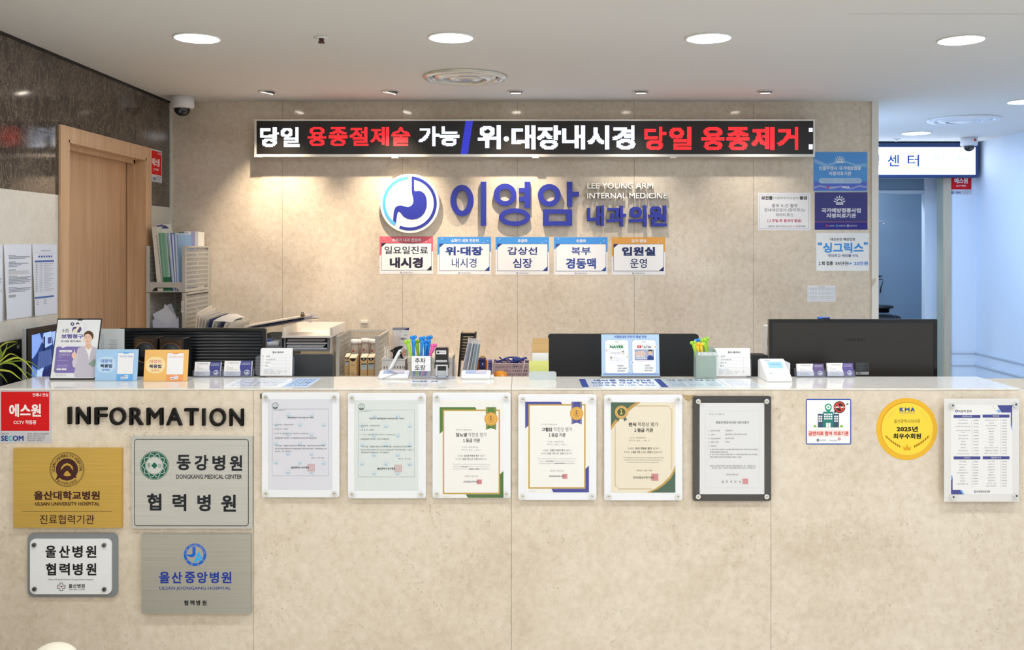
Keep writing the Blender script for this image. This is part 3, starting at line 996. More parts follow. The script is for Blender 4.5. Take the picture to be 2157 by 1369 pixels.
def rosette(b, G, x, y, ribbon, dark, one):
    b.rect(x - 58, y - 136, x + 58, y + 90, ribbon, G, 0.0004)
    b.prism([[(x - 58, y + 90), (x + 58, y + 90), (x + 58, y + 126), (x, y + 105), (x - 58, y + 126)]], 0.0004, 0.0004, ribbon, G)
    for d in (-47, 43):
        b.rect(x + d, y - 136, x + d + 4, y + 118, ink('#d9b54a'), G, 0.0005)
    gd = ink('#dfa63e')
    pts = []
    for k in range(60):
        a = 2 * math.pi * k / 60
        r = 80 if k % 2 else 74
        pts.append((x + r * math.cos(a), y + r * math.sin(a)))
    b.prism([pts], 0.0006, 0.0006, gd, G)
    b.ring(x, y, 50, 54, ink('#f0cf7d'), G, 0.0007)
    b.text('１', x - 13, y - 36, x + 9, y + 8, dark, G, 0.0008, 0.03)
    b.text('1등급', x - 20, y + 20, x + 20, y + 36, ink('#a8742a'), G, 0.0008)


def grade_sheet(dy, c1, c2, ttl, ttx, rows, small, disease):
    """cream sheet, gold frame, coloured corners and a rosette"""
    def draw(b, G0):
        G = lambda p: G0((p[0] + dy[0], p[1] + dy[1], p[2]))
        A, B = ink(c1), ink(c2)
        b.prism([[(143, 260), (552, 260), (570, 290), (180, 290), (180, 535), (143, 568)]], 0.0001, 0.0001, A, G)
        b.prism([[(878, 997), (878, 1305), (468, 1305), (445, 1265), (838, 1265), (838, 1035)]], 0.0001, 0.0001, B, G)
        b.frame(180, 289, 838, 1262, 15, ink('#c3a03e'), G, 0.0002)
        b.rect(195, 304, 823, 1247, paper('#f4f3ef'), G, 0.0003)
        rosette(b, G, 736, 396, A, ink('#3d3a4c'), '1')
        k, gr = INK if c1 != '#2e3490' else ink('#30357c'), ink('#85878c')
        b.text('2주기2차 고혈압·당뇨병', 331, 514, 508, 530, ink('#75777b'), G, 0.0005)
        b.text(ttl, ttx[0], 557, ttx[1], 603, k, G, 0.0005, 0.03)
        b.text('적정성 평가', ttx[1] + 14, 555, 686, 604, ink('#6b6d72'), G, 0.0005)
        b.text('１등급 기관', 413, 622, 608, 667, k, G, 0.0005, 0.022)
        lines(b, G, [('기 관 명 : 이영암내과의원', 395, 713, 585, 731), ('평가기간 : 2024. 3. ~ 2025. 2.', 395, 744, 619, 762), ('2025년 12월 22일', 430, 1046, 584, 1065)], gr, 0.0005)
        lines(b, G, [('귀 원은', 350, 810, 410, 832), (disease + ' 적정성 평가', 424, 808, 600, 832, k, 0.012), ('결과가', 612, 810, 668, 832), ('우수한', 326, 846, 384, 868), ('１등급 기관', 396, 845, 484, 868, k, 0.012), ('으로', 487, 846, 530, 868),
                     ('선정', 541, 846, 578, 868, k, 0.012), ('되었습니다.', 580, 846, 688, 868)], ink('#6d6f74'), 0.0005)
        lines(b, G, [('This certificate confirms that your esteemed hospital has been', 290, 909, 728, 928), ('selected as', 300, 937, 374, 952), ('a first-class', 382, 936, 468, 952, ink('#55575c'), 0.02), ('health care institution pursuant to', 476, 937, 718, 954),
                     ('the quality assessment of', 298, 964, 474, 981), (small, 482, 963, 604, 980, ink('#55575c'), 0.02), ('management.', 616, 965, 718, 982)], ink('#a9abb0'), 0.0005)
        b.text('건강보험심사평가원장', 416, 1108, 592, 1130, ink('#3b3c40'), G, 0.0006, 0.012)
        rd = ink('#c8606b')
        x, y = 572, 1094
        b.rect(x, y, x + 57, y + 55, ink('#dc9aa0'), G, 0.0004)
        for q in range(3):
            b.frame(x + 4 + 17 * q, y + 4, x + 19 + 17 * q, y + 25, 3, rd, G, 0.0005); b.frame(x + 4 + 17 * q, y + 30, x + 19 + 17 * q, y + 51, 3, rd, G, 0.0005)
        b.text('www.hira.or.kr', 180, 1285, 272, 1293, ink('#b5b5b2'), G)
    return draw


ZC = (900, 810, 5.476)
certificate((911.3, 827, 1075.6, 1049), ZC, (137, 180, 880, 1306), '#f3f2ee', 'acrylic framed certificate with green corners and a gold rosette',
            grade_sheet((0, 0), '#4d7a2c', '#3f6a2b', '당뇨병', (332, 456), [], 'diabetes mellitus', '당뇨병'))
certificate((1091.8, 830.5, 1256.3, 1053), ZC, (1127, 195, 1878, 1246), '#f4f3ee', 'acrylic framed certificate with blue corners and a gold rosette',
            grade_sheet((987, -63), '#3d429e', '#3a3f9a', '고혈압', (332, 456), [], 'hypertension', '고혈압'))


def asthma(b, G):
    gr, go = ink('#3f5f4c'), ink('#c39b45')
    cream = paper('#eee5d1')
    b.prism([[(148, 205), (492, 205), (420, 250), (340, 320), (250, 400), (190, 465), (148, 525)]], 0.0001, 0.0001, go, G)
    b.prism([[(148, 205), (440, 205), (380, 240), (300, 310), (215, 385), (170, 440), (148, 478)]], 0.0002, 0.0002, gr, G)
    b.prism([[(890, 930), (890, 1245), (555, 1245), (650, 1205), (740, 1145), (820, 1065), (860, 1000)]], 0.0001, 0.0001, go, G)
    b.prism([[(890, 985), (890, 1245), (600, 1245), (690, 1205), (770, 1150), (840, 1080), (870, 1025)]], 0.0002, 0.0002, gr, G)
    for o, tk in ((0, 2.5), (10, 2)):
        x0, y0, x1, y1 = 190 + o, 240 + o, 853 - o, 1208 - o
        b.rect(390, y0, 810, y0 + tk, go, G, 0.0003); b.rect(x0, 470, x0 + tk, y1 - 30, go, G, 0.0003); b.rect(x1 - tk, 285, x1, 985, go, G, 0.0003); b.rect(235, y1 - tk, 620, y1, go, G, 0.0003)
    b.prism([arc(850, 243, 36, 39, 180, 270, 10)], 0.0003, 0.0003, go, G); b.prism([arc(194, 1205, 36, 39, 0, 90, 10)], 0.0003, 0.0003, go, G)
    for s_ in (-1, 1):
        b.prism([[(268 + s_ * 15, 380), (268 + s_ * 45, 365), (268 + s_ * 66, 412), (268 + s_ * 48, 408), (268 + s_ * 36, 428)]], 0.0003, 0.0003, gr, G)
    b.prism([ell(268, 318, 76, 76, 40)], 0.0004, 0.0004, ink('#d0a557'), G)
    b.ring(268, 318, 48, 53, ink('#f1d58c'), G, 0.0005)
    b.prism([ell(268, 318, 48, 48, 36)], 0.0005, 0.0005, ink('#45502f'), G)
    b.text('１', 252, 284, 282, 338, ink('#e6df6a'), G, 0.0006, 0.03); b.text('등급', 256, 342, 284, 354, ink('#e6df6a'), G, 0.0006)
    k = ink('#2a2723')
    b.text('천식', 350, 437, 438, 482, k, G, 0.0005, 0.03); b.text('적정성 평가', 456, 434, 692, 482, ink('#5f5b55'), G, 0.0005); b.text('１등급 기관', 415, 503, 633, 547, k, G, 0.0005, 0.024)
    g2 = ink('#8a857a')
    lines(b, G, [('기 관 명 : 이영암내과의원', 357, 605, 545, 623), ('평가기간 : 2023. 1. ~ 2023. 12.', 357, 636, 596, 654), ('귀 원은', 338, 724, 412, 748), ('천식 적정성 평가', 430, 722, 620, 750, k, 0.01), ('결과가', 634, 724, 706, 748),
                 ('우수한', 296, 766, 364, 790), ('１등급 기관', 380, 764, 482, 792, k, 0.012), ('으로', 486, 766, 550, 790), ('선정', 566, 765, 610, 792, k, 0.012), ('되었습니다.', 614, 766, 745, 790),
                 ('This certificate confirms that your esteemed hospital has been', 288, 836, 760, 851), ('selected as a first-class health care institution pursuant to', 303, 862, 738, 878), ('the quality assessment of asthma management.', 330, 889, 700, 905),
                 ('2025년 12월 10일', 442, 979, 620, 1000)], g2, 0.0005)
    b.text('건강보험심사평가원장', 400, 1058, 645, 1084, ink('#5a554d'), G, 0.0006, 0.01)
    rd = ink('#c2606a')
    b.rect(613, 1028, 694, 1107, ink('#d99a9c'), G, 0.0004)
    for q in range(3):
        b.frame(618 + 25 * q, 1033, 640 + 25 * q, 1064, 4, rd, G, 0.0005); b.frame(618 + 25 * q, 1071, 640 + 25 * q, 1102, 4, rd, G, 0.0005)


certificate((1272.8, 831.5, 1437, 1053.8), (1260, 810, 5.476), (148, 203, 890, 1246), '#ece3cd', 'acrylic framed cream certificate with dark green and gold curved corners', asthma)


def plain_sheet(b, G):
    b.frame(1232, 305, 1862, 1190, 1.6, ink('#c9cccf'), G, 0.0002)
    k = ink('#55585c')
    b.text('제  55 - 23 - 0004  호', 1277, 331, 1453, 347, ink('#7b7e83'), G)
    b.text('채용신체검사의료기관지정서', 1354, 422, 1738, 452, ink('#3f4246'), G, 0.0005)
    lines(b, G, [('1.  의료기관 명칭', 1270, 523, 1404, 541), ('이영암내과', 1465, 521, 1548, 540), ('2.  소재지', 1270, 568, 1343, 585), ('울산광역시 남구 문수로 51 4층', 1465, 564, 1714, 583),
                 ('3.  사업자등록번호', 1270, 613, 1412, 630), ('610-94-31352', 1465, 611, 1568, 627), ('4.  대표자 성명', 1270, 654, 1388, 671), ('이영암', 1465, 653, 1516, 669), ('5.  지정조건', 1270, 699, 1362, 716),
                 ('가. 법무부고시 제2017-126호에 따른 지정요건과 의무사항 및 의료법과', 1284, 739, 1846, 757), ('관련법규를 준수하여야 함', 1290, 770, 1496, 787),
                 ('나. 상기 가의 조건을 위반할 경우 그 지정을 취소하며, 2년 이내에는', 1284, 797, 1840, 815), ('채용신체검사의료기관 지정을 신청할 수 없음', 1290, 827, 1652, 845),
                 ('출입국 관리법시행규칙 제76조 제2항 별표5의 2 및 「법무부고시', 1290, 929, 1812, 947), ('제 2017-126호」에 따라 채용신체검사의료기관으로 지정합니다.', 1310, 953, 1816, 970), ('2023년 07월 31일', 1477, 1028, 1615, 1045)], k, 0.0005)
    for i, ch in enumerate('법무부장관'):
        b.text(ch, 1424 + 50 * i, 1107, 1445 + 50 * i, 1132, ink('#3f4246'), G, 0.0005)
    rd = ink('#cc6672')
    b.rect(1663, 1084, 1730, 1147, ink('#dfa3a9'), G, 0.0003)
    for q in range(3):
        b.frame(1667 + 21 * q, 1088, 1685 + 21 * q, 1112, 3, rd, G, 0.0004); b.frame(1667 + 21 * q, 1118, 1685 + 21 * q, 1143, 3, rd, G, 0.0004)


certificate((1459.4, 834, 1624.3, 1055.4), (1260, 810, 5.476), (1171, 213, 1917, 1264), '#e3e4e6', 'black acrylic framed white document, last of the certificate row', plain_sheet, M('#2b2827', 0.08, 0, 0.6), 10.5)

# ------------------------------------------------------------------ right end of the counter front
Z3 = (1660, 810, 4.34)
T = plane(YF - 0.0007)
G = zt(T, *Z3)
b = MB()
b.slab(163, 131, 577, 547, -0.0005, 0, paper('#f0f1f3'), G, 14)
b.frame(163, 131, 577, 547, 9, ink('#1f4fb0'), G, 0.0003, 14)
dkb, tl, gn = ink('#40556b'), ink('#2f7f76'), ink('#84b838')
b.rect(272, 268, 465, 392, dkb, G, 0.0003); b.rect(320, 248, 414, 392, tl, G, 0.0004)
for i in range(2):
    for j_ in range(3):
        b.rect(278 + 19 * i, 284 + 21 * j_, 293 + 19 * i, 298 + 21 * j_, WHT, G, 0.0005); b.rect(422 + 19 * i, 284 + 21 * j_, 437 + 19 * i, 298 + 21 * j_, WHT, G, 0.0005)
for i in range(4):
    for j_ in range(3):
        b.rect(329 + 20 * i, 264 + 21 * j_, 344 + 20 * i, 277 + 21 * j_, WHT, G, 0.0006)
b.rect(347, 350, 366, 392, WHT, G, 0.0006); b.rect(369, 350, 388, 392, WHT, G, 0.0006)
for x0, x1 in ((232, 263), (473, 505)):
    b.prism([[(x0, 390), (x0 + 3, 376), (x0 + 14, 368), (x1 - 8, 374), (x1, 390)]], 0.0003, 0.0003, gn, G)
pin = ink('#109a72')
b.prism([[(368, 258), (350, 238), (338, 218), (337, 196), (348, 180), (368, 173), (388, 180), (399, 196), (398, 218), (386, 238)]], 0.0007, 0.0007, pin, G)
b.disc(368, 206, 21, WHT, G, 0.0008); b.rect(357, 203, 379, 209, pin, G, 0.0009); b.rect(365, 195, 371, 217, pin, G, 0.001)
b.disc(470, 206, 54, ink('#33302f'), G, 0.0006); b.prism([[(420, 262), (424, 235), (445, 250)]], 0.0006, 0.0006, ink('#33302f'), G)
b.rect(420, 200, 528, 214, ink('#d9d6d2'), G, 0.0008); b.ring(470, 206, 36, 46, ink('#e2483c'), G, 0.0009)
b.prism([[(440, 183), (448, 174), (500, 228), (492, 237)]], 0.001, 0.001, ink('#e2483c'), G)
b.prism([[(528, 184), (540, 172), (552, 170), (552, 178), (540, 186)]], 0.0007, 0.0007, ink('#5b5b5b'), G)
b.rect(180, 412, 562, 478, ink('#f6e3df'), G, 0.0003)
b.text('금연치료 참여 의료기관', 187, 426, 553, 466, ink('#d8382f'), G, 0.0006, 0.03)
b.ring(273, 508, 6, 12, ink('#22324a'), G, 0.0005, 20); b.text('보건복지부', 293, 501, 346, 515, GREY, G); b.text('국민건강보험공단', 376, 505, 452, 517, GREY, G); b.ring(467, 496, 6, 12, RED, G, 0.0005, 20)
b.build('no_smoking_sticker', label='square blue-edged no smoking clinic sticker on the counter front', cat='sticker')

t = thing('award_sticker', 'round gold award sticker with laurel branches on the counter front', 'sticker', T((1910, 969, 0)))
b = MB()
Y1, Y2, Y3 = M('#eab426', 0.4), M('#f5d53c', 0.4), ink('#d98e1c')
b.prism([ell(1085.5, 406, 279, 284, 72)], -0.0005, 0, Y1, G)
b.prism([ell(1087, 403, 239, 243, 64)], 0.0003, 0.0003, Y3, G)
b.prism([ell(1089, 406, 236, 240, 64)], 0.0005, 0.0005, Y2, G)
b.build('disc', t)
b = MB()
bl = ink('#1f4f9e')
for ch, x0, x1 in (('K', 1019, 1056), ('A', 1118, 1158)):
    b.text(ch, x0, 209, x1, 247, bl, G, 0.0007, 0.045)
b.rect(1066, 209, 1076, 247, bl, G, 0.0007); b.rect(1100, 209, 1110, 247, bl, G, 0.0007); b.rect(1066, 225, 1110, 234, bl, G, 0.0008); b.prism([[(1066, 209), (1088, 220), (1110, 209), (1110, 215), (1088, 226), (1066, 215)]], 0.0009, 0.0009, bl, G)
b.text('Korean Medical Association', 1020, 253, 1158, 262, bl, G)
b.text('울산광역시의사회', 968, 317, 1204, 352, ink('#5c4a1c'), G, 0.0007)
b.text('2025년', 992, 381, 1186, 430, INK, G, 0.0007, 0.035); b.text('최우수회원', 960, 446, 1216, 496, INK, G, 0.0007, 0.035)
b.build('printed_text', t)
b = MB()
lf = ink('#e0a526')
for s_ in (-1, 1):
    for k in range(7):
        a = k / 6
        x, y = 1089 + s_ * (66 + 118 * a), 578 - 85 * a + 25 * (1 - a) * a
        for d in (-1, 1):
            b.prism([[(x, y), (x + s_ * 8 - d * 10, y - 14 - d * 2), (x + s_ * 12 - d * 8, y - 34), (x + s_ * 2 + d * 4, y - 16)]], 0.0008 + k * 1e-5, 0.0008 + k * 1e-5, lf, G)
    for k in range(6):
        a = k / 5
        x, y = 1089 + s_ * (193 - 60 * a), 330 - 75 * a
        b.prism([[(x, y), (x - s_ * 2, y - 16), (x - s_ * 16, y - 26), (x - s_ * 10, y - 6)]], 0.0008, 0.0008, ink('#f2d25a'), G)
b.prism([[(1056, 600), (1052, 562), (1070, 578), (1087, 545), (1104, 578), (1122, 562), (1118, 600)]], 0.0008, 0.0008, lf, G)
b.build('laurel_print', t)

# price list under acrylic
Tp = plane(YF - 0.024)
Gp = zt(Tp, *Z3)
t = thing('framed_price_list', 'acrylic framed price table with navy bars at the right end', 'framed notice', Tp((2067, 1057, -0.024)))
b = MB(); b.slab(1428, 130, 2112, 1070, -0.003, -0.0005, M('#e6e4e0', 0.25), Gp); b.build('backing_plate', t)
b = MB()
b.slab(1487, 186, 2050, 1004, -0.0004, 0, paper('#f0efed'), Gp)
nv, sky, g2, lg = ink('#383c8c'), ink('#74aee8'), ink('#8d8f95'), ink('#b9bbc0')
b.prism([[(1912, 188), (2048, 188), (2048, 255), (1950, 255)]], 0.0003, 0.0003, nv, Gp); b.prism([[(2036, 255), (2048, 255), (2048, 345), (2040, 400), (2036, 365)]], 0.0003, 0.0003, nv, Gp)
b.prism([[(1905, 230), (1930, 230), (1945, 255), (1920, 255)]], 0.0003, 0.0003, sky, Gp); b.prism([[(2044, 330), (2049, 330), (2049, 425), (2044, 410)]], 0.0004, 0.0004, sky, Gp)
b.prism([[(1866, 190), (1869, 190), (1912, 256), (1909, 256)]], 0.0003, 0.0003, lg, Gp)
b.prism([[(1490, 870), (1504, 840), (1504, 962), (1576, 962), (1596, 1003), (1490, 1003)]], 0.0003, 0.0003, nv, Gp); b.prism([[(1490, 830), (1500, 828), (1504, 850), (1490, 880)]], 0.0004, 0.0004, sky, Gp); b.prism([[(1572, 963), (1590, 963), (1612, 1003), (1594, 1003)]], 0.0004, 0.0004, sky, Gp)
b.ring(1540, 242, 6, 12, nv, Gp, 0.0004, 20); b.text('비급여 안내', 1557, 232, 1676, 255, ink('#3d3f52'), Gp, 0.0004, 0.015)
LA = ['위내시경(비급여)', '대장내시경(비급여)', '위내시경+수면내시경(비급여)', '대장내시경+수면내시경', '(비급여)', '갑상선, 경동맥 (각)', '심장초음파(비급여)', '상복부', '하복부 (각)', '제증명서', '진단서 발급 (일반)', '소견서(간단한 진료소견)']
YA = [326, 356, 384, 420, 437, 466, 494, 521, 548, 577, 604, 632]
RA = ['대상포진(싱그릭스) 1회', '대상포진', '대상포진(조스타박스)', '자궁경부암 9가', '폐렴구균', '파상풍', 'A형간염', 'B형간염', '장티푸스', '독감', '비타민주사(10ml) 1회 비용', '영양제 50ml 1회 비용', '태반주사 1회(2ml) 2회 비용']
LB = ['수액 (영양제)', '아미노산수액', '마늘주사', '비타민D 주사', '고농도비타민C주사', '철분주사', '간기능', '피로회복', '제증명 발급수수료', '']
RB = ['진단서 (일반)', '진료확인서', '통원확인서', '입퇴원확인서', '소견서', '영문진단서', '진료기록사본', '건강진단서', '진료기록 1~5매', '진료기록 6매이상']
for x0, lst, yy in ((1600, LA, YA), (1858, RA, [326 + 25.2 * i for i in range(13)]), (1595, LB, [705 + 25.3 * i for i in range(9)]), (1858, RB, [703 + 24.8 * i for i in range(10)])):
    for i, (s_, y) in enumerate(zip(lst, yy)):
        if not s_: continue
        b.text(s_, x0, y - 6, None, y + 6, g2, Gp, 0.0004, align='c')
        b.text(('%d0,000원' % (i + 3)) if i < 8 else ('1%d,000원' % i), x0 + 118, y - 6, None, y + 6, g2, Gp, 0.0004, align='c')
for (x0, y0, s_) in ((1513, 277, '위대장내시경'), (1778, 274, '예방접종'), (1513, 656, '수액주사'), (1779, 655, '제증명수수료')):
    b.rect(x0, y0, x0 + 245, y0 + 28, nv, Gp, 0.0003); b.text(s_, x0 + 122, y0 + 6, None, y0 + 21, WHT, Gp, 0.0005, align='c')
for x in (1679, 1942):
    b.rect(x, 312, x + 1.6, 640, lg, Gp); b.rect(x, 690, x + 1.6, 945, lg, Gp)
b.ring(1711, 978, 6, 11, nv, Gp, 0.0004, 20); b.text('이영암내과의원', 1727, 967, 1845, 988, ink('#3d3f52'), Gp, 0.0004, 0.012)
b.build('price_sheet', t)
b = MB(); b.slab(1428, 130, 2112, 1070, 0.0015, 0.0035, COVER, Gp); b.build('cover', t)
for x, y in ((1494, 188), (2070, 178), (1500, 1022), (2075, 1013)):
    b = MB(); b.prism([ell(x, y, 25, 25, 24)], -0.0238, 0.008, CHROME, Gp); b.prism([ell(x + 3, y, 9, 9, 16)], 0.0081, 0.0085, M('#5e5850', 0.3, 0.7), Gp); b.build('standoff', t)

# ------------------------------------------------------------------ signs on the marble wall
ZW = (780, 350, 3.268)
# LED board
YD = YB - 0.09
T = plane(YD)
t = thing('led_board', 'long black LED message board with red and white Korean letters', 'LED sign', T((1126, 330, -0.09)))
SIL = M('#e4e0da', 0.3, 0.35)
b = MB()
X0, X1, L0, L1 = 536, 1716.5, 251.5, 330
b.slab(X0, L0, X1, L1, -0.089, -0.004, M('#cfcac2', 0.3, 0.3), T)
b.prism([rr(X0, L0, X1, L1), rr(X0 + 4.5, L0 + 3, X1 - 3.5, L1 - 5)], -0.0039, 0.0025, SIL, T)
b.build('housing', t)
b = MB(); b.slab(X0 + 4.5, L0 + 3, X1 - 3.5, L1 - 5, -0.0038, 0, M('#15110f', 0.35, bump=0.1, bscale=900), T); b.build('screen', t)
for x in (832, 1128, 1418):
    b = MB(); b.slab(x - 7, L1 - 4, x + 7, L1 + 3, -0.03, 0.004, SIL, T); b.build('bracket', t)
for x0, y0 in ((X0 - 0.5, L0 - 0.5), (X0 - 0.5, L1 - 18), (X1 - 18, L0 - 0.5)):
    b = MB(); b.slab(x0, y0 if y0 < 300 else L1 - 2, x0 + 18.5, y0 + 2.5 if y0 < 300 else L1 + 0.8, -0.0036, 0.0038, SIL, T); b.build('corner_clip', t)
LW, LR, LB_ = M('#d8e6ff', 0.5, emit=1.15, name='led_white'), M('#ff1f26', 0.5, emit=0.95, name='led_red'), M('#2b32b4', 0.5, emit=0.55, name='led_blue')
PIT = 2.2


def led(mb, body, x0, y0, x1, y1, m, bold=0.05):
    vs, fs = glyphs(body, bold, 0.0, 4)
    lo, hi = vs.min(0), vs.max(0)
    P = np.stack([x0 + (vs[:, 0] - lo[0]) / (hi[0] - lo[0]) * (x1 - x0), y1 - (vs[:, 1] - lo[1]) / (hi[1] - lo[1]) * (y1 - y0)], 1)
    nx, ny = int((x1 - x0) / PIT) + 2, int((y1 - y0) / PIT) + 2
    g = np.zeros((ny, nx), bool)
    gx, gy = x0 + (np.arange(nx) + .5) * PIT, y0 + (np.arange(ny) + .5) * PIT
    GX, GY = np.meshgrid(gx, gy)
    for f in fs:
        for k in range(1, len(f) - 1):
            a, b_, c = P[f[0]], P[f[k]], P[f[k + 1]]
            d1 = (GX - b_[0]) * (a[1] - b_[1]) - (a[0] - b_[0]) * (GY - b_[1])
            d2 = (GX - c[0]) * (b_[1] - c[1]) - (b_[0] - c[0]) * (GY - c[1])
            d3 = (GX - a[0]) * (c[1] - a[1]) - (c[0] - a[0]) * (GY - a[1])
            g |= ((d1 >= 0) & (d2 >= 0) & (d3 >= 0)) | ((d1 <= 0) & (d2 <= 0) & (d3 <= 0))
    for r in range(ny):
        c = 0
        while c < nx:
            if g[r, c]:
                e = c
                while e < nx and g[r, e]: e += 1
                mb.rect(x0 + c * PIT, y0 + r * PIT + 0.08, x0 + e * PIT, y0 + (r + 1) * PIT - 0.08, m, T, 0.0006)
                c = e
            else:
                c += 1


def led_row(body, xs, y0, y1, m, bold=0.03):
    b = MB()
    for ch, (l, r) in zip(body, xs):
        led(b, ch, l, y0, r, y1, m, bold)
    b.build('lit_word', t)


led_row('당일', ((548, 588.5), (591.5, 630.5)), 267.8, 309, LW)
led_row('용종절제술', ((648, 688), (692.5, 732), (736.5, 775.5), (780, 819.5), (824.5, 864)), 267.5, 308, LR, 0.018)
led_row('가능', ((882, 925), (926, 967)), 266.2, 307.5, LW)
led_row('위', ((1006.5, 1055.5),), 263.5, 313.5, LW)
b = MB(); b.prism([ell(1066.5, 292.5, 5.6, 5.6, 14)], 0.0006, 0.0006, LW, T); b.build('lit_word', t)
led_row('대장내시경', ((1077.5, 1127), (1131, 1181.5), (1184, 1231.5), (1237, 1283.5), (1290, 1337.5)), 264, 314.5, LW)
led_row('당일', ((1357.5, 1403), (1410, 1457)), 267, 316, LR)
led_row('용종제거', ((1477.5, 1526.5), (1530, 1579), (1583, 1631), (1637, 1682)), 267.5, 316.5, LR)
b = MB(); b.rect(1703.8, 269.8, 1711.8, 277.6, LW, T, 0.0006); b.rect(1703.8, 304, 1711.8, 314.4, LW, T, 0.0006); b.build('lit_word', t)
b = MB()
for k in range(11):
    y = L0 + 3 + k * 6.4
    b.rect(991 - k * 1.0 - 10.5, y + .1, 991 - k * 1.0 + 5, y + 6.3, LB_, T, 0.0006)
b.build('lit_slash', t)

# round stomach emblem
Ye = YB - 0.03
T = plane(Ye)
G = zt(T, *ZW)
t = thing('emblem_sign', 'round white emblem with a blue stomach drawing on the marble wall', 'sign', T((863, 491, -0.03)))
b = MB(); b.prism([ell(271, 256, 204, 204, 72)], -0.0298, 0, M('#f3f0ea', 0.35), G); b.build('disc', t)
EB, EC = M('#26339e', 0.4), M('#57b4ec', 0.4)
b = MB(); b.prism([arc(271, 256, 166, 186, 94, 236, 44)], 0.0003, 0.0018, EC, G); b.build('light_arc', t)
b = MB(); b.prism([arc(271, 256, 166, 186, 85, -113, 60)], 0.0003, 0.0018, EB, G); b.build('dark_arc', t)
st = [(285, 72), (302, 74), (301, 140), (303, 168), (312, 173), (332, 169), (356, 175), (375, 192), (386, 218), (389, 248), (386, 285), (374, 318), (352, 345), (322, 361), (288, 367), (255, 361), (231, 348), (215, 330),
      (207, 317), (198, 312), (189, 317), (185, 335), (181, 360), (177, 390), (157, 374), (160, 330), (164, 303), (174, 283), (192, 272), (214, 270), (238, 277), (260, 282), (280, 274), (293, 258), (297, 240), (294, 215), (288, 195), (285, 165)]
b = MB(); b.prism([st], 0.0004, 0.002, EB, G); b.build('stomach', t)

# big blue characters
t = thing('lettering_sign', 'three big blue raised Korean characters beside the round emblem', 'sign', T((1083, 476, -0.03)))


def ring2(b, x0, y0, x1, y1, a0, b0, a1, b1):
    b.prism([ell((x0 + x1) / 2, (y0 + y1) / 2, (x1 - x0) / 2, (y1 - y0) / 2, 48), ell((a0 + a1) / 2, (b0 + b1) / 2, (a1 - a0) / 2, (b1 - b0) / 2, 48)], -0.022, 0, EB, G)


b = MB(); ring2(b, 551, 128, 711, 345, 592, 165, 670, 307); b.slab(760, 107, 798, 410, -0.022, 0, EB, G); b.build('letter', t)
b = MB(); ring2(b, 849, 120, 1006, 273, 888, 157, 970, 241); b.slab(1062, 107, 1102, 287, -0.022, 0, EB, G)
for y in (150, 212): b.slab(1022, y, 1062, y + 31, -0.022, 0, EB, G)
ring2(b, 885, 290, 1101, 412, 922, 322, 1067, 380); b.build('letter', t)
b = MB(); ring2(b, 1153, 123, 1311, 277, 1192, 159, 1273, 243); b.slab(1353, 107, 1391, 280, -0.022, 0, EB, G); b.slab(1391, 176, 1437, 209, -0.022, 0, EB, G)
b.prism([rr(1188, 297, 1390, 410), rr(1228, 327, 1350, 379)], -0.022, 0, EB, G); b.build('letter', t)
t = thing('lettering_sign', 'row of small blue raised characters under the white capitals', 'sign', T((1320, 477, -0.03)))
for ch, x0, y0, x1, y1 in (('내', 1492, 270, 1610, 412), ('과', 1626, 272, 1762, 414), ('의', 1778, 270, 1902, 416), ('원', 1916, 270, 2042, 414)):
    b = MB(); b.text(ch, x0, y0, x1, y1, EB, G, -0.022, 0.035, 0.0, res=4); b.build('letter', t)
t = thing('lettering_sign', 'two rows of small white raised capital letters on the marble wall', 'sign', T((1320, 425, -0.03)))
WL = M('#f8f6f1', 0.4)
for body, x0, x1, y0, y1 in (('LEE YOUNG ARM', 1493, 1946, 116, 154), ('INTERNAL MEDICINE', 1493, 2042, 184, 222)):
    for ch, l, r in spans(body, x0, x1, 0.02):
        b = MB(); b.text(ch, l, y0, r, y1, WL, G, -0.02, 0.014, 0.002, res=4); b.build('letter', t)

# ------------------------------------------------------------------ sheets on the marble wall
T = plane(YB - 0.0008)
G = zt(T, *ZW)


def card(x, y, col, head, hx, l1, l2, b1, b2, tint, x1, x2, label, low, w1=0.0, w2=0.0):
    """one A4 notice; x, y its upper left corner in the enlargement"""
    L = lambda p: G((x + p[0], y + p[1], p[2]))
    b = MB()
    b.slab(0, 0, 368, 259, -0.0004, 0, paper('#efeef0'), L)
    cm = ink(col)
    b.rect(0, 0, 368, 50, cm, L, 0.0002); b.prism([[(0, 50), (60, 50), (0, low)]], 0.0002, 0.0002, cm, L); b.rect(0, 50, 9, low - 6, cm, L, 0.0003); b.rect(359, 50, 368, 102, cm, L, 0.0003)
    nv = ink(tint)
    b.slab(12, 46, 358, 234, 0.0003, 0.0005, paper('#f5f5f6'), L)
    b.frame(12, 46, 358, 234, 2.4, nv, L, 0.0007)
    b.prism([[(12, 46), (47, 46), (12, 76)]], 0.0008, 0.0008, nv, L); b.prism([[(358, 234), (322, 234), (358, 200)]], 0.0008, 0.0008, nv, L)
    b.text(head, hx[0], 14, hx[1], 36, WHT, L, 0.0005, 0.025)
    for (s_, bl, xx, y0, y1) in ((l1, b1, x1, 68, 128), (l2, b2, x2, 146, 218)):
        b.text(s_, xx[0], y0 if bl < .03 else y0 - 2, xx[1], y1 - (0 if bl >= .03 else 6), nv, L, 0.0008, bl)
    b.ring(148, 249, 3.5, 6.5, nv, L, 0.0004, 14); b.text('이영암내과의원', 160, 243, 226, 255, ink('#5c5f72'), L, 0.0004)
    for px_, py_ in ((30, 12), (345, 25), (320, 38)):
        b.ring(px_, py_, 3, 4, WHT, L, 0.0004, 12)
    return b.build('notice_sheet', label=label, cat='notice', group='five A4 notices under the emblem')


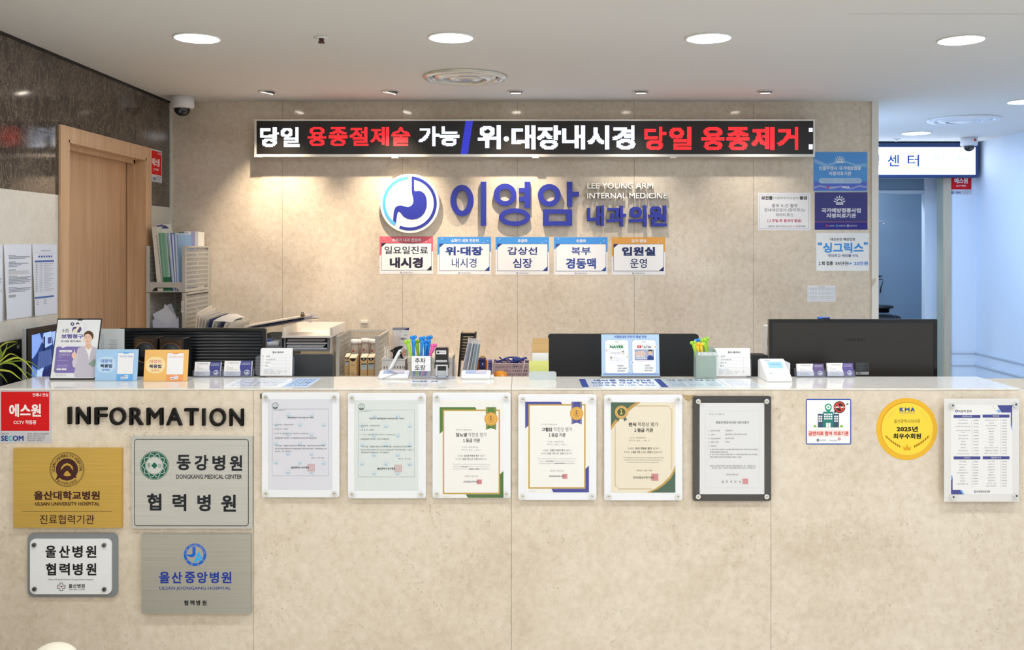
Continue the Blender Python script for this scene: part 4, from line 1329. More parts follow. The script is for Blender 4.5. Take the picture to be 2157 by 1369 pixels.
card(64, 483, '#df6a7c', '소화기 내과 전문의', (85, 284), '일요일진료', '내시경', 0.012, 0.045, '#2d2a44', (34, 334), (70, 298), 'notice with a pink header, leftmost of the row of five', 136)
card(463, 487, '#4c98e6', '소화기 내과 전문의', (92, 282), '위·대장', '내시경', 0.045, 0.008, '#2f4a93', (54, 312), (98, 268), 'notice with a blue header, second from the left', 128)
card(863, 488, '#4a9be9', '초음파', (152, 220), '갑상선', '심장', 0.02, 0.02, '#2e4087', (82, 286), (118, 252), 'middle notice of the row, blue header, three then two big characters', 90)
card(1265, 489, '#4c9aea', '초음파', (152, 220), '복부', '경동맥', 0.02, 0.03, '#38529c', (118, 252), (82, 288), 'notice with a blue header, second from the right in the row', 84)
card(1662, 489, '#e3a452', '감기·장염', (136, 236), '입원실', '운영', 0.045, 0.008, '#2d3b6c', (70, 300), (127, 242), 'notice with an orange header, rightmost of the row of five', 138)

ZN = (1560, 300, 3.803)
G = zt(T, *ZN)


def sun(b, G, x, y, m, s_=1.0):
    for k in range(7):
        a = math.radians(k * 30)
        ca, sa = math.cos(a), math.sin(a)
        r0, r1, w = 27 * s_, 46 * s_, 4 * s_
        b.prism([[(x + r0 * ca - w * sa, y - r0 * sa - w * ca), (x + r1 * ca - w * sa, y - r1 * sa - w * ca), (x + r1 * ca + w * sa, y - r1 * sa + w * ca), (x + r0 * ca + w * sa, y - r0 * sa + w * ca)]], 0.0006, 0.0006, m, G)
    b.prism([arc(x, y, 13 * s_, 22 * s_, 0, 180, 16)], 0.0006, 0.0006, m, G)


def poster(name, fn, label, cat='notice'):
    b = MB()
    fn(b)
    return b.build(name, label=label, cat=cat)


def p_blue(b):
    b.slab(583, 76, 1016, 392, -0.0004, 0, M('#5f9fdc', 0.3), G, 4)
    b.slab(588, 84, 1009, 384, 0.0002, 0.0003, M('#4a96de', 0.3), G)
    b.prism([[(588, 308), (660, 330), (760, 318), (860, 332), (1009, 312), (1009, 384), (588, 384)]], 0.0004, 0.0004, ink('#5a74cf'), G)
    wh = ink('#dce6ef')
    film = ink('#83b8e8')  # wavy reflections of the laminate painted as light bands, here and lower down
    b.prism([[(588, 128), (640, 150), (690, 172), (740, 160), (790, 140), (850, 150), (930, 175), (1009, 168), (1009, 196), (930, 198), (860, 168), (790, 160), (740, 185), (680, 200), (620, 175), (588, 160)]], 0.0004, 0.0004, film, G)
    b.prism([[(588, 355), (640, 340), (720, 362), (800, 345), (880, 366), (950, 340), (1009, 352), (1009, 366), (950, 356), (880, 378), (800, 360), (720, 376), (640, 356), (588, 370)]], 0.0005, 0.0005, ink('#9a9fdc'), G)
    sun(b, G, 795, 150, wh, 0.9); b.rect(766, 152, 824, 165, wh, G, 0.0006)
    lines(b, G, [('인플루엔자 국가예방접종', 627, 190, 964, 222, wh, 0.025), ('지정의료기관', 706, 232, 886, 265, wh, 0.025)], wh, 0.0007)
    b.slab(629, 286, 968, 328, 0.0006, 0.0007, ink('#aecbe6'), G, 18)
    lines(b, G, [('어르신 65세 이상 어린이', 640, 295, 745, 305), ('임신부', 766, 295, 800, 305), ('코로나19 및 기타 국가예방', 822, 295, 955, 305), ('6개월 이상 13세', 655, 310, 740, 320), ('접종대상자 확인 후 접종', 830, 310, 950, 320)], ink('#5b83b5'), 0.0009)
    b.ring(697, 359, 5, 10, RED, G, 0.0007, 16); b.text('질병관리청', 713, 352, 775, 366, wh, G, 0.0007); b.text('KMA', 815, 350, 875, 367, wh, G, 0.0007, 0.04)


def p_navy(b):
    b.slab(594, 399, 1017, 699, -0.0004, 0, M('#2a2c7a', 0.3), G)
    wh = ink('#e2e2ee')
    sun(b, G, 792, 472, wh, 1.0); b.rect(764, 478, 822, 500, wh, G, 0.0006); b.text('국가예방접종', 768, 483, 818, 495, ink('#2a2c7a'), G, 0.0008)
    lines(b, G, [('국가예방접종사업', 648, 526, 962, 563, wh, 0.035), ('지정의료기관', 688, 568, 924, 605, wh, 0.035)], wh, 0.0007)
    b.rect(595, 634, 1016, 639, ink('#a0607e'), G)
    b.rect(595, 642, 1016, 698, ink('#31308a'), G, 0.0002)
    for x, s_, x1, c in ((692, '보건복지부', 750, '#c9495c'), (772, '질병관리청', 840, '#4f9bd6'), (861, '울산광역시의사회', 930, '#c8c8d8')):
        b.ring(x, 667, 5, 10, ink(c), G, 0.0006, 16); b.text(s_, x + 17, 661, x1, 674, wh, G, 0.0006)


def p_shin(b):
    b.slab(606, 725, 1029, 1029, -0.0004, 0, paper('#eef2f4'), G)
    bl = ink('#4a9be6')
    lines(b, G, [('대상포진 예방접종', 718, 764, 918, 787, ink('#2b3140'), 0.012), ('싱그릭스', 660, 803, 984, 884, bl, 0.035), ('“', 618, 798, 652, 824, bl, 0.04), ('”', 986, 798, 1020, 824, bl, 0.04), ('역대최고 예방률 97%', 698, 895, 942, 918, ink('#40548c'), 0.012),
                 ('１회 접종', 625, 953, 740, 984, ink('#23262d'), 0.025), ('25만원', 758, 953, 864, 984, ink('#3f444d'), 0.008), ('22만원', 908, 953, 1020, 984, ink('#3a84dd'), 0.02)], bl, 0.0006)
    b.rect(758, 967, 866, 970, ink('#3f444d'), G, 0.0007); b.prism([[(873, 958), (893, 969), (873, 980)]], 0.0006, 0.0006, bl, G)


def p_health(b):
    b.slab(140, 403, 561, 703, -0.0004, 0, paper('#e9e9ec'), G)
    b.frame(152, 418, 547, 691, 1.8, ink('#6a77a6'), G, 0.0002)
    k = ink('#4b4e5c')
    lines(b, G, [('보건증', 166, 429, 256, 460, INK, 0.035), ('(식품위생,학교급식)', 262, 433, 470, 459, ink('#6c6f78'), 0.0), ('발급', 474, 429, 534, 458, INK, 0.035), ('흉부 X-선 촬영', 250, 491, 452, 520), ('장내세균검사 (장티푸스)', 190, 528, 516, 558),
                 ('파라티푸스', 280, 566, 424, 595), ('(１주일 후 결과지 발급)', 215, 613, 488, 643, ink('#c23a5c'), 0.02), ('✓ 식품위생, 결과지 발급시', 202, 664, 368, 681), ('신분증 꼭 지참', 372, 664, 460, 681, ink('#c26a80')), ('해주세요', 462, 664, 520, 681)], k, 0.0005)


def p_table(b):
    b.slab(536, 1146, 760, 1275, -0.0004, 0, paper('#e3e6ea'), G)
    ln, k = ink('#9aa0a8'), ink('#767c86')
    b.text('이용안내 시간표', 624, 1150, 676, 1160, k, G)
    for y in (1164, 1180, 1207, 1236, 1244): b.rect(545, y, 753, y + 1.4, ln, G)
    for x in (545, 558, 684, 752): b.rect(x, 1164, x + 1.4, 1270, ln, G)
    for i, y in enumerate((1168, 1186, 1200, 1214, 1228, 1248, 1260)):
        b.text('진료시간 안내', 562, y, 610, y + 6, k, G); b.text('오전 오후 접수', 622, y, 676, y + 6, k, G); b.text('점심시간', 690, y, 742, y + 6, k, G)


poster('notice_sheet', p_blue, 'bright blue laminated notice under the right end of the LED board')
poster('notice_sheet', p_navy, 'navy blue notice with a white sun mark, below the bright blue one')
poster('notice_sheet', p_shin, 'white notice with big sky blue characters and a crossed-out price')
poster('notice_sheet', p_health, 'white notice with a magenta line, left of the navy notice')
poster('notice_sheet', p_table, 'small white table sheet alone low on the marble wall')
Y0 = YB
b = MB(); b.rbox(WX(760, Y0), WX(775, Y0), YB - 0.008, YB - 0.0004, WZ(681, Y0), WZ(674, Y0), 0.002, M('#e9e2d3', 0.4)); b.build('cable_clip', label='tiny white cable clip stuck on the marble above the basket', cat='clip')

# ------------------------------------------------------------------ lit corridor sign
YS = 7.36
T = plane(YS)
G = zt(T, 1830, 260, 5.266)
t = thing('lightbox_sign', 'white lit box sign in the corridor with blue and green lettering', 'sign', T((1960, 373, -0.1)))
xl = 1700
DB = M('#1d3a6e', 0.4)
b = MB(); b.slab(xl, 301.3, 2060.5, 373.3, -0.099, -0.006, DB, T); b.prism([rr(xl, 301.3, 2060.5, 373.3), rr(xl + 6, 310, 2054.5, 368)], -0.006, 0.004, DB, T); b.build('housing', t)
b = MB(); b.slab(xl + 6, 310, 2054.5, 368, -0.0058, 0, M('#eef5ff', 0.5, emit=1.6, name='lit_sign_face'), T); b.build('lit_panel', t)
b = MB()
SB, SG = ink('#1c4fa0'), M('#86d2b8', 0.5, emit=0.5, name='pale_green_print')
for i, ch in enumerate('내시경센터'):
    x0 = 1744 + 42 * i
    b = MB(); b.text(ch, x0 - 0.5, 325.5, x0 + 24, 350.5, SB, T, 0.0008, 0.014); b.build('printed_character', t)
b = MB()
b.rect(1958.5, 326, 1959.3, 352, SG, T, 0.0008)
b.text('Endoscopy', 1967.5, 327, 2032, 338, SG, T, 0.0008); b.text('Center', 1967.5, 342.5, 2007, 351.5, SG, T, 0.0008)
b.build('printed_text', t)

b = MB(); b.prism([[(1836, 587), (1840, 588), (1845, 585), (1844.5, 594), (1841, 598), (1839.5, 603), (1836.5, 602)]], 0, 0.0004, paper('#cbc2ac'), plane(YB - 0.0126)); b.build('tape_scrap', label='torn beige tape scrap on the white edge of the marble wall', cat='tape')

# ------------------------------------------------------------------ things on the counter top
ACR = clear('clear_acrylic', '#f4f6fb', 0.05, 0.04, fixed=0.05)
CUP = clear('frosted_cup', '#dce8e6', 0.34, 0.3, fixed=0.05)
ACR2 = clear('frosted_acrylic', '#dfe8ea', 0.62, 0.25)


def surf(Y): return CY + (EZ - TOPZ) * F / Y


# poster in a black-edged stand
Y = 3.305
T0 = plane(Y, 151, surf(Y), 15.5)
T = lambda p: T0((p[0] - 0.122 * (800 - p[1]), p[1], p[2]))
G = zt(T, 0, 650, 8.054)
t = thing('poster_stand', 'upright poster in a dark frame with a woman in a pale suit', 'poster stand', T0((151, surf(Y), 0)))
b = MB(); b.slab(103.4, 668.5, 198.6, 799.6, -0.005, -0.0008, BLACKP, T0, 1.5); b.slab(148, 668.5, 158, 673, -0.005, 0.0012, BLACKP, T0); b.build('frame', t)
b = MB()
b.slab(105.4, 671.5, 197, 796.5, -0.0007, 0, paper('#eef0f4'), T0)
PU, PD, SK, HR, JK = ink('#8276b8'), ink('#5a5480'), ink('#f0cdb8'), ink('#5a4232'), ink('#c9c4d2')
b.prism([[(965, 640), (1040, 640), (1048, 668), (1120, 640), (1400, 640), (1360, 780), (1330, 1092), (935, 1092), (912, 1060), (950, 660)]], 0.0003, 0.0003, PU, G)
b.disc(1226, 247, 32, PD, G, 0.0004, n=24); b.prism([[(1215, 235), (1238, 235), (1238, 252), (1229, 262), (1224, 262), (1224, 250), (1215, 246)]], 0.0006, 0.0006, WHT, G)
b.disc(1315, 247, 28, ink('#332e40'), G, 0.0004, n=20); b.disc(1318, 265, 20, ink('#f6ece4'), G, 0.0005, n=20)
b.prism([[(1225, 395), (1222, 340), (1235, 305), (1275, 292), (1300, 300), (1325, 330), (1350, 292), (1378, 310), (1380, 345), (1350, 395)]], 0.0004, 0.0004, PD, G)
b.prism([[(1232, 395), (1240, 350), (1275, 330), (1310, 300), (1340, 290), (1345, 310), (1320, 350), (1300, 395)]], 0.0005, 0.0005, ink('#f3e4d6'), G)
b.text('3층', 1048, 328, 1172, 396, ink('#5f5e70'), G, 0.0005); b.text('보험청구', 1036, 422, 1412, 500, ink('#6a60a4'), G, 0.0005, 0.04); b.text('꼭 상담 받으세요!', 1030, 530, 1376, 564, ink('#4a4860'), G, 0.0005, 0.015)
b.slab(1000, 700, 1222, 738, 0.0004, 0.0005, WHT, G, 18); b.text('청구 보험청구!', 1036, 710, 1186, 728, PD, G, 0.0008)
lines(b, G, [('전 보험사 청구', 996, 762, 1188, 796), ('가능', 990, 806, 1044, 830)], ink('#f1e2e0'), 0.0006)
lines(b, G, [('실손 의료비 보험 가능', 976, 868, 1158, 890), ('3층 원무과 창구에서', 968, 952, 1154, 972), ('보험청구 상담 신청하세요', 962, 980, 1142, 998)], ink('#d7d0ea'), 0.0006)
b.slab(958, 1014, 1040, 1042, 0.0004, 0.0005, WHT, G, 8); b.slab(1046, 1014, 1128, 1042, 0.0004, 0.0005, WHT, G, 8)
b.text('보험청구 상담데스크 문의', 946, 1118, 1116, 1134, ink('#77758a'), G)
for k in range(8): b.rect(1418, 250 + 16 * k, 1482 - 7 * (k % 3), 252 + 16 * k, ink('#c6c9d6'), G)
# printed figure
b.prism([[(1250, 1120), (1290, 960), (1305, 700), (1330, 660), (1440, 630), (1560, 630), (1640, 662), (1660, 760), (1640, 1165), (1270, 1165)]], 0.0006, 0.0006, JK, G)
b.prism([[(1305, 740), (1330, 780), (1310, 900), (1275, 1005), (1235, 985), (1222, 900), (1250, 850), (1285, 830)]], 0.0007, 0.0007, ink('#d6d2dc'), G)
b.prism([[(1215, 810), (1216, 770), (1240, 740), (1256, 736), (1254, 690), (1266, 680), (1276, 740), (1294, 752), (1290, 820), (1262, 855), (1238, 845)]], 0.0008, 0.0008, SK, G)
b.prism([[(1440, 640), (1500, 800), (1505, 885), (1525, 800), (1560, 640), (1500, 610)]], 0.0008, 0.0008, ink('#f4f3f6'), G)
b.prism([[(1455, 590), (1545, 590), (1552, 655), (1500, 690), (1450, 655)]], 0.0009, 0.0009, ink('#e6bda5'), G)
b.prism([ell(1505, 455, 84, 88, 32)], 0.0010, 0.0010, HR, G); b.prism([ell(1492, 500, 70, 94, 32)], 0.0011, 0.0011, SK, G)
b.prism([[(1424, 480), (1430, 420), (1470, 385), (1530, 385), (1566, 430), (1570, 500), (1545, 450), (1500, 415), (1450, 430)]], 0.0012, 0.0012, HR, G)
for x in (1466, 1516): b.prism([ell(x, 487, 9, 4, 12)], 0.0013, 0.0013, ink('#3a2a22'), G); b.rect(x - 13, 470, x + 13, 474, ink('#6b4c3a'), G, 0.0013)
b.prism([[(1466, 547), (1490, 542), (1514, 547), (1490, 558)]], 0.0013, 0.0013, ink('#cf6a68'), G); b.prism([[(1488, 500), (1496, 528), (1482, 530)]], 0.0013, 0.0013, ink('#e2b59d'), G)
b.prism([[(1500, 940), (1600, 850), (1640, 900), (1600, 990), (1560, 985)]], 0.0010, 0.0010, ink('#8fa596'), G)
b.build('poster_sheet', t)
b = MB(); b.box(WX(140, Y), WX(162, Y), Y + 0.03, Y + 0.085, TOPZ + 0.0008, TOPZ + 0.004, ACR); b.box(WX(140, Y), WX(162, Y), Y + 0.05, Y + 0.053, TOPZ + 0.004, TOPZ + 0.14, ACR); b.build('rear_prop', t)


def medicine_card(x0, x1, Y, bg, oval, c1, c2, c3, phone, label, bottom):
    T = plane(Y, (x0 + x1) / 2, surf(Y), 8)
    by = surf(Y)
    t = thing('card_stand', label, 'card stand', T(((x0 + x1) / 2, by, 0)), 'bowel medicine card stands')
    sx = (x1 - x0) / 971.0
    G = lambda p: T((x0 + (p[0] - 760) * sx, by - (1300 - p[1]) * 66.5 / 705, p[2]))
    b = MB(); b.slab(760, 595, 1731, 1300, -0.0025, -0.0006, ACR, G); b.box(WX(x0, Y), WX(x1, Y), Y + 0.0005, Y + 0.035, TOPZ + 0.0006, TOPZ + 0.0026, ACR); b.build('holder', t)
    b = MB()
    b.slab(762, 600, 1729, 1296, -0.0005, 0, M(bg, 0.4), G)
    b.slab(790, 760, 1222, 1122, 0.0002, 0.0003, ink(oval), G, 170)
    lines(b, G, [('대장약', 872, 822, 1140, 900, ink(c1), 0.012), ('복용법', 872, 928, 1138, 1010, ink(c2), 0.03), (bottom, 905, 1036, 1108, 1084, ink(c3), 0.01)], ink(c1), 0.0006)
    b.slab(1255, 664, 1632, 1296, 0.0003, 0.0004, ink(phone), G, 20)
    b.slab(1262, 676, 1626, 1150, 0.0005, 0.0006, WHT, G, 14); b.prism([[(1370, 676), (1518, 676), (1495, 700), (1392, 700)]], 0.0007, 0.0007, ink(phone), G)
    b.text('대장 알약 복용법', 1300, 742, 1600, 780, ink(c3), G, 0.0008)
    b.slab(1355, 1182, 1435, 1262, 0.0005, 0.0006, WHT, G, 4); b.slab(1445, 1176, 1520, 1250, 0.0007, 0.0008, WHT, G, 4); b.rect(1358, 1186, 1432, 1206, ink(c1), G, 0.0009); b.rect(1372, 1234, 1425, 1250, ink('#6a7fb0'), G, 0.0009); b.rect(1455, 1200, 1500, 1216, ink('#9fb0d0'), G, 0.0010)
    b.build('card', t)


medicine_card(199.3, 288.7, 3.288, '#a9d0f4', '#c3dff8', '#3f62c0', '#1c2b52', '#3a7ad6', '#6db2ef', 'light blue printed card stand to the right of the poster stand', '-알약복용-')
medicine_card(302, 394.8, 3.277, '#f2bf6e', '#f6e0aa', '#e88f80', '#2c3a68', '#ef9a6a', '#f0a467', 'orange printed card stand in front of the black speakers', '-장세척-')


def card_holder(x0, x1, Y, top, label, clabel, purple, lean=14):
    by = surf(Y)
    T = plane(Y, (x0 + x1) / 2, by, lean)
    s = Y / F
    w = x1 - x0
    t = thing('business_card_holder', label, 'card holder', T(((x0 + x1) / 2, by, 0)), 'clear business card holders')
    b = MB()
    b.slab(x0, by - 22, x1, by - 4, -0.022, -0.02, ACR, T); b.box(WX(x0, Y), WX(x1, Y), Y - 0.003, Y + 0.02, TOPZ + 0.0006, TOPZ + 0.003, ACR)
    for xx in (x0, x1 - 1.2): b.prism([[(xx, by - 3.8), (xx + 1.2, by - 3.8), (xx + 1.2, by - 16), (xx, by - 16)]], -0.0195, 0.002, ACR, T)
    b.slab(x0 + 1.4, by - 13, x1 - 1.4, by - 2.2, 0.001, 0.003, ACR, T)
    b.build('tray', t)
    h = by - 3.6 - top
    G = lambda p: T((x0 + 3 + p[0] * (w - 6) / 340.0, top + p[1] * h / 180.0, p[2]))
    b = MB()
    b.slab(0, 0, 340, 180, -0.012, -0.0006, paper('#f2f1f0'), G)
    pts = [(206, 0), (340, 0), (340, 180), (206, 180), (211, 150), (207, 120), (196, 90), (195, 60), (203, 30)]
    b.prism([pts], -0.0003, -0.0003, ink(purple), G)
    lines(b, G, [('이영암내과의원', 45, 18, 175, 34), ('원 장', 38, 62, 58, 72), ('이  영  암', 38, 78, 108, 94), ('내과 전문의 소화기 내시경 전문의', 30, 102, 165, 110), ('울산광역시 남구 문수로 51', 28, 136, 130, 146), ('TEL 052-000-0000', 28, 154, 150, 164)], ink('#6a6c80'), 0.0)
    lines(b, G, [('이영암내과의원', 222, 22, 322, 34), ('INTERNAL MEDICINE', 214, 40, 322, 50)], WHT, 0.0)
    b.ring(288, 140, 26, 33, WHT, G, 0.0, 24); b.prism([[(288, 115), (292, 115), (292, 128), (306, 132), (308, 150), (292, 160), (275, 156), (266, 146), (270, 138), (282, 140), (288, 134)]], 0.0, 0.0, WHT, G)
    b.build('business_card', label=clabel, cat='business cards', group='white and navy business cards')


card_holder(405, 465.5, 3.372, 762, 'clear card holder nearest the orange card stand', 'white and navy cards in the holder nearest the orange stand', '#454a8c')
card_holder(467.5, 531, 3.372, 760, 'clear card holder next to the left form stand', 'white and navy cards in the holder next to the left form stand', '#454a8c')
card_holder(1677.5, 1740, 3.37, 766, 'clear card holder next to the white terminal', 'cards with a faded purple side, next to the white terminal', '#6c5f92')
card_holder(1741.5, 1802, 3.37, 764.5, 'clear card holder before the right end monitor, rightmost on the counter', 'cards with a purple side in the rightmost holder', '#655a9a')


def form_stand(x0, x1, Y, top, label, plabel, left_tab):
    by = surf(Y)
    T = plane(Y, (x0 + x1) / 2, by, 6)
    t = thing('form_holder', label, 'form holder', T(((x0 + x1) / 2, by, 0)), 'clear holders for consent forms')
    b = MB()
    xa = x0 - (15 if left_tab else 3)
    b.slab(xa, by - 46, x1 + 2, by - 3.2, -0.0215, -0.0195, ACR, T, 7 if left_tab else 3); b.box(WX(x0 - 2, Y), WX(x1 + 2, Y), Y - 0.004, Y + 0.02, TOPZ + 0.0006, TOPZ + 0.0028, ACR)
    b.slab(x1 + 0.6, by - 40, x1 + 2, by - 3, -0.0194, 0.0005, ACR, T)
    b.build('holder', t)
    h = by - 3.4 - top
    G = lambda p: T((x0 + p[0] * (x1 - x0) / 390.0, top + p[1] * h / 350.0, p[2]))
    b = MB()
    b.slab(0, 0, 390, 350, -0.006, -0.0008, paper('#f2f2f2'), G); b.slab(-16, 12, 376, 350, -0.012, -0.0065, paper('#e9e8ea'), G)
    k, ln = ink('#7d8088'), ink('#b9bcc4')
    b.text('접수 동의서', 140, 40, 276, 66, ink('#3b3e46'), G, 0.0, 0.015)
    lines(b, G, [('1', 22, 96, 28, 112), ('성명', 60, 94, 104, 116), ('2', 22, 136, 28, 152), ('주민등록번호', 60, 138, 180, 156), ('3', 22, 176, 28, 192), ('연락처', 55, 176, 120, 196), ('4', 22, 216, 28, 232), ('주소', 50, 216, 92, 236), ('개인정보수집동의', 36, 270, 150, 280, ink('#6f8fc4')), ('진료목적    보험청구    예약안내    기타', 36, 292, 320, 302), ('동의함    동의하지 않음    서명', 36, 314, 240, 324)], k, 0.0)
    for y, x in ((118, 110), (160, 190), (200, 130), (240, 100), (262, 30), (284, 30), (306, 30), (328, 30)): b.rect(x, y, 370, y + 1.6, ln, G, -0.0002)
    for x in (310, 12): b.rect(x, 120, x + 1.4, 330, ln, G, -0.0002)
    b.build('form_pad', label=plabel, cat='forms', group='white consent form pads')


form_stand(549, 614.5, 3.374, 733.5, 'clear form holder with a rounded tab, left half of the counter', 'white consent forms in the holder before the striped black monitor', True)
form_stand(1508, 1581.5, 3.37, 733.5, 'clear form holder beside the frosted pen cup', 'white consent forms between the frosted pen cup and white terminal', False)

# laminated sheets lying on the counter top


def flat_sheet(x0, x1, y0, y1, fn, label, bg='#e9eef2', z=0.0):
    G = frame((x0, y1, TOPZ + 0.0008 + z), (1, 0, 0), (0, 1, 0), 0.001)
    b = MB()
    b.slab(0, 0, (x1 - x0) * 1000, (y1 - y0) * 1000, -0.0006, 0, M(bg, 0.12), G)
    fn(b, G)
    return b.build('laminated_sheet', label=label, cat='laminated notice', group='laminated notices lying on the counter')


def fs_left(b, G):
    b.rect(200, 0, 285, 210, ink('#b9cfe9'), G, 0.0001)
    bl, gy = ink('#3f67b0'), ink('#8d9bb5')
    for i, s_ in enumerate(('내시경 검사 안내문', '검사 전 금식 안내', '약 복용 방법 안내', '검사 후 주의사항', '예약 변경은 전화로')):
        b.text(s_, 18, 22 + 36 * i, 175, 40 + 36 * i, gy, G, 0.0003); b.text('안내 ' + s_[:5], 208, 20 + 36 * i, 275, 40 + 36 * i, bl, G, 0.0003, 0.01)


def fs_navy(b, G):
    nv = ink('#1f3c86')
    b.rect(0, 0, 22, 199, nv, G, 0.0001); b.rect(262, 0, 285, 199, nv, G, 0.0001)
    b.text('내시경 검사 안내', 50, 14, 245, 58, ink('#2a4a90'), G, 0.0003, 0.03)
    b.text('건강보험 대상자 확인', 36, 74, 250, 116, ink('#5a7ab8'), G, 0.0003, 0.02)
    b.text('신분증을 제시해 주세요', 36, 132, 250, 174, ink('#8aa4d0'), G, 0.0003, 0.015)


def fs_mid(b, G):
    k = ink('#5c7aa6')
    b.text('대장 검사 전 복용 안내', 15, 20, 180, 44, ink('#33496e'), G, 0.0003, 0.02)
    for i in range(4):
        for j_ in range(3): b.text(('위내시경', '대장내시경', '국가검진')[(i + j_) % 3], 14 + 62 * j_, 70 + 30 * i, 60 + 60 * j_, 84 + 30 * i, k, G, 0.0003)


def fs_small(b, G):
    k = ink('#7f8fb0')
    for i in range(6): b.text(('수면내시경 안내', '검사 예약 문의', '접수 후 대기')[i % 3], 12, 18 + 28 * i, 84 - 6 * (i % 2), 32 + 28 * i, k, G, 0.0003)


flat_sheet(-0.993, -0.707, 3.135, 3.345, fs_left, 'white and light blue laminated notice left of the bare counter stretch')
flat_sheet(0.2, 0.485, 3.13, 3.329, fs_navy, 'laminated notice with navy side bars in front of the tent display')
flat_sheet(0.488, 0.683, 3.13, 3.329, fs_mid, 'pale green-blue laminated notice in front of the frosted pen cup', '#d6e4ea')
flat_sheet(0.686, 0.80, 3.13, 3.329, fs_small, 'small white laminated notice left of the white terminal')
b = MB()
G = frame((-0.385, 3.292, TOPZ + 0.0007), (1, 0, 0), (0, 1, 0), 0.001)
b.slab(0, 0, 108, 60, -0.0005, 0, M('#e6edf6', 0.15), G); b.text('주차등록 · 도장', 8, 10, 98, 36, ink('#34508e'), G, 0.0003, 0.02)
b.build('laminated_sheet', label='small strip with blue writing in front of the parking stamp', cat='laminated notice', group='laminated notices lying on the counter')

# signature pads
WP = M('#f1f3f6', 0.3)


def sign_pad(x0, x1, pen, label):
    Y0, Y1 = 3.328, 3.39
    X0, X1 = WX(x0, Y0), WX(x1, Y0)
    t = thing('signature_pad', label, 'signature pad', ((X0 + X1) / 2, Y0 + 0.03, TOPZ), 'white signature pads')
    b = MB()
    prof = [(Y0, TOPZ + 0.0005), (Y0 - 0.003, TOPZ + 0.006), (Y0 + 0.001, TOPZ + 0.011), (Y1 - 0.004, TOPZ + 0.024), (Y1, TOPZ + 0.02), (Y1, TOPZ + 0.0005)]
    n = len(prof)
    xs = (X0, X0 + 0.005, X1 - 0.005, X1)
    vs = []
    for i, x in enumerate(xs):
        sh = 0.004 if i in (0, 3) else 0
        vs += [(x, y + (sh if y < Y0 + .03 else -sh), max(z - sh * .5, TOPZ + 0.0005)) for y, z in prof]
    fs = [(i * n + k, (i + 1) * n + k, (i + 1) * n + (k + 1) % n, i * n + (k + 1) % n) for i in range(3) for k in range(n)] + [list(range(n)), list(range(3 * n, 4 * n))]
    b.add(vs, fs, WP); b.build('body', t)
    R = frame((X0, Y1 - 0.004, TOPZ + 0.0246), (1, 0, 0), (0, Y1 - Y0 - 0.005, 0.013), 0.001)
    b = MB(); b.slab(14, 6, 88, 34, 0, 0.0006, M('#aebfe2', 0.2), R, 2); b.rect(50, 8, 86, 32, M('#d8d2e0', 0.2), R, 0.0009); b.build('screen', t)
    if pen:
        a, c = Vector((WX(817, 3.36), 3.37, TOPZ + 0.02)), Vector((WX(843, 3.36), 3.37, WZ(737, 3.37)))
        b = MB(); b.tube([a, a.lerp(c, .15), a.lerp(c, .5), a.lerp(c, .92), c], [0.004, 0.0062, 0.0055, 0.0062, 0.003], WP, n=12); b.build('stylus', t)
        b = MB(); q = a.lerp(c, 0.9); b.tube([q + Vector((0.003, -0.0055, 0.0)), q + Vector((0.006, -0.007, 0.001))], 0.002, BLACKP); b.build('stylus_tip', t)
        b = MB(); b.tube([q + Vector((0, -0.008, -.01)), q + Vector((-0.02, -0.012, -0.055)), a + Vector((-.002, -.01, .006)), a + Vector((0.02, -.02, .002)), a + Vector((.036, -.03, -.002)), a + Vector((.01, -.046, -.008)), a + Vector((-.012, -0.055, -.018))], 0.0008, M('#5b6066', 0.5), n=6); b.build('cable', t)
    else:
        b = MB(); b.rbox(X1 + 0.002, X1 + 0.011, Y0 + 0.006, Y0 + 0.018, TOPZ + 0.0005, TOPZ + 0.014, 0.002, WP); b.build('plug', t)
        b = MB(); b.tube([(X1 - 0.002, Y0 + .03, TOPZ + .016), (X1 + .012, Y0 + .03, TOPZ + .022), (X1 + .02, Y0 + .03, TOPZ + .01), (X1 + .006, Y0 + .012, TOPZ + .008), (X1 - 0.004, Y0 + .006, TOPZ + .003)], 0.001, M('#5a2e2a', 0.5), n=6); b.build('cable', t)


sign_pad(796, 859.5, True, 'white signature pad with a slanted white stylus beside the parking pen box')
sign_pad(971, 1033, False, 'white signature pad without a stylus, in front of the leaning files')

# bone-topped pens


def pen(a, c, col, label, group, r=0.0042, cat='pen'):
    a, c = Vector(a), Vector(c)
    m = M(col, 0.3)
    b = MB()
    b.tube([a, a.lerp(c, .08), a.lerp(c, .3), a.lerp(c, .75), a.lerp(c, .9), c], [0.0012, r * .75, r * .95, r * .9, r * 1.25, r * 1.1], m, n=12)
    d = (c - a).normalized()
    for s_ in (-1, 1):
        q = c + Vector((s_ * r * 1.05, 0, r * (0.6 if s_ > 0 else 0.2))) + d * r * .4
        prof = [(max(r * 1.25 * math.cos(a_ * math.pi / 8), 0.0001), r * 1.3 * math.sin(a_ * math.pi / 8)) for a_ in range(-4, 5)]
        b.lathe(prof, m, at(q), 18)
    return b.build('ballpoint_pen', label=label, cat=cat, group=group)


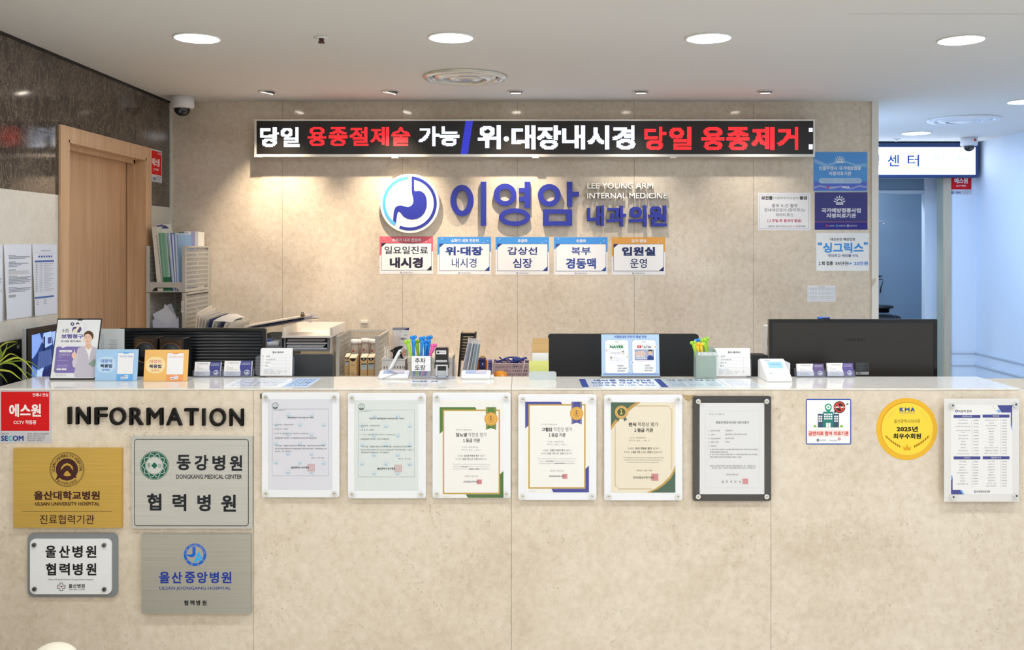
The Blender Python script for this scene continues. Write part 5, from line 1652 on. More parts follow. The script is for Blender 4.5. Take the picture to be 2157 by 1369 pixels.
Yp = 3.335
BX0, BX1 = WX(866, Yp), WX(907.5, Yp)
t = thing('pen_box', 'clear pen box with a white hand-lettered parking stamp label', 'pen holder', ((BX0 + BX1) / 2, Yp + 0.027, TOPZ))
zt_ = WZ(747, Yp)
b = MB()
for (x0, x1, y0, y1, z0, z1) in ((BX0, BX1, Yp, Yp + 0.055, TOPZ + 0.0005, TOPZ + 0.004), (BX0, BX1, Yp, Yp + 0.002, TOPZ + 0.004, zt_ - 0.004), (BX0, BX1, Yp + 0.053, Yp + 0.055, TOPZ + 0.004, zt_), (BX0, BX0 + 0.002, Yp + 0.002, Yp + 0.053, TOPZ + 0.004, zt_), (BX1 - 0.002, BX1, Yp + 0.002, Yp + 0.053, TOPZ + 0.004, zt_)):
    b.box(x0, x1, y0, y1, z0, z1, ACR)
b.build('box', t)
T = plane(Yp - 0.0006)
b = MB(); b.slab(867, 750, 907, 781.5, -0.0004, 0, paper('#eeeef0'), T); b.text('주차', 874, 754, 896, 765.5, INK, T, 0.0005, 0.012); b.text('도장', 874, 769, 896, 780, INK, T, 0.0005, 0.012); b.build('label', t)
PB, PG, PP = '#1f8be0', '#a5d63c', '#f25fb0'
for bx, tx, ty, dy, c, lb in ((872, 871, 713, .02, PB, 'blue bone-headed pen, leftmost blue one in the parking pen box'), (884, 889.5, 715, .024, PB, 'blue bone-headed pen in the middle of the parking pen box'), (893, 897, 722, .034, PB, 'short blue pen behind the others in the parking pen box'),
                              (896, 904.5, 713, .04, PB, 'blue bone-headed pen, rightmost blue one in the parking pen box'), (880, 858.5, 722, .016, PG, 'lime green pen leaning left out of the parking pen box'), (886, 878, 722, .042, PG, 'lime green pen upright at the back of the parking pen box'),
                              (889, 913, 730, .014, PP, 'pink pen leaning right out of the parking pen box')):
    yy = Yp + dy
    pen((WX(bx, yy), yy, TOPZ + 0.006), (WX(tx, yy), yy, WZ(ty, yy)), c, lb, 'bone-headed pens in the parking pen box', 0.0055)

# self inking stamp in a clear tray
t = thing('acrylic_tray', 'low clear acrylic tray under the parking stamp', 'tray', (WX(934, 3.345), 3.345, TOPZ))
b = MB()
x0, x1 = WX(909, 3.33), WX(959, 3.33)
b.rbox(x0, x1, 3.322, 3.388, TOPZ + 0.0005, TOPZ + 0.004, 0.0015, ACR); b.box(x0, x1, 3.386, 3.388, TOPZ + .004, TOPZ + 0.062, ACR); b.box(x1 - .002, x1, 3.34, 3.386, TOPZ + .004, TOPZ + 0.05, ACR); b.box(x0, x1, 3.322, 3.324, TOPZ + .004, TOPZ + 0.014, ACR)
b.build('tray', t)
Ys = 3.335
T = plane(Ys)
G = zt(T, 780, 640, 5.3925)
t = thing('self_inking_stamp', 'black and clear self-inking stamp beside the parking pen box', 'stamp', T((930.5, surf(Ys), 0)))
b = MB(); b.slab(737, 500, 882, 705, -0.034, 0, M('#1b1b1e', 0.3), G, 16); b.slab(727, 668, 750, 735, -0.03, -0.004, M('#1b1b1e', 0.3), G, 6); b.slab(868, 668, 890, 735, -0.03, -0.004, M('#1b1b1e', 0.3), G, 6); b.build('handle', t)
b = MB(); b.slab(750, 529, 862, 572, 0.0001, 0.0006, paper('#e6e6e8'), G); b.slab(760, 540, 784, 562, 0.0008, 0.0009, INK, G); b.text('주차도장', 788, 541, 855, 561, INK, G, 0.001); b.build('label', t)
b = MB(); b.slab(748, 637, 872, 662, 0.0001, 0.0008, M('#b7b7ba', 0.3), G); b.build('band', t)
b = MB()
b.slab(742, 690, 880, 705, -0.033, 0.002, M('#c9c9ce', 0.2), G); b.slab(742, 705, 762, 832, -0.033, 0.001, M('#c9c9ce', 0.2), G); b.slab(862, 705, 880, 832, -0.033, 0.001, M('#c9c9ce', 0.2), G); b.slab(742, 822, 880, 838, -0.033, 0.001, M('#c9c9ce', 0.2), G); b.slab(762, 705, 862, 760, -0.02, -0.004, BLACKP, G); b.slab(762, 760, 862, 822, -0.03, -0.004, ACR2, G)
b.build('base', t)

# clear memo tray before the center monitor
Ym = 3.31
T = plane(Ym, 1143, surf(Ym), 12)
by = surf(Ym)
b = MB(); b.slab(1114, by - 18, 1172, by, -0.002, 0, ACR2, T, 5); b.build('memo_tray', label='frosted rounded memo tray before the yellow memo paper', cat='tray')

# tent display with two phone drawings
Yt = 3.365
by = surf(Yt)
T = plane(Yt, 1329, by, 7)
s7 = 3.595
G = zt(T, 1100, 640 + (by - 794.4), s7)
t = thing('tent_display', 'light blue acrylic display with two drawn phones', 'table display', T((1329, by, 0)))
b = MB(); b.box(WX(1266.3, Yt), WX(1391.3, Yt), Yt - 0.005, Yt + 0.026, TOPZ + 0.0006, TOPZ + 0.0065, M('#76797e', 0.35)); b.build('base', t)
b = MB(); b.slab(600, 225, 1043, 541, -0.004, -0.0006, ACR, G); b.build('holder', t)
b = MB()
b.slab(602, 227, 1041, 541, -0.0005, 0, M('#b9d4ee', 0.35), G)
BLU = ink('#4a6fc4')
b.text('이영암내과 온라인 채널 안내', 700, 235, 944, 257, BLU, G, 0.0004, 0.03)
for x0, x1 in ((628, 810), (834, 1017)):
    b.slab(x0, 268, x1, 524, 0.0002, 0.0003, paper('#f3f4f7'), G, 22); b.frame(x0, 268, x1, 524, 2, ink('#8fa8cc'), G, 0.0005, 22); b.rect(x0 + 76, 284, x0 + 106, 287, ink('#3c4354'), G, 0.0006)
b.rect(612, 524, 1034, 530, BLU, G, 0.0007)
b.rect(642, 302, 800, 303.5, ink('#d8b46a'), G); b.text('NAVER', 666, 311, 771, 333, ink('#1d8a4c'), G, 0.0006, 0.045)
lines(b, G, [('이영암 내과 블로그', 690, 337, 750, 343), ('소화기 내시경 이야기', 674, 362, 748, 368), ('검진과 예방 접종 안내', 672, 371, 748, 378), ('건강 정보', 694, 398, 722, 403), ('내과 진료 건강 상식', 694, 409, 760, 415), ('검사 결과 상담 안내', 692, 420, 762, 426)], ink('#8a8f9c'), 0.0006)
for x, y in ((766, 362), (675, 408)):
    b.disc(x, y, 9, ink('#e7c3ae'), G, 0.0006, n=16); b.prism([[(x - 9, y), (x - 7, y - 9), (x + 5, y - 11), (x + 9, y), (x + 4, y - 5), (x - 5, y - 4)]], 0.0008, 0.0008, ink('#3b2e2a'), G); b.prism([[(x - 12, y + 18), (x - 8, y + 9), (x + 8, y + 9), (x + 12, y + 18)]], 0.0007, 0.0007, ink('#d9dce4'), G)
b.rect(650, 442, 796, 443.4, ink('#b9c4d6'), G); lines(b, G, [('네이버에서', 722, 460, 768, 471), ('소중한 의견을', 722, 479, 792, 490), ('남겨주세요', 722, 498, 778, 509), ('구독하고', 930, 458, 972, 469), ('건강 정보를', 930, 477, 990, 487), ('확인하세요', 930, 495, 986, 506)], ink('#3a4152'), 0.0006, 0.012)
b.slab(874, 311, 906, 332, 0.0005, 0.0006, ink('#d8383e'), G, 5); b.prism([[(885, 316), (897, 321.5), (885, 327)]], 0.0008, 0.0008, WHT, G); b.text('YouTube', 910, 311, 980, 333, ink('#3b3d44'), G, 0.0006, 0.012)
b.rect(848, 299, 1000, 300.5, ink('#b9c4d6'), G)
b.rect(855, 343, 999, 422, ink('#4a5fb0'), G, 0.0005); b.rect(858, 346, 996, 419, ink('#a9b0c8'), G, 0.0006); b.prism([[(858, 360), (920, 350), (945, 380), (900, 400), (858, 396)]], 0.0007, 0.0007, ink('#d8c0b4'), G)
b.prism([[(946, 419), (950, 398), (964, 386), (980, 388), (996, 398), (996, 419)]], 0.0008, 0.0008, ink('#2f4486'), G); b.prism([ell(972, 366, 14, 19, 20)], 0.0009, 0.0009, ink('#e3bca2'), G); b.prism([[(957, 362), (960, 346), (984, 345), (988, 362), (978, 353), (966, 353)]], 0.0010, 0.0010, ink('#1d1a1c'), G)
b.text('대장암 예방을', 862, 390, 932, 402, WHT, G, 0.0009, 0.03); b.text('위해 알아야 할 것', 862, 405, 950, 416, WHT, G, 0.0009, 0.03)
b.rect(862, 428, 985, 430, ink('#c98a94'), G)
for x, y, c in ((641, 350, '#e9b5b8'), (798, 398, '#e8c37c'), (834, 441, '#6f8fd6'), (1014, 322, '#e6b36a')):
    b.disc(x, y, 12, WHT, G, 0.0011, n=20); b.disc(x, y, 6, ink(c), G, 0.0013, n=14)
b.build('insert_sheet', t)

# frosted pen cup on the right
Yc = 3.342
X0, X1, zt_ = WX(1466.5, Yc), WX(1509, Yc), WZ(741, Yc)
t = thing('pen_cup', 'frosted square pen cup beside the right consent forms', 'pen holder', ((X0 + X1) / 2, Yc + 0.025, TOPZ))
b = MB()
for (x0, x1, y0, y1, z0, z1) in ((X0, X1, Yc, Yc + 0.05, TOPZ + 0.0005, TOPZ + 0.004), (X0, X1, Yc, Yc + 0.002, TOPZ + 0.004, zt_), (X0, X1, Yc + 0.048, Yc + 0.05, TOPZ + 0.004, zt_ + 0.012), (X0, X0 + 0.002, Yc + 0.002, Yc + 0.048, TOPZ + 0.004, zt_ + 0.005), (X1 - 0.002, X1, Yc + 0.002, Yc + 0.048, TOPZ + 0.004, zt_ + 0.005)):
    b.box(x0, x1, y0, y1, z0, z1, CUP)
b.build('cup', t)
T = plane(Yc - 0.0005)
b = MB(); b.slab(1471, 742.5, 1507.5, 748.5, -0.0004, 0, paper('#eceff0'), T, 1); b.text('필요시 가져가세요', 1474, 743.6, 1505, 747.3, ink('#6b6f78'), T, 0.0004); b.build('label', t)
for bx, tx, ty, dy, c, lb in ((1478, 1460.5, 724, .012, PG, 'lime pen leaning left out of the frosted cup'), (1483, 1469, 719.5, .03, PB, 'blue-headed pen in the frosted cup'), (1480, 1468, 727, .014, '#f4c92c', 'yellow pen at the left in the frosted cup'),
                              (1484, 1476, 728, .02, '#f6d33a', 'yellow pen at the center of the frosted cup'), (1501, 1482, 719, .026, PG, 'lime pen with its tip low at the right of the frosted cup'), (1494, 1487.5, 716, .036, '#9fd03f', 'tallest lime pen at the back of the frosted cup')):
    yy = Yc + dy
    pen((WX(bx, yy), yy, TOPZ + 0.006), (WX(tx, yy), yy, WZ(ty, yy)), c, lb, 'bright pens in the frosted cup', 0.0052)

# white payment terminal
t = thing('payment_terminal', 'white wedge-shaped terminal with a blue screen', 'terminal', (WX(1642, 3.3), 3.32, TOPZ))
XA, XB, YA_, YB_ = 0.842, 0.928, 3.256, 3.388
b = MB()
pr = [(YA_, TOPZ + 0.001), (YA_ - .001, TOPZ + 0.012), (YA_ + 0.006, TOPZ + 0.018), (YB_ - 0.036, TOPZ + 0.066), (YB_ - 0.026, TOPZ + 0.068), (YB_, TOPZ + 0.062), (YB_, TOPZ + 0.001)]
n = len(pr)
vs = [(x, y, z) for x in (XA, XA + 0.003, XB - 0.003, XB) for y, z in pr]
for k in range(n):
    for i in (0, 3):
        x, y, z = vs[i * n + k]
        vs[i * n + k] = (x, y + (0.003 if k < 3 else -0.003 if k > 4 else 0), z - (0.003 if 2 <= k <= 5 else 0))
b.add(vs, [(i * n + k, (i + 1) * n + k, (i + 1) * n + (k + 1) % n, i * n + (k + 1) % n) for i in range(3) for k in range(n)] + [list(range(n)), list(range(3 * n, 4 * n))], WP)
b.build('body', t)
R = frame((XA, YB_ - 0.036, TOPZ + 0.0664), (1, 0, 0), (0, YB_ - 0.042 - YA_, 0.048), 0.001)
b = MB(); b.slab(20, 14, 70, 52, 0, 0.0006, M('#8fb8dc', 0.15, emit=0.25), R, 2); b.text('카드를 읽혀주세요', 26, 28, 62, 34, ink('#3b5f8a'), R, 0.0009); b.build('screen', t)
b = MB(); b.prism([ell(48, 70, 3, 2, 12)], 0, 0.001, M('#d4d6da', 0.4), R); b.text('PAY ON', 60, 84, 80, 88, GREY, R, 0.0005); b.rect(12, 82, 24, 84, GREY, R, 0.0005); b.rect(14, 4, 34, 6, GREY, R, 0.0005); b.build('keypad_print', t)
b = MB(); b.rbox(XB + 0.0005, XB + 0.007, YA_ + 0.05, YB_ - 0.01, TOPZ + 0.012, TOPZ + 0.06, 0.002, M('#dfe2ea', 0.35)); b.build('card_slot', t)

# ------------------------------------------------------------------ behind the counter: screens and desk things
WS = 0.75                                       # work surface
random.seed(4)


def monitor(x0, x1, top, Y, label, style):
    X0, X1, z1 = WX(x0, Y), WX(x1, Y), WZ(top, Y)
    z0 = z1 - 0.34
    xm = (X0 + X1) / 2
    t = thing('monitor', label, 'monitor', (xm, Y + 0.03, WS))
    m = M('#1d1f23', 0.3) if style == 'ribbed' else M('#24262a', 0.55, bump=0.2, bscale=500) if style == 'plain' else M('#2a2623', 0.32)
    b = MB()
    if style == 'ribbed':
        n = 26
        pts = [(Y + 0.012, z0 + 0.012), ]
        for i in range(n * 4 + 1):
            a = i / (n * 4)
            pts.append((Y + 0.0022 + 0.0022 * math.cos(a * n * 2 * math.pi), z0 + 0.014 + a * (z1 - z0 - 0.028)))
        pts.append((Y + 0.012, z1 - 0.012))
        k = len(pts)
        b.add([(x, y, z) for x in (X0 + 0.012, X1 - 0.012) for y, z in pts], [(i, i + 1, i + 1 + k, i + k) for i in range(k - 1)] + [list(range(k)), list(range(k, 2 * k)), (0, k - 1, 2 * k - 1, k)], M('#191c20', 0.28), smooth=True)
        b.build('ribbed_back', t)
        b = MB(); b.prism([rr(X0, z0, X1, z1, 0.008), rr(X0 + .0125, z0 + .0125, X1 - .0125, z1 - .0125, 0.004)], 0, 0.02, M('#16181b', 0.25), lambda p: Vector((p[0], Y + 0.002 + p[2], p[1]))); b.build('rim', t)
    elif style == 'plain':
        b.prism([rr(X0, z0, X1, z1, 0.012)], 0, 0.02, m, lambda p: Vector((p[0], Y + p[2], p[1]))); b.build('back_shell', t)
    else:
        b.slab(X0 + .0125, z0 + .0125, X1 - .0125, z1 - .0125, 0.0, 0.018, m, lambda p: Vector((p[0], Y + 0.004 + p[2], p[1]))); b.build('back_shell', t)
        b = MB(); b.prism([rr(X0, z0, X1, z1, 0.004), rr(X0 + .0125, z0 + .0125, X1 - .0125, z1 - .0125, 0.002)], 0, 0.02, M('#121215', 0.15), lambda p: Vector((p[0], Y + 0.002 + p[2], p[1]))); b.build('rim', t)
        T = plane(Y + 0.0036)
        b = MB(); b.text('SAMSUNG', 1779, 712, 1822, 719, M('#1c1917', 0.3), T, 0.0, 0.02, 0.0006); b.build('embossed_name', t)
        b = MB(); b.slab(1802, 763, 1831, 790, 0, 0.0005, M('#3b3d42', 0.35), T); b.rect(1803, 783, 1830, 789, paper('#a9aaae'), T, 0.0008)
        for k in range(8): b.rect(1805 + 1.1 * k, 784, 1805.5 + 1.1 * k, 788, INK, T, 0.001)
        for k in range(4): b.rect(1804, 766 + 4 * k, 1822 - 3 * (k % 2), 767 + 4 * k, ink('#6d7076'), T, 0.0008)
        b.build('rating_label', t)
    b = MB(); b.box(X0 + 0.006, X1 - 0.006, Y + 0.0225, Y + 0.027, z0 + 0.006, z1 - 0.006, M('#0c0d10', 0.1)); b.build('screen', t)
    b = MB(); b.rbox(xm - 0.035, xm + 0.035, Y + 0.0275, Y + 0.05, WS + 0.014, z0 + 0.15, 0.006, BLACKP); b.build('stand_neck', t)
    b = MB(); b.rbox(xm - 0.12, xm + 0.12, Y - 0.04, Y + 0.14, WS + 0.0005, WS + 0.013, 0.004, BLACKP); b.build('stand_foot', t)


monitor(248, 559.5, 691.3, 3.64, 'black monitor with a horizontally ribbed back, left half of the counter', 'ribbed')
monitor(1154.5, 1472, 703.4, 3.66, 'plain matte black monitor back behind the tent display', 'plain')
monitor(1620.3, 1975, 672.3, 3.52, 'big brown-black monitor back behind the right end of the counter', 'rim')
t = thing('webcam_pouch', 'small blue item on top of the big right monitor', 'small item', (WX(1737, 3.54), 3.53, WZ(672.3, 3.52)))
b = MB(); z = WZ(672.3, 3.52); b.rbox(WX(1724, 3.52), WX(1750, 3.52), 3.524, 3.54, z + 0.0003, z + 0.008, 0.003, M('#2f6fd0', 0.4)); b.build('pouch', t)
b = MB(); b.rbox(WX(1734, 3.52), WX(1749, 3.52), 3.5225, 3.5238, z + 0.001, z + 0.005, 0.0005, M('#1d2a40', 0.4)); b.build('dark_patch', t)

# two tall speakers before the ribbed monitor
for x0, x1, top, lb in ((281, 332, 711, 'black square speaker with a round cone, left one of the pair'), (335.5, 386, 713, 'black square speaker with a round cone, right one of the pair')):
    Ys = 3.5
    X0, X1, z1 = WX(x0, Ys), WX(x1, Ys), WZ(top, Ys)
    xm = (X0 + X1) / 2
    t = thing('desktop_speaker', lb, 'speaker', (xm, Ys + 0.04, WS), 'pair of black desktop speakers')
    b = MB(); b.rbox(X0, X1, Ys, Ys + 0.09, WS + 0.001, z1, 0.003, M('#17181a', 0.22)); b.build('cabinet', t)
    T = lambda p: Vector((xm + p[0], Ys - p[2], z1 - p[1]))
    hw = (X1 - X0) / 2 - 0.003
    b = MB(); b.prism([rr(-hw, 0.003, hw, 0.09, 0.003), ell(0, 0.054, 0.038, 0.038, 40)], 0.0003, 0.004, M('#5a4636', 0.18, 0.75), T); b.build('bronze_panel', t)
    b = MB(); b.ring(0, 0.054, 0.036, 0.0385, M('#b98d63', 0.2, 0.9), T, 0.003, 40, 0.0055); b.build('cone_ring', t)
    b = MB(); b.lathe([(0.0001, 0.004), (0.012, 0.003), (0.03, -0.003), (0.0362, 0.001)], M('#202225', 0.6), lambda p: Vector((xm + p[0], Ys - 0.0045 - p[2], z1 - 0.054 + p[1])), 32); b.build('cone', t)

# dark slabs between the monitors
Yd = 3.46
for x0, x1, top, w, col, nm, lb, ct in ((615.5, 701, 746.5, 0.02, '#35383c', 'flat_panel', 'dark grey rounded panel behind the left consent forms', 'panel'), (1582, 1619, 748, 0.07, '#1f2023', 'box_speaker', 'black rounded box between the consent forms and the big monitor', 'speaker')):
    X0, X1, z1 = WX(x0, Yd), WX(x1, Yd), WZ(top, Yd)
    t = thing(nm, lb, ct, ((X0 + X1) / 2, Yd, WS))
    b = MB(); b.prism([rr(X0, z1 - 0.17, X1, z1, 0.008)], 0, w, M(col, 0.55), lambda p: Vector((p[0], Yd + p[2], p[1]))); b.build('shell', t)
    b = MB(); b.rbox((X0 + X1) / 2 - 0.02, (X0 + X1) / 2 + 0.02, Yd + 0.001, Yd + w - 0.001, WS + 0.001, z1 - 0.1705, 0.002, BLACKP); b.build('foot', t)
Yw = 3.72
b = MB(); b.rbox(WX(1614, Yw), WX(1650, Yw), Yw, Yw + 0.06, WS + 0.001, WZ(686, Yw), 0.004, M('#e4e2dc', 0.4)); b.rbox(WX(1616.5, Yw), WX(1624, Yw), Yw - 0.002, Yw + 0.001, WZ(728, Yw), WZ(711, Yw), 0.0008, M('#6b5a5e', 0.4)); b.build('white_device', label='white upright device peeking out left of the big monitor', cat='device')

# papers before the center monitor
Yk = 3.47
t = thing('letter_rack', 'black letter rack behind the frosted memo tray', 'rack', (WX(1136, Yk), Yk, WS))
xa, xb = WX(1112, Yk), WX(1158, Yk)
b = MB(); b.box(xa, xb, Yk - 0.03, Yk + 0.03, WS + 0.0005, WS + 0.004, BLACKP); b.build('floor', t)
for y in (-0.03, -0.011, 0.009, 0.028):
    b = MB(); b.box(xa, xb, Yk + y, Yk + y + 0.002, WS + 0.0045, WS + 0.16, BLACKP); b.build('divider', t)
for x0, x1, top, y, c, nm, lb, h in ((1121.5, 1156, 712, 0.018, '#d7b27b', 'envelope', 'brown kraft envelope left of the center monitor', 0), (1121.5, 1155, 743, 0.0, '#eceef0', 'note_sheet', 'white sheet between the kraft envelope and yellow paper', 0), (1114.5, 1156, 760, -0.02, '#e6ea8e', 'note_sheet', 'yellow memo paper behind the frosted memo tray', 0)):
    yy = Yk + y
    b = MB(); b.slab(x0, top, x1, CY + (EZ - WS - 0.006) * F / yy, -0.0015, 0.0015, paper(c), plane(yy))
    if nm == 'envelope':
        for k in range(3): b.rect(x0 + 1, top + 3 + 4 * k, x1 - 2, top + 3.5 + 4 * k, ink('#c29a60'), plane(yy), 0.0018)
    b.build(nm, label=lb, cat='paper')

# paper on a copy stand left of the ribbed monitor
Yq = 3.5
t = thing('copy_stand', 'white typed sheet standing between the poster and ribbed monitor', 'paper', (WX(228, Yq), Yq, WS))
T = plane(Yq)
b = MB(); b.slab(200, 692.5, 262, 800, -0.001, 0, paper('#dde2e2'), T)
for k, (x0, x1) in enumerate(((231, 247), (234, 247), (229, 247), (233, 247), (230, 246))):
    b.rect(x0, 716 + 4.2 * k, x1, 717 + 4.2 * k, ink('#8c9399'), T, 0.0004)
b.rect(214, 703, 215.2, 736, ink('#b9c4d6'), T, 0.0004); b.rect(218, 703, 219.2, 736, ink('#c2cbd8'), T, 0.0004)
b.build('sheet', t)
b = MB(); b.slab(204, 735.5, 217, 737.2, 0.0002, 0.004, M('#8d5a3c', 0.5), T); b.build('wooden_clip', t)
b = MB(); b.rbox(WX(225, Yq) - 0.02, WX(225, Yq) + 0.02, Yq + 0.002, Yq + 0.012, WS + 0.001, 1.12, 0.002, BLACKP); b.build('post', t)

# screens beside the left wall
GLS = M('#0d0e12', 0.08)
t = thing('wall_screen', 'camera viewing monitor by the left wall showing bluish footage', 'monitor', (-1.91, 3.85, 0.97))
MX = -1.9
b = MB(); b.rbox(MX - 0.016, MX, 3.64, 4.02, 0.97, 1.251, 0.003, M('#a9adb0', 0.4)); b.build('back_case', t)
R = frame((MX + 0.0003, 3.64, 1.251), (0, 1, 0), (0, 0, 1), 1.0)
b = MB(); b.prism([rr(0.001, 0.001, 0.379, 0.28), rr(0.03, 0.026, 0.352, 0.252)], 0, 0.006, M('#17130f', 0.3), R); b.build('bezel', t)
b = MB()
def scr(c, e=0.75): return M(c, 0.2, emit=e)
b.rect(0.03, 0.026, 0.352, 0.252, scr('#22346a', 0.5), R, 0.001)
for k, (c, pts) in enumerate((('#6f8cc8', [(.03, .03), (.1, .027), (.12, .06), (.08, .1), (.05, .12), (.03, .12)]), ('#8fa9dc', [(.13, .03), (.19, .027), (.2, .08), (.14, .09), (.12, .06)]), ('#46588a', [(.09, .1), (.19, .1), (.2, .16), (.08, .17)]), ('#86a0d2', [(.19, .03), (.33, .03), (.33, .12), (.22, .12)]), ('#5573b0', [(.03, .14), (.08, .17), (.07, .22), (.03, .22)]),
                              ('#9ab4e0', [(.08, .17), (.13, .165), (.11, .21), (.07, .21)]), ('#1d2452', [(.12, .18), (.2, .17), (.22, .24), (.1, .25)]), ('#6c88c6', [(.21, .15), (.34, .14), (.34, .24), (.23, .25)]), ('#10142e', [(.125, .045), (.138, .042), (.138, .1), (.127, .1)]), ('#39406e', [(.16, .05), (.19, .05), (.19, .075), (.16, .075)]))):
    b.prism([pts], 0.0012 + k * 0.0002, 0.0012 + k * 0.0002, scr(c, 0.6), R)
for k in range(7): b.prism([[(.09 + .014 * k, .1), (.092 + .014 * k, .1), (.086 + .014 * k, .168), (.084 + .014 * k, .168)]], 0.0034, 0.0034, scr('#2d3468', .5), R)
b.build('screen', t)
b = MB(); b.box(XL + 0.0005, MX - 0.0165, 3.8, 3.86, 1.05, 1.16, BLACKP); b.build('wall_bracket', t)
t = thing('glass_panel', 'black glass panel on the left wall behind the plant', 'panel', (-1.96, 3.5, 0.9))
b = MB(); b.rbox(-1.97, -1.955, 3.28, 3.715, 0.85, 1.204, 0.003, M('#141210', 0.35)); b.build('case', t)
b = MB(); b.box(-1.9545, -1.9535, 3.3, 3.70, 0.87, 1.19, GLS); b.build('glass', t)
b = MB(); b.box(-1.9534, -1.951, 3.675, 3.69, 1.17, 1.184, M('#8b8b86', 0.4)); b.build('corner_catch', t)
b = MB(); b.box(XL + 0.0005, -1.9705, 3.45, 3.55, 1.0, 1.1, BLACKP); b.build('mount', t)

# sheets taped on the left wall
WLF = frame((XL + 0.0012, 3.0, EZ + 0.2), (0, 1, 0), (0, 0, 1), 0.001)


def zl(py, Y): return (EZ + 0.2 - WZ(py, Y)) * 1000


def wsheet(y0, y1, t0, t1, b0, b1, label, fn):
    u0, u1 = (y0 - 3) * 1000, (y1 - 3) * 1000
    b = MB()
    n = 8
    top = [(u0 + (u1 - u0) * i / n, t0 + (t1 - t0) * i / n) for i in range(n + 1)]
    bot = [(u0 + (u1 - u0) * i / n, b0 + (b1 - b0) * i / n) for i in range(n + 1)]
    vs, fs = [], []
    for i in range(n + 1):
        lift = 0.012 * (abs(i / n - .5) * 2) ** 3
        vs += [(top[i][0], top[i][1], 0.0004), (bot[i][0], bot[i][1], 0.0008 + (lift if i == 0 else 0))]
    fs = [(2 * i, 2 * i + 1, 2 * i + 3, 2 * i + 2) for i in range(n)]
    b.add(vs, fs, paper('#dfe3ec'), WLF)
    H_ = lambda p: WLF((u0 + p[0] * (u1 - u0), t0 + p[1] * (b0 - t0), p[2]))
    fn(b, H_)
    b.build('wall_notice', label=label, cat='notice', group='white sheets taped on the left wall')


def rows_a(b, H_):
    k = ink('#80848e')
    for i, (y, w) in enumerate(((.14, .25), (.16, .75), (.18, .6), (.23, .25), (.25, .7), (.27, .45), (.29, .3), (.335, .25), (.42, .3), (.44, .8), (.46, .7), (.48, .8), (.50, .75), (.52, .6), (.57, .3), (.59, .8), (.61, .75), (.63, .6))):
        b.rect(.17, y, .17 + w, y + .008, k, H_, 0.0016)
    b.rect(.17, .35, .9, .40, ink('#c9cbd0'), H_, 0.0015); b.rect(.17, .67, .42, .71, ink('#a9acb2'), H_, 0.0015)


def rows_b(b, H_):
    bl, k = ink('#4a6cae'), ink('#8d919b')
    b.text('이영암내과 진료안내', .35, .085, .72, .105, ink('#5a678e'), H_, 0.0018)
    for i in range(6): b.rect(.24 + .1 * i, .165, .3 + .1 * i, .19, bl, H_, 0.0016)
    b.rect(.1, .23, .87, .255, bl, H_, 0.0016); b.rect(.1, .735, .87, .76, bl, H_, 0.0016)
    for i in range(17): b.rect(.13, .275 + .024 * i, .2, .283 + .024 * i, k, H_, 0.0016); b.rect(.28, .275 + .024 * i, .4, .281 + .024 * i, ink('#a9adb6'), H_, 0.0016); b.rect(.46, .275 + .024 * i, .85 - .1 * (i % 3), .281 + .024 * i, ink('#a9adb6'), H_, 0.0016)
    for i in range(3): b.rect(.14, .785 + .026 * i, .25, .792 + .026 * i, ink('#b98a90'), H_, 0.0016); b.rect(.45, .785 + .026 * i, .55, .792 + .026 * i, k, H_, 0.0016)
    b.rect(.1, .13, .95, .132, k, H_, 0.0016)


wsheet(3.625, 3.832, zl(515, 3.625), zl(514, 3.832), zl(675, 3.625), zl(666, 3.832), 'white typed sheet on the left wall, left of the blue-barred sheet', rows_a)
wsheet(3.836, 4.04, zl(513.5, 3.836), zl(514.5, 4.04), zl(667, 3.836), zl(660, 4.04), 'white sheet with two blue bars taped beside the oak door', rows_b)
wsheet(3.41, 3.617, zl(512, 3.41), zl(515, 3.617), zl(690, 3.41), zl(676, 3.617), 'sheet cut off by the left edge of the photo, on the left wall', rows_a)

# potted spider plant in the gap by the left wall
t = thing('potted_plant', 'spider plant with yellow-green arching leaves at the left counter end', 'plant', (-1.845, 3.27, 0))
b = MB(); b.lathe([(0.0001, 0.001), (0.07, 0.001), (0.095, 1.03), (0.09, 1.04), (0.085, 1.03), (0.0001, 1.02)], M('#3a3531', 0.5), at((-1.845, 3.27, 0)), 32); b.build('pot', t)
b = MB()
LF = [bpy.data.materials.get('x')]
g1, g2 = M('#c4cf4a', 0.45), M('#7f9a35', 0.45)


def leaf(pts, w, m, Y0=3.25, dy=0.0):
    P = [Vector((WX(x, Y0 + dy * i), Y0 + dy * i, WZ(y, Y0 + dy * i))) for i, (x, y) in enumerate(pts)]
    Q = []
    n = 14
    for i in range(n + 1):                       # Catmull-Rom through the points
        u = i / n * (len(P) - 1)
        k = min(int(u), len(P) - 2)
        f = u - k
        p0, p1, p2, p3 = P[max(k - 1, 0)], P[k], P[k + 1], P[min(k + 2, len(P) - 1)]
        Q.append(0.5 * ((2 * p1) + (p2 - p0) * f + (2 * p0 - 5 * p1 + 4 * p2 - p3) * f * f + (3 * p1 - p0 - 3 * p2 + p3) * f ** 3))
    vs, fs = [], []
    for i, q in enumerate(Q):
        d = (Q[min(i + 1, n)] - Q[max(i - 1, 0)]).normalized()
        side = d.cross(Vector((0.25, 1, 0.2))).normalized()
        ww = w * math.sin(math.pi * min(0.12 + i / n * .88, 1)) ** .5 if i < n else 0.0003
        vs += [q + side * ww + Vector((0, -0.002, 0)), q, q - side * ww + Vector((0, -0.002, 0))]
    for i in range(n):
        for k in (0, 1): fs.append((3 * i + k, 3 * i + k + 1, 3 * i + k + 4, 3 * i + k + 3))
    b.add(vs, fs, m, smooth=True)


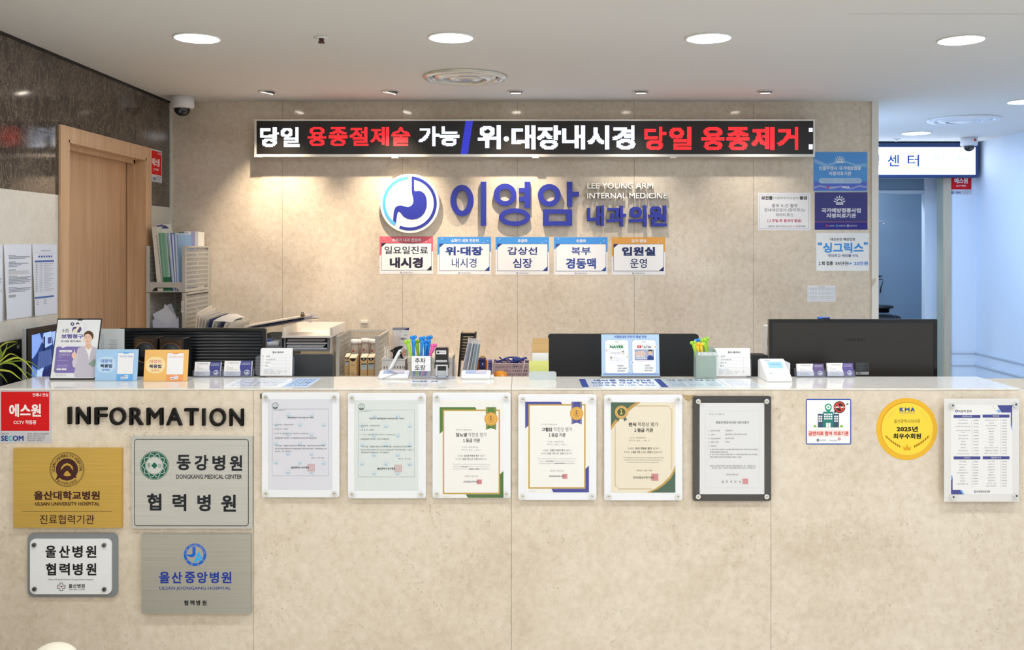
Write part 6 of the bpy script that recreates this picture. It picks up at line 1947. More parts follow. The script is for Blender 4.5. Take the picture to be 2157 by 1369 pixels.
for pts, w, m in (([(-8, 775), (5, 765), (35, 753), (58, 765), (79, 794)], .0042, g1), ([(-8, 772), (2, 750), (14, 735), (38, 722)], .0035, g2), ([(-10, 774), (10, 764), (32, 768), (50, 785), (61, 800)], .004, g1), ([(-6, 772), (18, 762), (55, 760), (74, 768), (86, 782)], .003, g2),
                  ([(-10, 780), (0, 779), (22, 782), (36, 792), (46, 800)], .0045, g1), ([(-14, 745), (0, 731), (16, 721), (38, 720)], .003, g1), ([(-10, 770), (0, 757), (3, 745), (0, 732), (-6, 720)], .005, g2), ([(-10, 772), (4, 752), (12, 738), (16, 724)], .0035, g1),
                  ([(-12, 775), (-2, 768), (6, 764), (30, 768), (66, 790), (80, 800)], .0028, g2), ([(-14, 765), (-10, 740), (-22, 720), (-40, 712)], .004, g1), ([(-16, 775), (-30, 760), (-50, 765), (-64, 790)], .004, g2), ([(-14, 770), (-26, 745), (-48, 738), (-66, 752)], .004, g1),
                  ([(-10, 782), (2, 788), (10, 796), (16, 806)], .004, g2), ([(-12, 772), (0, 762), (16, 748), (26, 745), (40, 752)], .003, g1)):
    leaf([(-28, 800)] + pts, w * .78, m, 3.27, -0.012)
b.build('foliage', t, normals=False)

# ------------------------------------------------------------------ low cabinet along the marble wall and what stands on it
CT = 0.84
t = thing('storage_cabinet', 'low cabinet along the marble wall carrying crates, trays and files', 'cabinet', (0, 5.0, 0))
b = MB(); b.box(XL + 0.02, 1.9, 4.72, YB - 0.006, 0.06, CT - 0.022, M('#cfc8bb', 0.5)); b.build('carcass', t)
b = MB(); b.rbox(XL + 0.02, 1.9, 4.7, YB - 0.006, CT - 0.021, CT, 0.003, M('#ddd8ce', 0.4)); b.build('top_board', t)
b = MB(); b.box(XL + 0.05, 1.87, 4.75, YB - 0.03, 0.0005, 0.059, BLACKP); b.build('plinth', t)

CRM = M('#b9b6ae', 0.45)


def lattice(b, T, u0, u1, v0, v1, nu, nv, m, th=0.003, rim=0.012):
    """pierced plastic wall: rows of short upright slots, staggered, between rims"""
    for (a, c, d, e) in ((u0, u1, v0, v0 + rim), (u0, u1, v1 - rim, v1), (u0, u0 + rim, v0 + rim, v1 - rim), (u1 - rim, u1, v0 + rim, v1 - rim), ((u0 + u1) / 2 - rim / 3, (u0 + u1) / 2 + rim / 3, v0 + rim, v1 - rim)):
        b.box(a, c, d, e, -th * .7, th * .7, m, T)
    du, dv = (u1 - u0 - 2 * rim) / nu, (v1 - v0 - 2 * rim) / nv
    for j_ in range(1, nv):
        v = v0 + rim + dv * j_
        b.box(u0 + rim, u1 - rim, v - dv * .16, v + dv * .16, -th / 2, th / 2, m, T)
    for j_ in range(nv):
        for i in range(nu + 1):
            u = u0 + rim + du * (i + (0.5 if j_ % 2 else 0))
            if u > u1 - rim: continue
            b.box(u - du * .2, u + du * .2, v0 + rim + dv * (j_ + .16), v0 + rim + dv * (j_ + .84), -th / 2, th / 2, m, T)


def crate(X0, X1, Y0, Y1, z0, z1, label):
    t = thing('storage_crate', label, 'crate', ((X0 + X1) / 2, (Y0 + Y1) / 2, z0), 'grey stacking crates with pierced sides')
    z0 += 0.0006
    b = MB()
    b.box(X0, X1, Y0, Y1, z0, z0 + 0.004, CRM)
    for x in (X0, X1 - 0.018): b.rbox(x, x + 0.018, Y0, Y0 + 0.012, z0 + 0.004, z1 - 0.001, 0.002, CRM)
    for x in (X0, X1 - 0.01): b.rbox(x, x + 0.01, Y1 - 0.012, Y1, z0 + 0.004, z1 - 0.001, 0.002, CRM)
    b.rbox(X1 - 0.004, X1 + 0.003, Y0 + 0.02, Y1 - 0.02, z1 - 0.012, z1 - 0.002, 0.002, CRM)
    b.build('frame', t)
    for x, nm in ((X0 + 0.004, 'side_panel'), (X1 - 0.004, 'side_panel')):
        b = MB(); lattice(b, lambda p: Vector((x + p[2], p[0], p[1])), Y0 + 0.012, Y1 - 0.012, z0 + 0.004, z1 - 0.002, 22, 9, CRM); b.build(nm, t)
    b = MB(); lattice(b, lambda p: Vector((p[0], Y1 - 0.004 + p[2], p[1])), X0 + 0.01, X1 - 0.01, z0 + 0.004, z1 - 0.002, 14, 9, CRM); b.build('back_panel', t)
    b = MB()
    w, h = X1 - X0, 0.052
    pr = [(X0 + 0.018, z0 + 0.004), (X0 + 0.03, z0 + 0.004), (X0 + 0.04, z0 + 0.018), (X0 + 0.055, z0 + 0.026), (X1 - 0.055, z0 + 0.026), (X1 - 0.04, z0 + 0.018), (X1 - 0.03, z0 + 0.004), (X1 - 0.018, z0 + 0.004), (X1 - 0.018, z0 + h), (X0 + 0.018, z0 + h)]
    b.prism([pr], 0, 0.004, CRM, lambda p: Vector((p[0], Y0 + 0.002 + p[2], p[1])))
    b.tube([(X0 + 0.045, Y0 + 0.006, z0 + 0.026), (X1 - 0.045, Y0 + 0.006, z0 + 0.026)], 0.004, CRM)
    b.build('front_lip', t)


CX0, CX1, CY0, CY1 = -1.958, -1.752, 4.945, 5.332
crate(CX0, CX1, CY0, CY1, CT, CT + 0.243, 'lowest crate of the corner stack, hidden behind the ribbed monitor')
crate(CX0, CX1, CY0, CY1, CT + 0.244, CT + 0.487, 'middle crate of the corner stack, loose papers inside')
crate(CX0, CX1, CY0, CY1, CT + 0.488, CT + 0.731, 'top crate of the corner stack, full of booklets')
crate(WX(707, 4.945), WX(797.5, 4.945), 4.945, 5.332, CT, CT + 0.262, 'beige-lit crate of drink cartons and bottles')


def lean(x0t, x1t, x0b, x1b, yt, yb, Y0, Y1, m, name, label, cat, group, extra=None, z_off=0.0):
    """an upright booklet leaning sideways: front quad in pixels at depth Y0, going back to Y1"""
    T = plane(Y0)
    b = MB()
    b.prism([[(x0t, yt), (x1t, yt), (x1b, yb), (x0b, yb)]], -(Y1 - Y0), 0, m, T)
    if extra: extra(b, T)
    return b.build(name, label=label, cat=cat, group=group)


# booklets in the top crate (enlargement origin 290,460 scale 5.705)
e = lambda x: 290 + x / 5.705
ey = lambda y: 460 + y / 5.705
YBK = 4.96
fl = CY + (EZ - (CT + 0.488 + 0.0056)) * F / YBK
gb = 'booklets standing in the top corner crate'


def navytop(b, T):
    b.prism([[(e(235), ey(80)), (e(290), ey(72)), (e(345), ey(90)), (e(372), ey(112)), (e(372), ey(122)), (e(230), ey(122))]], 0.0004, 0.0004, ink('#4c4a86'), T); b.text('건강', e(255), ey(88), e(312), ey(102), WHT, T, 0.0008)


T = plane(5.02)
b = MB(); b.slab(e(232), ey(70), e(400), ey(470), -0.004, 0, paper('#e9e6da'), T); navytop(b, T); b.build('booklet', label='tall cream booklet with a navy top behind the spiral notebook', cat='booklet', group=gb)


def spiral(b, T):
    for k in range(40):
        a = k / 40
        x, y = e(222 + 62 * a), ey(205 + 560 * a)
        b.rect(x, y, x + 2.0, y + 1.1, INK, T, 0.0005)


lean(e(168), e(240), e(240), e(306), ey(100), fl, YBK, YBK + 0.21, paper('#ddd9cc'), 'notebook', 'spiral notebook leaning in the top crate', 'notebook', gb, spiral)
for k in range(5):
    lean(e(250 + 20 * k), e(269 + 20 * k), e(312 + 18.5 * k), e(329.5 + 18.5 * k), ey(176), fl, YBK + .002, YBK + 0.2, paper(('#6fa488', '#8fb9a2', '#79ab90', '#86b39b', '#a8c8ba')[k]), 'booklet', ('leftmost', 'second', 'middle', 'fourth', 'rightmost')[k] + ' of the green booklets in the top crate', 'booklet', gb,
         lambda b, T, k=k: b.prism([[(e(300 + 18.5 * k + 9), ey(705)), (e(318 + 18.5 * k + 8), ey(705)), (e(329 + 18.5 * k), fl - 1), (e(313 + 18.5 * k), fl - 1)]], 0.0004, 0.0004, ink('#1f6a45'), T))
for k in range(7):
    lean(e(354 + 19 * k), e(371 + 19 * k), e(424 + 11.5 * k), e(434.5 + 11.5 * k), ey(190 - (k % 3) * 6), fl, YBK + .002, YBK + 0.2, paper(('#9db2d6', '#dfe4ee', '#5f7fc0', '#e4e6ec', '#7f9bd0', '#d6dde8', '#8fb4d8')[k]), 'booklet', ('first', 'second', 'third', 'fourth', 'fifth', 'sixth', 'last')[k] + ' of the blue and white booklets, counted from the green ones', 'booklet', gb)
lean(e(492), e(520), e(508), e(522), ey(165), CY + (EZ - (CT + 0.488 + 0.0056)) * F / (YBK + .205), YBK + 0.205, YBK + 0.3, M('#2f7a78', 0.4), 'folder', 'teal folder at the right end of the top crate', 'folder', gb)
for k in range(4):
    Yb_ = 5.16
    T = plane(Yb_)
    b = MB(); b.prism([[(387.5 + 7.6 * k, 487 + (k % 2)), (394.5 + 7.6 * k, 487.5 + (k % 2)), (394.5 + 7.6 * k, CY + (EZ - CT - .494) * F / Yb_), (387.5 + 7.6 * k, CY + (EZ - CT - .494) * F / Yb_)]], -0.1, 0, paper(('#dcd6e4', '#efece6', '#b9b0d2', '#efebe4')[k]), T)
    b.build('booklet', label=('leftmost', 'second', 'third', 'rightmost')[k] + ' of the white booklets at the back of the top crate', cat='booklet', group='white booklets at the back of the top crate')
# loose papers in the middle crate
for k, (pts, c) in enumerate(((((105, 1230), (150, 1200), (330, 1290), (500, 1190), (510, 1310), (140, 1310)), '#b9bfd4'), (((110, 1150), (275, 1080), (290, 1025), (310, 1045), (470, 1190), (440, 1290), (300, 1310), (180, 1280)), '#d3d7e0'), (((300, 1050), (385, 1020), (470, 1180), (330, 1250)), '#c3c8d4'))):
    Yp_ = 4.962 + 0.03 * k
    bz = CY + (EZ - (CT + .244 + .0056)) * F / Yp_
    ff = lambda x: e(172 + (x - 105) * .8)
    qs = [(ff(x), ey(y) if y < 1300 else bz) for x, y in pts]
    qs = [p_ for p_ in qs if p_[1] < bz] if k == 2 else qs
    if k == 2: qs += [(ff(440), bz), (ff(320), bz)]
    b = MB(); b.prism([qs], -0.002, 0, paper(c), plane(Yp_, e(300), bz, 2))
    b.build('loose_paper', label=('lowest bluish', 'front white', 'rear grey')[k] + ' loose paper in the middle corner crate', cat='paper', group='loose papers in the middle crate')
b = MB(); T = plane(4.944)
for y in (995, 1068): b.slab(e(524), ey(y), e(550), ey(y + 62), 0.0003, 0.0008, paper('#e9e9e6'), T)
for y in (1008, 1025, 1080, 1098): b.rect(e(532), ey(y), e(542), ey(y + 10), INK, T, 0.0011)
b.build('shelf_label', label='two tiny white labels on the post of the middle crate', cat='label')

# fan of folders
q = lambda x: 400 + x / 5.99
qy = lambda y: 620 + y / 5.99
NB = ((90, 232), (125, 262), (165, 285), (205, 300), (250, 318), (300, 335), (350, 345), (400, 352), (450, 358), (510, 372))
FB = ((280, 135), (330, 166), (392, 208), (438, 222), (478, 240), (520, 262), (600, 285), (660, 300), (720, 305), (768, 312))
for k in range(10):
    Yn, Yf = 4.80, 5.10
    n0, f0 = NB[k], FB[k]
    A = Vector((WX(q(n0[0]), Yn), Yn, WZ(qy(n0[1]), Yn)))
    Bq = Vector((WX(q(f0[0]), Yf), Yf, WZ(qy(f0[1]), Yf)))
    dx = -0.03 - 0.012 * k
    C_, D_ = Vector((Bq.x + dx, Bq.y, CT + 0.001)), Vector((A.x + dx, A.y, CT + 0.001))
    nrm = (Bq - A).cross(D_ - A).normalized() * 0.0016
    b = MB()
    b.add([A, Bq, C_, D_, A + nrm, Bq + nrm, C_ + nrm, D_ + nrm], [(0, 1, 2, 3), (4, 5, 6, 7), (0, 1, 5, 4), (1, 2, 6, 5), (2, 3, 7, 6), (3, 0, 4, 7)], paper(('#f0e8dc', '#ece6dc', '#d6d3d0', '#efe6d6', '#3f4a7c', '#e9e2d4', '#b7c0c4', '#2f3a5c', '#dcdcd6', '#e6dfd2')[k]))
    b.build('document_folder', label=('big cream folder at the left end of the fan', 'second folder of the fan, cream', 'third folder of the fan, grey white', 'long cream folder in the middle of the fan', 'navy folder of the fan, nearest the left', 'cream folder right of the nearer navy folder', 'grey green folder of the fan', 'dark navy folder toward the right of the fan', 'off-white folder near the right of the fan', 'rightmost folder of the fan')[k], cat='folder', group='fan of folders above the ribbed monitor')
b = MB()
vs, fs = [], []
for i in range(9):
    a = i / 8
    for jj in range(2):
        x, y = (300 + 290 * a, 330 - 85 * a) if jj == 0 else (530 + 175 * a, 352 - 62 * a)
        Yq_ = 4.84 + 0.03 * a
        vs.append((WX(q(x), Yq_), Yq_ + (0.16 if False else 0), WZ(qy(y) - 4.5 * math.sin(math.pi * a), Yq_)))
fs = [(2 * i, 2 * i + 1, 2 * i + 3, 2 * i + 2) for i in range(8)]
vs2 = [(x, y + 0.001, z - 0.001) for x, y, z in vs]
b.add(vs + vs2, fs + [tuple(a + 18 for a in f) for f in fs], paper('#f0e7da'))
b.build('bent_document', label='bent cream document lying across the fan of folders', cat='paper')

# letter trays
GT = M('#777b80', 0.4)


def letter_tray(X0, X1, Y0, Y1, z, h, m, t, name='tray'):
    b = MB()
    b.box(X0, X1, Y0, Y1, z, z + 0.003, m); b.box(X0, X0 + 0.003, Y0 + 0.01, Y1, z + 0.003, z + h, m); b.box(X1 - 0.003, X1, Y0 + 0.01, Y1, z + 0.003, z + h, m); b.box(X0 + 0.003, X1 - 0.003, Y1 - 0.003, Y1, z + 0.003, z + h, m)
    b.rbox(X0, X1, Y0 - 0.004, Y0 + 0.001, z - 0.002, z + 0.009, 0.002, m)
    for x in (X0, X1 - 0.01): b.rbox(x, x + 0.01, Y0 + 0.004, Y0 + 0.02, z + 0.009, z + h, 0.002, m)
    return b.build(name, t)


A0, A1 = WX(540, 4.9), WX(594, 4.9)
t = thing('letter_tray', 'grey letter tray tower half hidden by the ribbed monitor', 'letter tray', ((A0 + A1) / 2, 5.05, CT))
for z, h in ((CT + 0.001, 0.09), (CT + 0.095, 0.09), (CT + 0.205, 0.09)):
    letter_tray(A0, A1, 4.9, 5.2, z, h + 0.015 if z < CT + .15 else 0.055, GT, t)
B0, B1 = WX(597, 4.88), WX(693, 4.88)
t = thing('letter_tray', 'grey letter tray tower with a white top tray, papers inside', 'letter tray', ((B0 + B1) / 2, 5.05, CT))
letter_tray(B0, B1, 4.88, 5.25, CT + 0.001, 0.1, GT, t); letter_tray(B0, B1, 4.88, 5.25, CT + 0.19, 0.068, GT, t)
b = MB(); b.box(B1 + 0.0005, B1 + 0.004, 4.9, 5.25, CT + 0.0006, CT + 0.258, M('#d5cdc0', 0.4)); b.box(B0, B0 + 0.003, 4.9, 5.25, CT + .102, CT + 0.19, GT); b.build('side_wall', t)
letter_tray(WX(594, 4.86), WX(698, 4.86), 4.86, 5.25, CT + 0.2605, 0.05, M('#e9e3da', 0.35), t, 'top_tray')
for k in range(6):
    b = MB(); b.box(B0 + 0.012 + 0.003 * (k % 3), B1 - 0.012 - 0.01 * ((k * 2) % 3), 4.886 + 0.006 * (k % 2), 5.2, CT + 0.1985 + 0.0085 * k, CT + 0.2035 + 0.0085 * k + 0.002 * (k % 2), paper(('#c9cdd2', '#dfe2e4', '#a7acb4', '#e6e6e6', '#8a8f99', '#d4d6da')[k]))
    b.build('document', label=('lowest', 'second lowest', 'third', 'fourth', 'fifth', 'top')[k] + ' bundle of papers in the grey tray under the white one', cat='paper', group='papers in the grey tray')
# clipboards lying on the grey tower
for k in range(3):
    Yk = 4.9 + 0.03 * k
    x0, y0, x1, y1 = ((513, 687.5, 634, 666.5), (520, 690, 640, 671), (527, 692.5, 634, 675))[k]
    b = MB(); T = plane(Yk)
    b.prism([[(x0, y0), (x1, y1), (x1 + 1, y1 + 2.4), (x0 + 1, y0 + 2.6)]], -0.2, 0, M(('#d9d2c6', '#3a3f5c', '#cfc9c4')[k], 0.4), T)
    b.build('clipboard', label=('top cream board of the slanted clipboards', 'navy board in the middle of the slanted clipboards', 'lowest board of the slanted clipboards')[k], cat='clipboard', group='slanted clipboards on the grey tray')
T = plane(4.9)
b = MB(); b.ring(637, 660.5, 1.6, 3.2, M('#8c7a5e', 0.3, 0.8), T, -0.006, 20, 0.0); b.slab(633, 663, 641, 667.5, -0.03, 0.001, M('#a08a66', 0.3, 0.8), T, 1); b.build('bulldog_clip', label='brass bulldog clip at the upper end of the slanted clipboards', cat='clip')
b = MB(); b.add([tuple(T(p)) for p in ((640, 668, 0), (651, 659, -.02), (672, 672, -.05), (660, 676, 0), (653, 681, 0), (641, 673, 0))], [(0, 1, 2, 3), (0, 3, 4, 5)], clear('film', '#f1ebf6', 0.18, 0.1)); b.build('plastic_sleeve', label='crumpled clear sleeve sticking out beyond the brass clip', cat='plastic sleeve', normals=False)
t = thing('tissue_pack', 'blue and white soft pack under the slanted clipboards', 'pack', (WX(567, 4.93), 4.95, CT + 0.209))
b = MB(); z = CT + 0.2085; b.rbox(WX(552, 4.925), WX(588, 4.925), 4.925, 5.02, z + .001, z + 0.026, 0.01, M('#e4e9f0', 0.3)); b.build('wrap', t)
b = MB(); b.rbox(WX(552, 4.925), WX(570, 4.925), 4.924, 5.0, z + 0.0265, z + 0.034, 0.003, M('#2a66c8', 0.35)); b.build('blue_flap', t)

# drink cartons and bottles in the crate
fz = CT + 0.0052
c4 = lambda x: 720 + x / 9.78
KR = M('#cfae79', 0.55)
for k, (x0, x1, y, dY) in enumerate(((58, 150, 905, .03), (158, 300, 925, 0.0), (380, 520, 915, .012), (535, 668, 915, .02))):
    Yc_ = 4.965 + dY
    X0, X1 = WX(c4(x0), Yc_), WX(c4(x1), Yc_)
    z1 = WZ(660 + y / 9.78, Yc_)
    nm = ('behind the front left carton', 'standing foremost at the left', 'second from the right', 'rightmost')[k]
    t = thing('drink_carton', 'brown drink carton ' + nm + ' in the crate', 'carton', ((X0 + X1) / 2, Yc_ + 0.02, fz), 'brown drink cartons in the crate')
    b = MB(); b.box(X0, X1, Yc_, Yc_ + 0.06, fz + 0.0005, z1, KR); b.prism([[(X0, z1), (X1, z1), (X1, z1 + 0.004), (X0, z1 + .002)]], 0, 0.05, M('#e9dcc4', 0.5), lambda p: Vector((p[0], Yc_ + 0.004 + p[2], p[1] + p[2] * .25))); b.build('body', t)
    T = lambda p: Vector((X0 + p[0] * (X1 - X0), Yc_ - p[2], z1 - p[1] * (X1 - X0)))
    b = MB(); b.prism([[(0.04, 0.0), (0.96, 0.0), (0.8, 0.35), (0.5, 0.5), (0.2, 0.35)]], 0.0004, 0.0004, INK, T)
    if k != 1: b.disc(.5, .2, .17, ink('#8c8f94'), T, 0.0007, n=16); b.rect(.12, .85, .92, 1.02, ink('#3a4452'), T, 0.0005); b.slab(.15, 1.02, .9, 1.75, 0.0004, 0.0005, ink('#b3c6cf'), T, .1); b.rect(.3, 1.2, .7, 1.3, ink('#5a7a92'), T, 0.0008)
    else: b.rect(.2, .85, .8, .9, ink('#8a7a50'), T, 0.0005); b.rect(.2, 1.0, .75, 1.05, ink('#8a7a50'), T, 0.0005); b.ring(.5, 2.2, .16, .2, ink('#7c6a40'), T, 0.0005, 16)
    b.build('print', t)
BT = clear('pet_bottle', '#f3e9df', 0.35, 0.08)
for k, (x0, x1, dY, yt) in enumerate(((215, 320, .1, 535), (300, 405, .16, 540), (415, 545, .1, 512), (525, 640, .16, 530), (640, 700, .1, 535))):
    Yc_ = 5.03 + dY
    X0, X1 = WX(c4(x0), Yc_), WX(c4(x1), Yc_)
    r, xm = (0.026), (X0 + X1) / 2
    z1 = WZ(660 + yt / 9.78, Yc_)
    if k == 4: xm -= 0.005; r = 0.02
    t = thing('bottle', 'white-capped drink bottle, ' + ('leftmost', 'second', 'middle', 'fourth', 'rightmost')[k] + ' in the back of the crate', 'bottle', (xm, Yc_, fz), 'white-capped bottles in the crate')
    b = MB(); b.lathe([(0.0001, fz + 0.001), (r, fz + 0.002), (r, z1 - 0.07), (r * .92, z1 - 0.045), (r * .72, z1 - 0.026), (r * .7, z1 - 0.022)], BT, at((xm, Yc_, 0)), 20); b.build('body', t)
    b = MB(); b.lathe([(r * .8, z1 - 0.022), (r * .86, z1 - 0.018), (r * .86, z1 - 0.003), (r * .7, z1), (0.0001, z1)], M('#f1efec', 0.4), at((xm, Yc_, 0)), 20); b.build('cap', t)
    b = MB()
    b.lathe([(r * .9, fz + 0.02), (r * .9, z1 - 0.075)], M('#e6d6c4', 0.5), at((xm, Yc_, 0)), 20)
    T = lambda p: Vector((xm + p[0], Yc_ - r - 0.0006 - p[2], z1 - p[1]))
    for sx, sy in ((-0.004, .06), (0.006, .085), (-.012, .09)): b.prism([[(sx - .006, sy), (sx, sy - .007), (sx + .006, sy), (sx + .003, sy + .006), (sx - .004, sy + .005)]], 0, 0, ink('#a4472f'), T)
    b.build('label', t)

# small white basket with straws, pouch, sprayer
Yb0 = 4.80
T = plane(Yb0)
X0, X1, z1 = WX(804, Yb0), WX(853, Yb0), WZ(756, Yb0)
t = thing('plastic_basket', 'small white basket right of the crate, holding straws and a sprayer', 'basket', ((X0 + X1) / 2, Yb0 + 0.06, CT))
WB = M('#e6e3e0', 0.4)
b = MB()
b.box(X0 + .004, X1 - .004, Yb0 + .003, Yb0 + 0.117, CT + 0.0006, CT + 0.004, WB)
for (x0, x1, y0, y1) in ((X0, X0 + .003, Yb0, Yb0 + .12), (X1 - .003, X1, Yb0, Yb0 + .12), (X0 + .003, X1 - .003, Yb0 + .117, Yb0 + .12)): b.box(x0, x1, y0, y1, CT + 0.0006, z1 - .004, WB)
zs0, zs1 = WZ(777, Yb0), WZ(771, Yb0)
b.box(X0 + .003, X1 - .003, Yb0, Yb0 + .003, CT + .0006, zs0, WB); b.box(X0 + .003, X1 - .003, Yb0, Yb0 + .003, zs1, z1 - .004, WB)
for k in range(9): b.box(X0 + .003 + .0135 * k, X0 + .0095 + .0135 * k, Yb0, Yb0 + .003, zs0, zs1, WB)
b.build('body', t)
b = MB(); b.prism([rr(X0 - .004, Yb0 - .004, X1 + .004, Yb0 + .124, .006), rr(X0 + .0035, Yb0 + .0035, X1 - .0035, Yb0 + .1165, .003)], z1 - .004, z1, WB); b.build('rim', t)
for k in range(12):
    a = Vector((X0 + 0.012 + 0.0026 * k, Yb0 + 0.02 + 0.012 * (k % 3), CT + 0.006))
    c = Vector((X0 + 0.008 + 0.0028 * k + 0.004 * math.sin(k * 2.1), Yb0 + 0.03 + 0.012 * (k % 3), WZ(728 + 5 * ((k * 7) % 5), Yb0)))
    b = MB(); b.tube([a, c], 0.0011, M('#f3f1ee', 0.35), n=6); b.build('straw', label='thin white straw standing in the left of the small basket', cat='straw', group='white straws in the small basket')
Yo = Yb0 + 0.085
T = plane(Yo)
b = MB(); b.prism([[(826.5, 694), (861, 694), (859.5, CY + (EZ - CT - .006) * F / Yo), (829, CY + (EZ - CT - .006) * F / Yo)]], -0.006, 0, paper('#eceae9'), T); b.rect(827, 690, 861.5, 695, M('#9c9aa8', .3), T, .0006); b.prism([[(853.5, 694.5), (861.5, 689.5), (861.5, 694.8)]], .001, .001, ink('#2d3286'), T); b.rect(854, 692, 861.4, 694.9, ink('#2d3286'), T, .0009)
b.text('기넥신', 838, 711, 856, 717, INK, T, .0008, .02); b.rect(842, 698, 844.5, 699, GREY, T, .0006); b.text('80mg', 852, 705, 858, 707.4, GREY, T, .0006); b.rect(840, 723, 852, 724, ink('#c9c6c6'), T, .0006)
b.prism([[(847, 742), (852, 734), (856, 742), (854, 750), (848, 749)]], .0006, .0006, ink('#e9a38c'), T); b.prism([[(854, 738), (859, 733), (859.5, 750), (855, 748)]], .0007, .0007, ink('#8cc09a'), T)
b.build('medicine_pouch', label='tall white medicine pouch with a navy corner in the small basket', cat='pouch')
Yo = Yb0 + 0.05
b = MB()
n = 10
vs = [tuple(plane(Yo - .012 * math.sin(math.pi * i / n))((p[0], p[1], 0))) for i in range(n + 1) for p in ((822 + 2.2 * i, 704 + 4 * math.sin(i * 1.7), 0), (821 + 2.3 * i, 735, 0), (820 + 2.2 * i, 770, 0))]
b.add(vs, [(3 * i + k, 3 * i + k + 1, 3 * i + k + 4, 3 * i + k + 3) for i in range(n) for k in (0, 1)], clear('bag_film', '#f3e8e0', 0.4, 0.12), smooth=True); b.build('plastic_bag', label='crinkled clear bag before the white medicine pouch', cat='bag', normals=False)
Yo = Yb0 + 0.03
T = plane(Yo)
G = zt(T, 720, 660, 9.78)
t = thing('spray_bottle', 'spray bottle with a black trigger head behind the white stylus', 'spray bottle', T((838, CY + (EZ - CT - .006) * F / Yo, 0)))
b = MB(); b.prism([[(985, 775), (1040, 745), (1100, 700), (1180, 678), (1250, 676), (1256, 700), (1235, 718), (1200, 735), (1222, 800), (1262, 930), (1220, 930), (1180, 830), (1165, 800), (1150, 820), (1160, 930), (1045, 930), (1060, 850), (1050, 800), (1020, 785)]], -0.012, 0.004, BLACKP, G); b.prism([ell(1065, 772, 9, 9, 12)], 0.0045, 0.006, M('#cfd0d0', .4), G); b.build('trigger_head', t)
b = MB(); b.lathe([(0.0001, CT + 0.0055), (.024, CT + 0.0055), (.024, WZ(764, Yo)), (.012, WZ(756, Yo)), (.012, WZ(755, Yo)), (.0001, WZ(755, Yo))], clear('spray_body', '#e9e4dd', .5, .1), at((WX(834, Yo), Yo - .002, 0)), 20); b.build('body', t)

# beige box with a lid
Yo = 4.79
X0, X1 = WX(858, Yo), WX(953, Yo)
zl_ = WZ(752.5, Yo)
t = thing('storage_box', 'beige lidded box behind the parking pens and stamp', 'box', ((X0 + X1) / 2, Yo + 0.08, CT))
b = MB(); b.box(X0 + .003, X1 - .003, Yo + .003, Yo + .197, CT + .0006, zl_ - .028, M('#d3cbbd', .5)); b.build('body', t)
b = MB(); b.rbox(X0, X1, Yo, Yo + .2, zl_ - .0275, zl_, .003, M('#ded6c8', .45)); b.build('lid', t)

# leaning files and black rack
f5 = lambda x: 950 + x / 9.805
f5y = lambda y: 690 + y / 9.805
Yo = 4.86
fb = CY + (EZ - CT - .0008) * F / Yo
T = plane(Yo)
t = thing('file_rack', 'black ribbed file rack leaning behind the plastic files', 'file rack', T((975, fb, 0)))
b = MB()
for (xa, xb, xc, xd) in ((f5(203), f5(238), f5(150), f5(115)), (f5(478), f5(515), f5(420), f5(385))):
    b.prism([[(xa, f5y(120)), (xb, f5y(120)), (xc, fb), (xd, fb)]], -0.11, 0.0, BLACKP, T)
b.prism([[(f5(200), f5y(118)), (f5(515), f5y(118)), (f5(518), f5y(150)), (f5(200), f5y(150))]], -0.11, 0.004, BLACKP, T); b.build('frame', t)
b = MB(); b.slab(f5(240), f5y(98), f5(480), f5y(117), -.1, .002, M('#c9ad8c', .3), T, .8); b.build('top_bar', t)
for k in range(9):
    y = 165 + 62 * k
    sx = -8.6 * (k + .5)
    b = MB(); b.slab(f5(232 + sx), f5y(y), f5(484 + sx), f5y(y + 22), -.09, -.004, M('#6b5d4e', .5), T); b.build('rib', t)
for k in range(9):
    xt, xb = 985 + 3.0 * k, 963.5 + 3.9 * k
    yt = 722 + k * .4
    Y0 = 4.80
    T = plane(Y0)
    b = MB(); b.prism([[(xt, yt), (xt + 2.5, yt + 1.2), (xb + 2.6, CY + (EZ - CT - .0008) * F / Y0), (xb, CY + (EZ - CT - .0008) * F / Y0)]], -.05, 0, M(('#d7d5da', '#a9b0bd', '#8f97ad', '#e3e2e4', '#7b8298', '#b7c6ce', '#93aab6', '#c9d4d8', '#8fa9b4')[k], .3), T)
    b.prism([[(xt, yt), (xt + 2.5, yt + 1.2), (xt + 2.6, yt - 8.5), (xt + 0.8, yt - 9.5)]], -.048, -.02, paper('#f1ebe6'), T)
    b.build('plastic_file', label=('first', 'second', 'third', 'fourth', 'fifth', 'sixth', 'seventh', 'eighth', 'ninth')[k] + ' plastic file from the left, leaning on the black rack', cat='file', group='plastic files leaning on the black rack')

# tape dispenser
Yo = 4.98
T = plane(Yo)
G = zt(T, 950, 690, 9.805)
OR, PV = M('#f0801e', .4), M('#5a559c', .35)
fbz = (CY + (EZ - CT - .0008) * F / Yo - 690) * 9.805
t = thing('tape_dispenser', 'orange and purple tape dispenser beside the leaning files', 'tape dispenser', T((1018, CY + (EZ - CT) * F / Yo, 0)))
b = MB(); b.slab(530, 672, 572, 980, -.05, 0, OR, G, 8); b.slab(718, 672, 748, 980, -.05, 0, OR, G, 8); b.slab(480, 980, 760, fbz, -.07, .004, OR, G, 10); b.prism([[(478, 850), (530, 820), (530, 980), (478, 980)]], -.05, 0, OR, G); b.build('frame', t)
b = MB(); b.slab(574, 630, 716, 870, -.045, -.002, M('#35306c', .4), G, 10)
for y in (650, 726, 778): b.slab(578, y, 712, y + 20, -.001, .003, PV, G, 4)
b.build('drum', t)
b = MB(); b.slab(615, 590, 700, 634, -.03, 0, M('#e2b27c', .5), G, 4); b.build('tape_end', t)
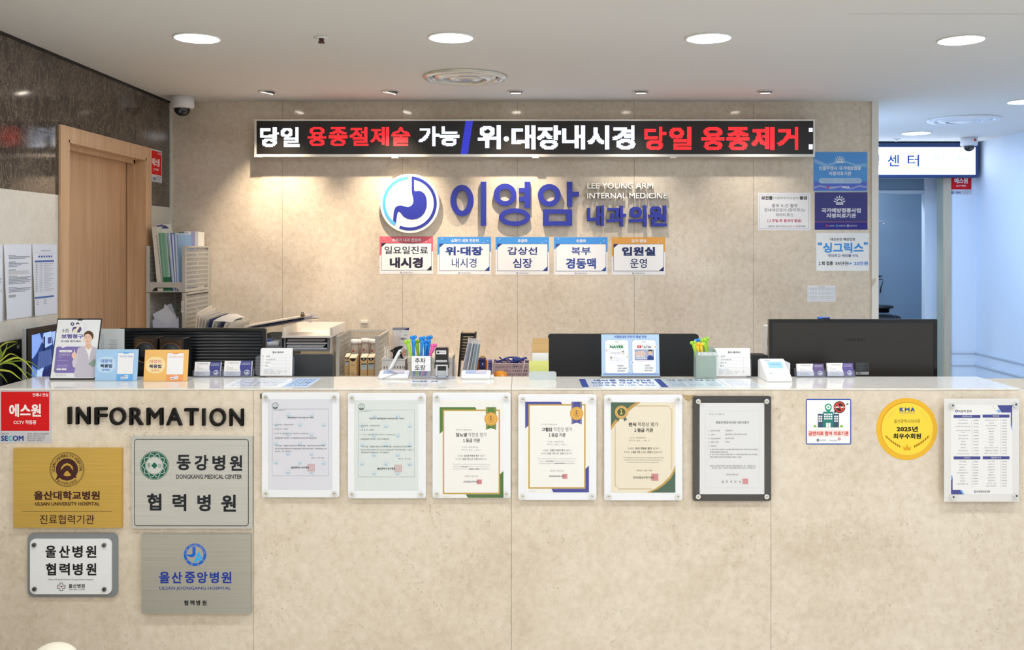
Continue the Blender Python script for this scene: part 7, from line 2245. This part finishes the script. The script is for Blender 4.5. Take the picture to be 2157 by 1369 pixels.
b = MB(); b.prism([ell(655, 752, 16, 16, 12)], .0035, .005, WHT, G); b.build('knob', t)
b = MB(); b.slab(764, 670, 846, 925, -.05, -.002, M('#8a84c6', .35), G, 14); b.slab(770, 720, 842, 745, -.002, .002, PV, G, 6); b.slab(770, 790, 842, 810, -.002, .002, PV, G, 6); b.slab(774, 925, 836, fbz, -.05, -.004, PV, G); b.build('side_wheel', t)

# pinkish pierced basket with blue cords
Yo = 4.84
X0, X1, z1 = WX(1037.5, Yo), WX(1116, Yo), WZ(767, Yo)
t = thing('plastic_basket', 'mauve pierced basket of blue cords left of the yellow memo', 'basket', ((X0 + X1) / 2, Yo + .08, CT))
BK = M('#b9a3a6', .4)
b = MB()
b.box(X0 + .001, X1 - .001, Yo + .004, Yo + .156, CT + .0006, CT + .004, BK)
lattice(b, lambda p: Vector((p[0], Yo + p[2] + .002, p[1])), X0 + .004, X1 - .004, CT + .004, z1, 15, 6, BK, .003, .008)
for x in (X0, X1 - .003): b.box(x, x + .003, Yo, Yo + .16, CT + .004, z1, BK)
b.box(X0 + .003, X1 - .003, Yo + .157, Yo + .16, CT + .004, z1, BK); b.build('body', t)
b = MB(); b.prism([rr(X0 - .003, Yo - .003, X1 + .003, Yo + .163, .004), rr(X0 + .003, Yo + .004, X1 - .003, Yo + .156, .003)], z1, z1 + .004, M('#cfb9b6', .4)); b.build('rim', t)
CB = M('#2a3a8c', .4)
for k in range(5):
    P = []
    for i in range(16):
        a = i / 15
        P.append((X0 + .02 + .15 * a + .012 * math.sin(9 * a + 2 * k), Yo + .03 + .018 * k + .012 * math.cos(11 * a + k), min(z1 + .004 + .022 * abs(math.sin(5 * a + 1.3 * k)) - (.015 if k % 2 else 0), z1 + .03)))
    b = MB(); b.tube(P, .0035, CB, n=8)
    b.build('cord', label='dark blue cord tangled in the mauve basket', cat='cord', group='blue cords in the mauve basket')
b = MB(); b.lathe([(.0001, z1 + .032), (.016, z1 + .028), (.018, z1 + .012), (.012, z1 - .02), (.0001, z1 - .02)], M('#24418f', .3), at((WX(1086, Yo), Yo + .06, 0)), 16); b.build('cord_reel', label='round blue reel among the cords in the mauve basket', cat='reel')
b = MB(); b.tube([(WX(1098, 4.8), 4.825, CT + .06), (WX(1106, 4.8), 4.825, WZ(758, 4.8))], .0018, M('#e2d2cc', .3), n=8); b.build('stick', label='thin pale stick leaning on the mauve basket', cat='stick')
Yo = 4.78
t = thing('tape_measure', 'orange dome-shaped tape measure in front of the mauve basket', 'tape measure', (WX(1054, Yo), Yo, CT))
xm, z1 = WX(1054.5, Yo), WZ(780, Yo)
b = MB(); b.lathe([(.034, CT + .001), (.036, CT + .01), (.036, z1 - .035), (.032, z1 - .018), (.022, z1 - .006), (.0001, z1)], M('#f59a1c', .35), at((xm, Yo, 0)), 32); b.build('case', t)
b = MB(); b.prism([[(-.036, .028), (-.05, .018), (-.052, .012), (-.036, .014)]], -.004, .004, M('#d87a12', .4), lambda p: Vector((xm + p[0], Yo - .01 + p[2], z1 - .04 + p[1]))); b.build('tab', t)
b = MB(); b.lathe([(.0001, .003), (.009, .002), (.011, 0)], M('#ffc069', .35), lambda p: Vector((xm + .01 + p[0], Yo - .034 - p[2] * 1.0, z1 - .028 + p[1])), 16); b.build('badge', t)

# ------------------------------------------------------------------ room beyond the corridor, seats at the picture's edges
Yr = 8.15
t = thing('equipment_cart', 'black equipment with a hanging cable in the blue-grey room', 'medical equipment', (WX(1838, Yr), Yr, 0))
xm = WX(1838, Yr)
b = MB(); b.tube([(xm, Yr, 0.06), (xm, Yr, WZ(470, Yr))], .012, CHROME, n=12); b.build('pole', t)
b = MB(); b.tube([(xm, Yr, WZ(467, Yr)), (WX(1858, Yr), Yr, WZ(465, Yr)), (WX(1863.5, Yr), Yr, WZ(466.5, Yr)), (WX(1864.5, Yr), Yr, WZ(470, Yr)), (WX(1860, Yr), Yr, WZ(472, Yr))], .005, CHROME, n=8); b.build('hook', t)
b = MB(); b.tube([(WX(1842, Yr), Yr - .02, WZ(588, Yr)), (WX(1857, Yr), Yr - .02, WZ(588, Yr)), (WX(1858.5, Yr), Yr - .02, WZ(592, Yr)), (WX(1853.5, Yr), Yr - .02, WZ(606, Yr)), (WX(1852.5, Yr), Yr - .02, WZ(616, Yr))], [.004, .004, .003, .006, .007], BLACKP, n=8); b.build('cable', t)
b = MB(); b.prism([[(1840, 578), (1852, 580), (1859, 581), (1852, 584), (1840, 586)]], -.02, .02, BLACKP, plane(Yr - .02)); b.build('hand_piece', t)
b = MB()
b.lathe([(.0001, WZ(656, Yr)), (.07, WZ(656, Yr)), (.075, WZ(648, Yr)), (.105, WZ(647, Yr)), (.11, WZ(644, Yr)), (.1, WZ(641.5, Yr)), (.0001, WZ(641, Yr))], M('#14171d', .25), at((WX(1845, Yr), Yr - .1, 0)), 32); b.build('round_device', t)
b = MB(); b.rbox(xm - .2, WX(1877.5, Yr), Yr - .25, Yr + .05, WZ(690, Yr), WZ(661, Yr), .03, M('#14171d', .35)); b.build('base_unit', t)
b = MB(); b.rbox(xm - .3, WX(1895, Yr), Yr - .3, Yr + .1, WZ(690, Yr) - .03, WZ(690, Yr) - .001, .004, M('#c9d2da', .4)); b.build('shelf', t)
for sx in (-1, 1):
    b = MB(); b.box(xm + (-.28 if sx < 0 else WX(1893, Yr) - xm - .03), xm + (-.25 if sx < 0 else WX(1893, Yr) - xm), Yr - .28, Yr + .08, .0005, WZ(690, Yr) - .031, M('#c9d2da', .4)); b.build('side_leg', t)

CRE = M('#e6dfcc', .45, bump=.1, bscale=120)
t = thing('armchair', 'cream armchair arm cut off by the bottom edge of the photo', 'armchair', (-1.4, 2.3, 0))
b = MB(); b.rbox(-1.72, -1.245, 1.75, 2.55, .16, .44, .05, CRE, seg=4); b.build('seat', t)
b = MB()
zt_ = WZ(1336, 2.45)
prof = ell(-1.178, zt_ - .062, .064, .062, 28)
P = [(x, y) for x, y in prof if y > zt_ - .075]
b.rbox(-1.24, -1.116, 1.72, 2.45, .1, zt_, .058, CRE, seg=6); b.build('armrest', t)
b = MB(); b.rbox(-1.85, -1.726, 1.72, 2.45, .1, zt_, .058, CRE, seg=6); b.build('armrest', t)
b = MB(); b.rbox(-1.72, -1.245, 1.62, 1.745, .16, .62, .05, CRE, seg=4); b.build('backrest', t)
for x in (-1.8, -1.18):
    for y in (1.76, 2.4):
        b = MB(); b.box(x - .02, x + .02, y - .02, y + .02, .0005, .099 if x < -1.5 or True else .16, M('#5b4636', .5)); b.build('leg', t)
t = thing('office_chair', 'cream padded chair top peeking over the right counter end', 'chair', (2.1, 3.62, 0))
b = MB(); b.rbox(1.862, 2.32, 3.56, 3.63, .62, WZ(807, 3.56), .03, CRE, seg=4); b.build('backrest', t)
b = MB(); b.rbox(1.88, 2.30, 3.635, 4.05, .42, .5, .03, CRE, seg=4); b.build('seat', t)
b = MB(); b.rbox(2.06, 2.12, 3.632, 3.65, .5, .66, .004, BLACKP); b.build('back_bar', t)
b = MB(); b.tube([(2.09, 3.84, .09), (2.09, 3.84, .42)], .025, CHROME, n=16); b.build('post', t)
for k in range(5):
    a = 2 * math.pi * k / 5 + .3
    b = MB(); b.tube([(2.09, 3.84, .085), (2.09 + .26 * math.cos(a), 3.84 + .26 * math.sin(a), .03)], [.02, .016], BLACKP, n=8); b.lathe([(.0001, -.0295), (.018, -.0275), (.026, 0), (.018, .0275), (.0001, .0295)], BLACKP, at((2.09 + .26 * math.cos(a), 3.84 + .26 * math.sin(a), .03)), 12); b.build('leg', t)
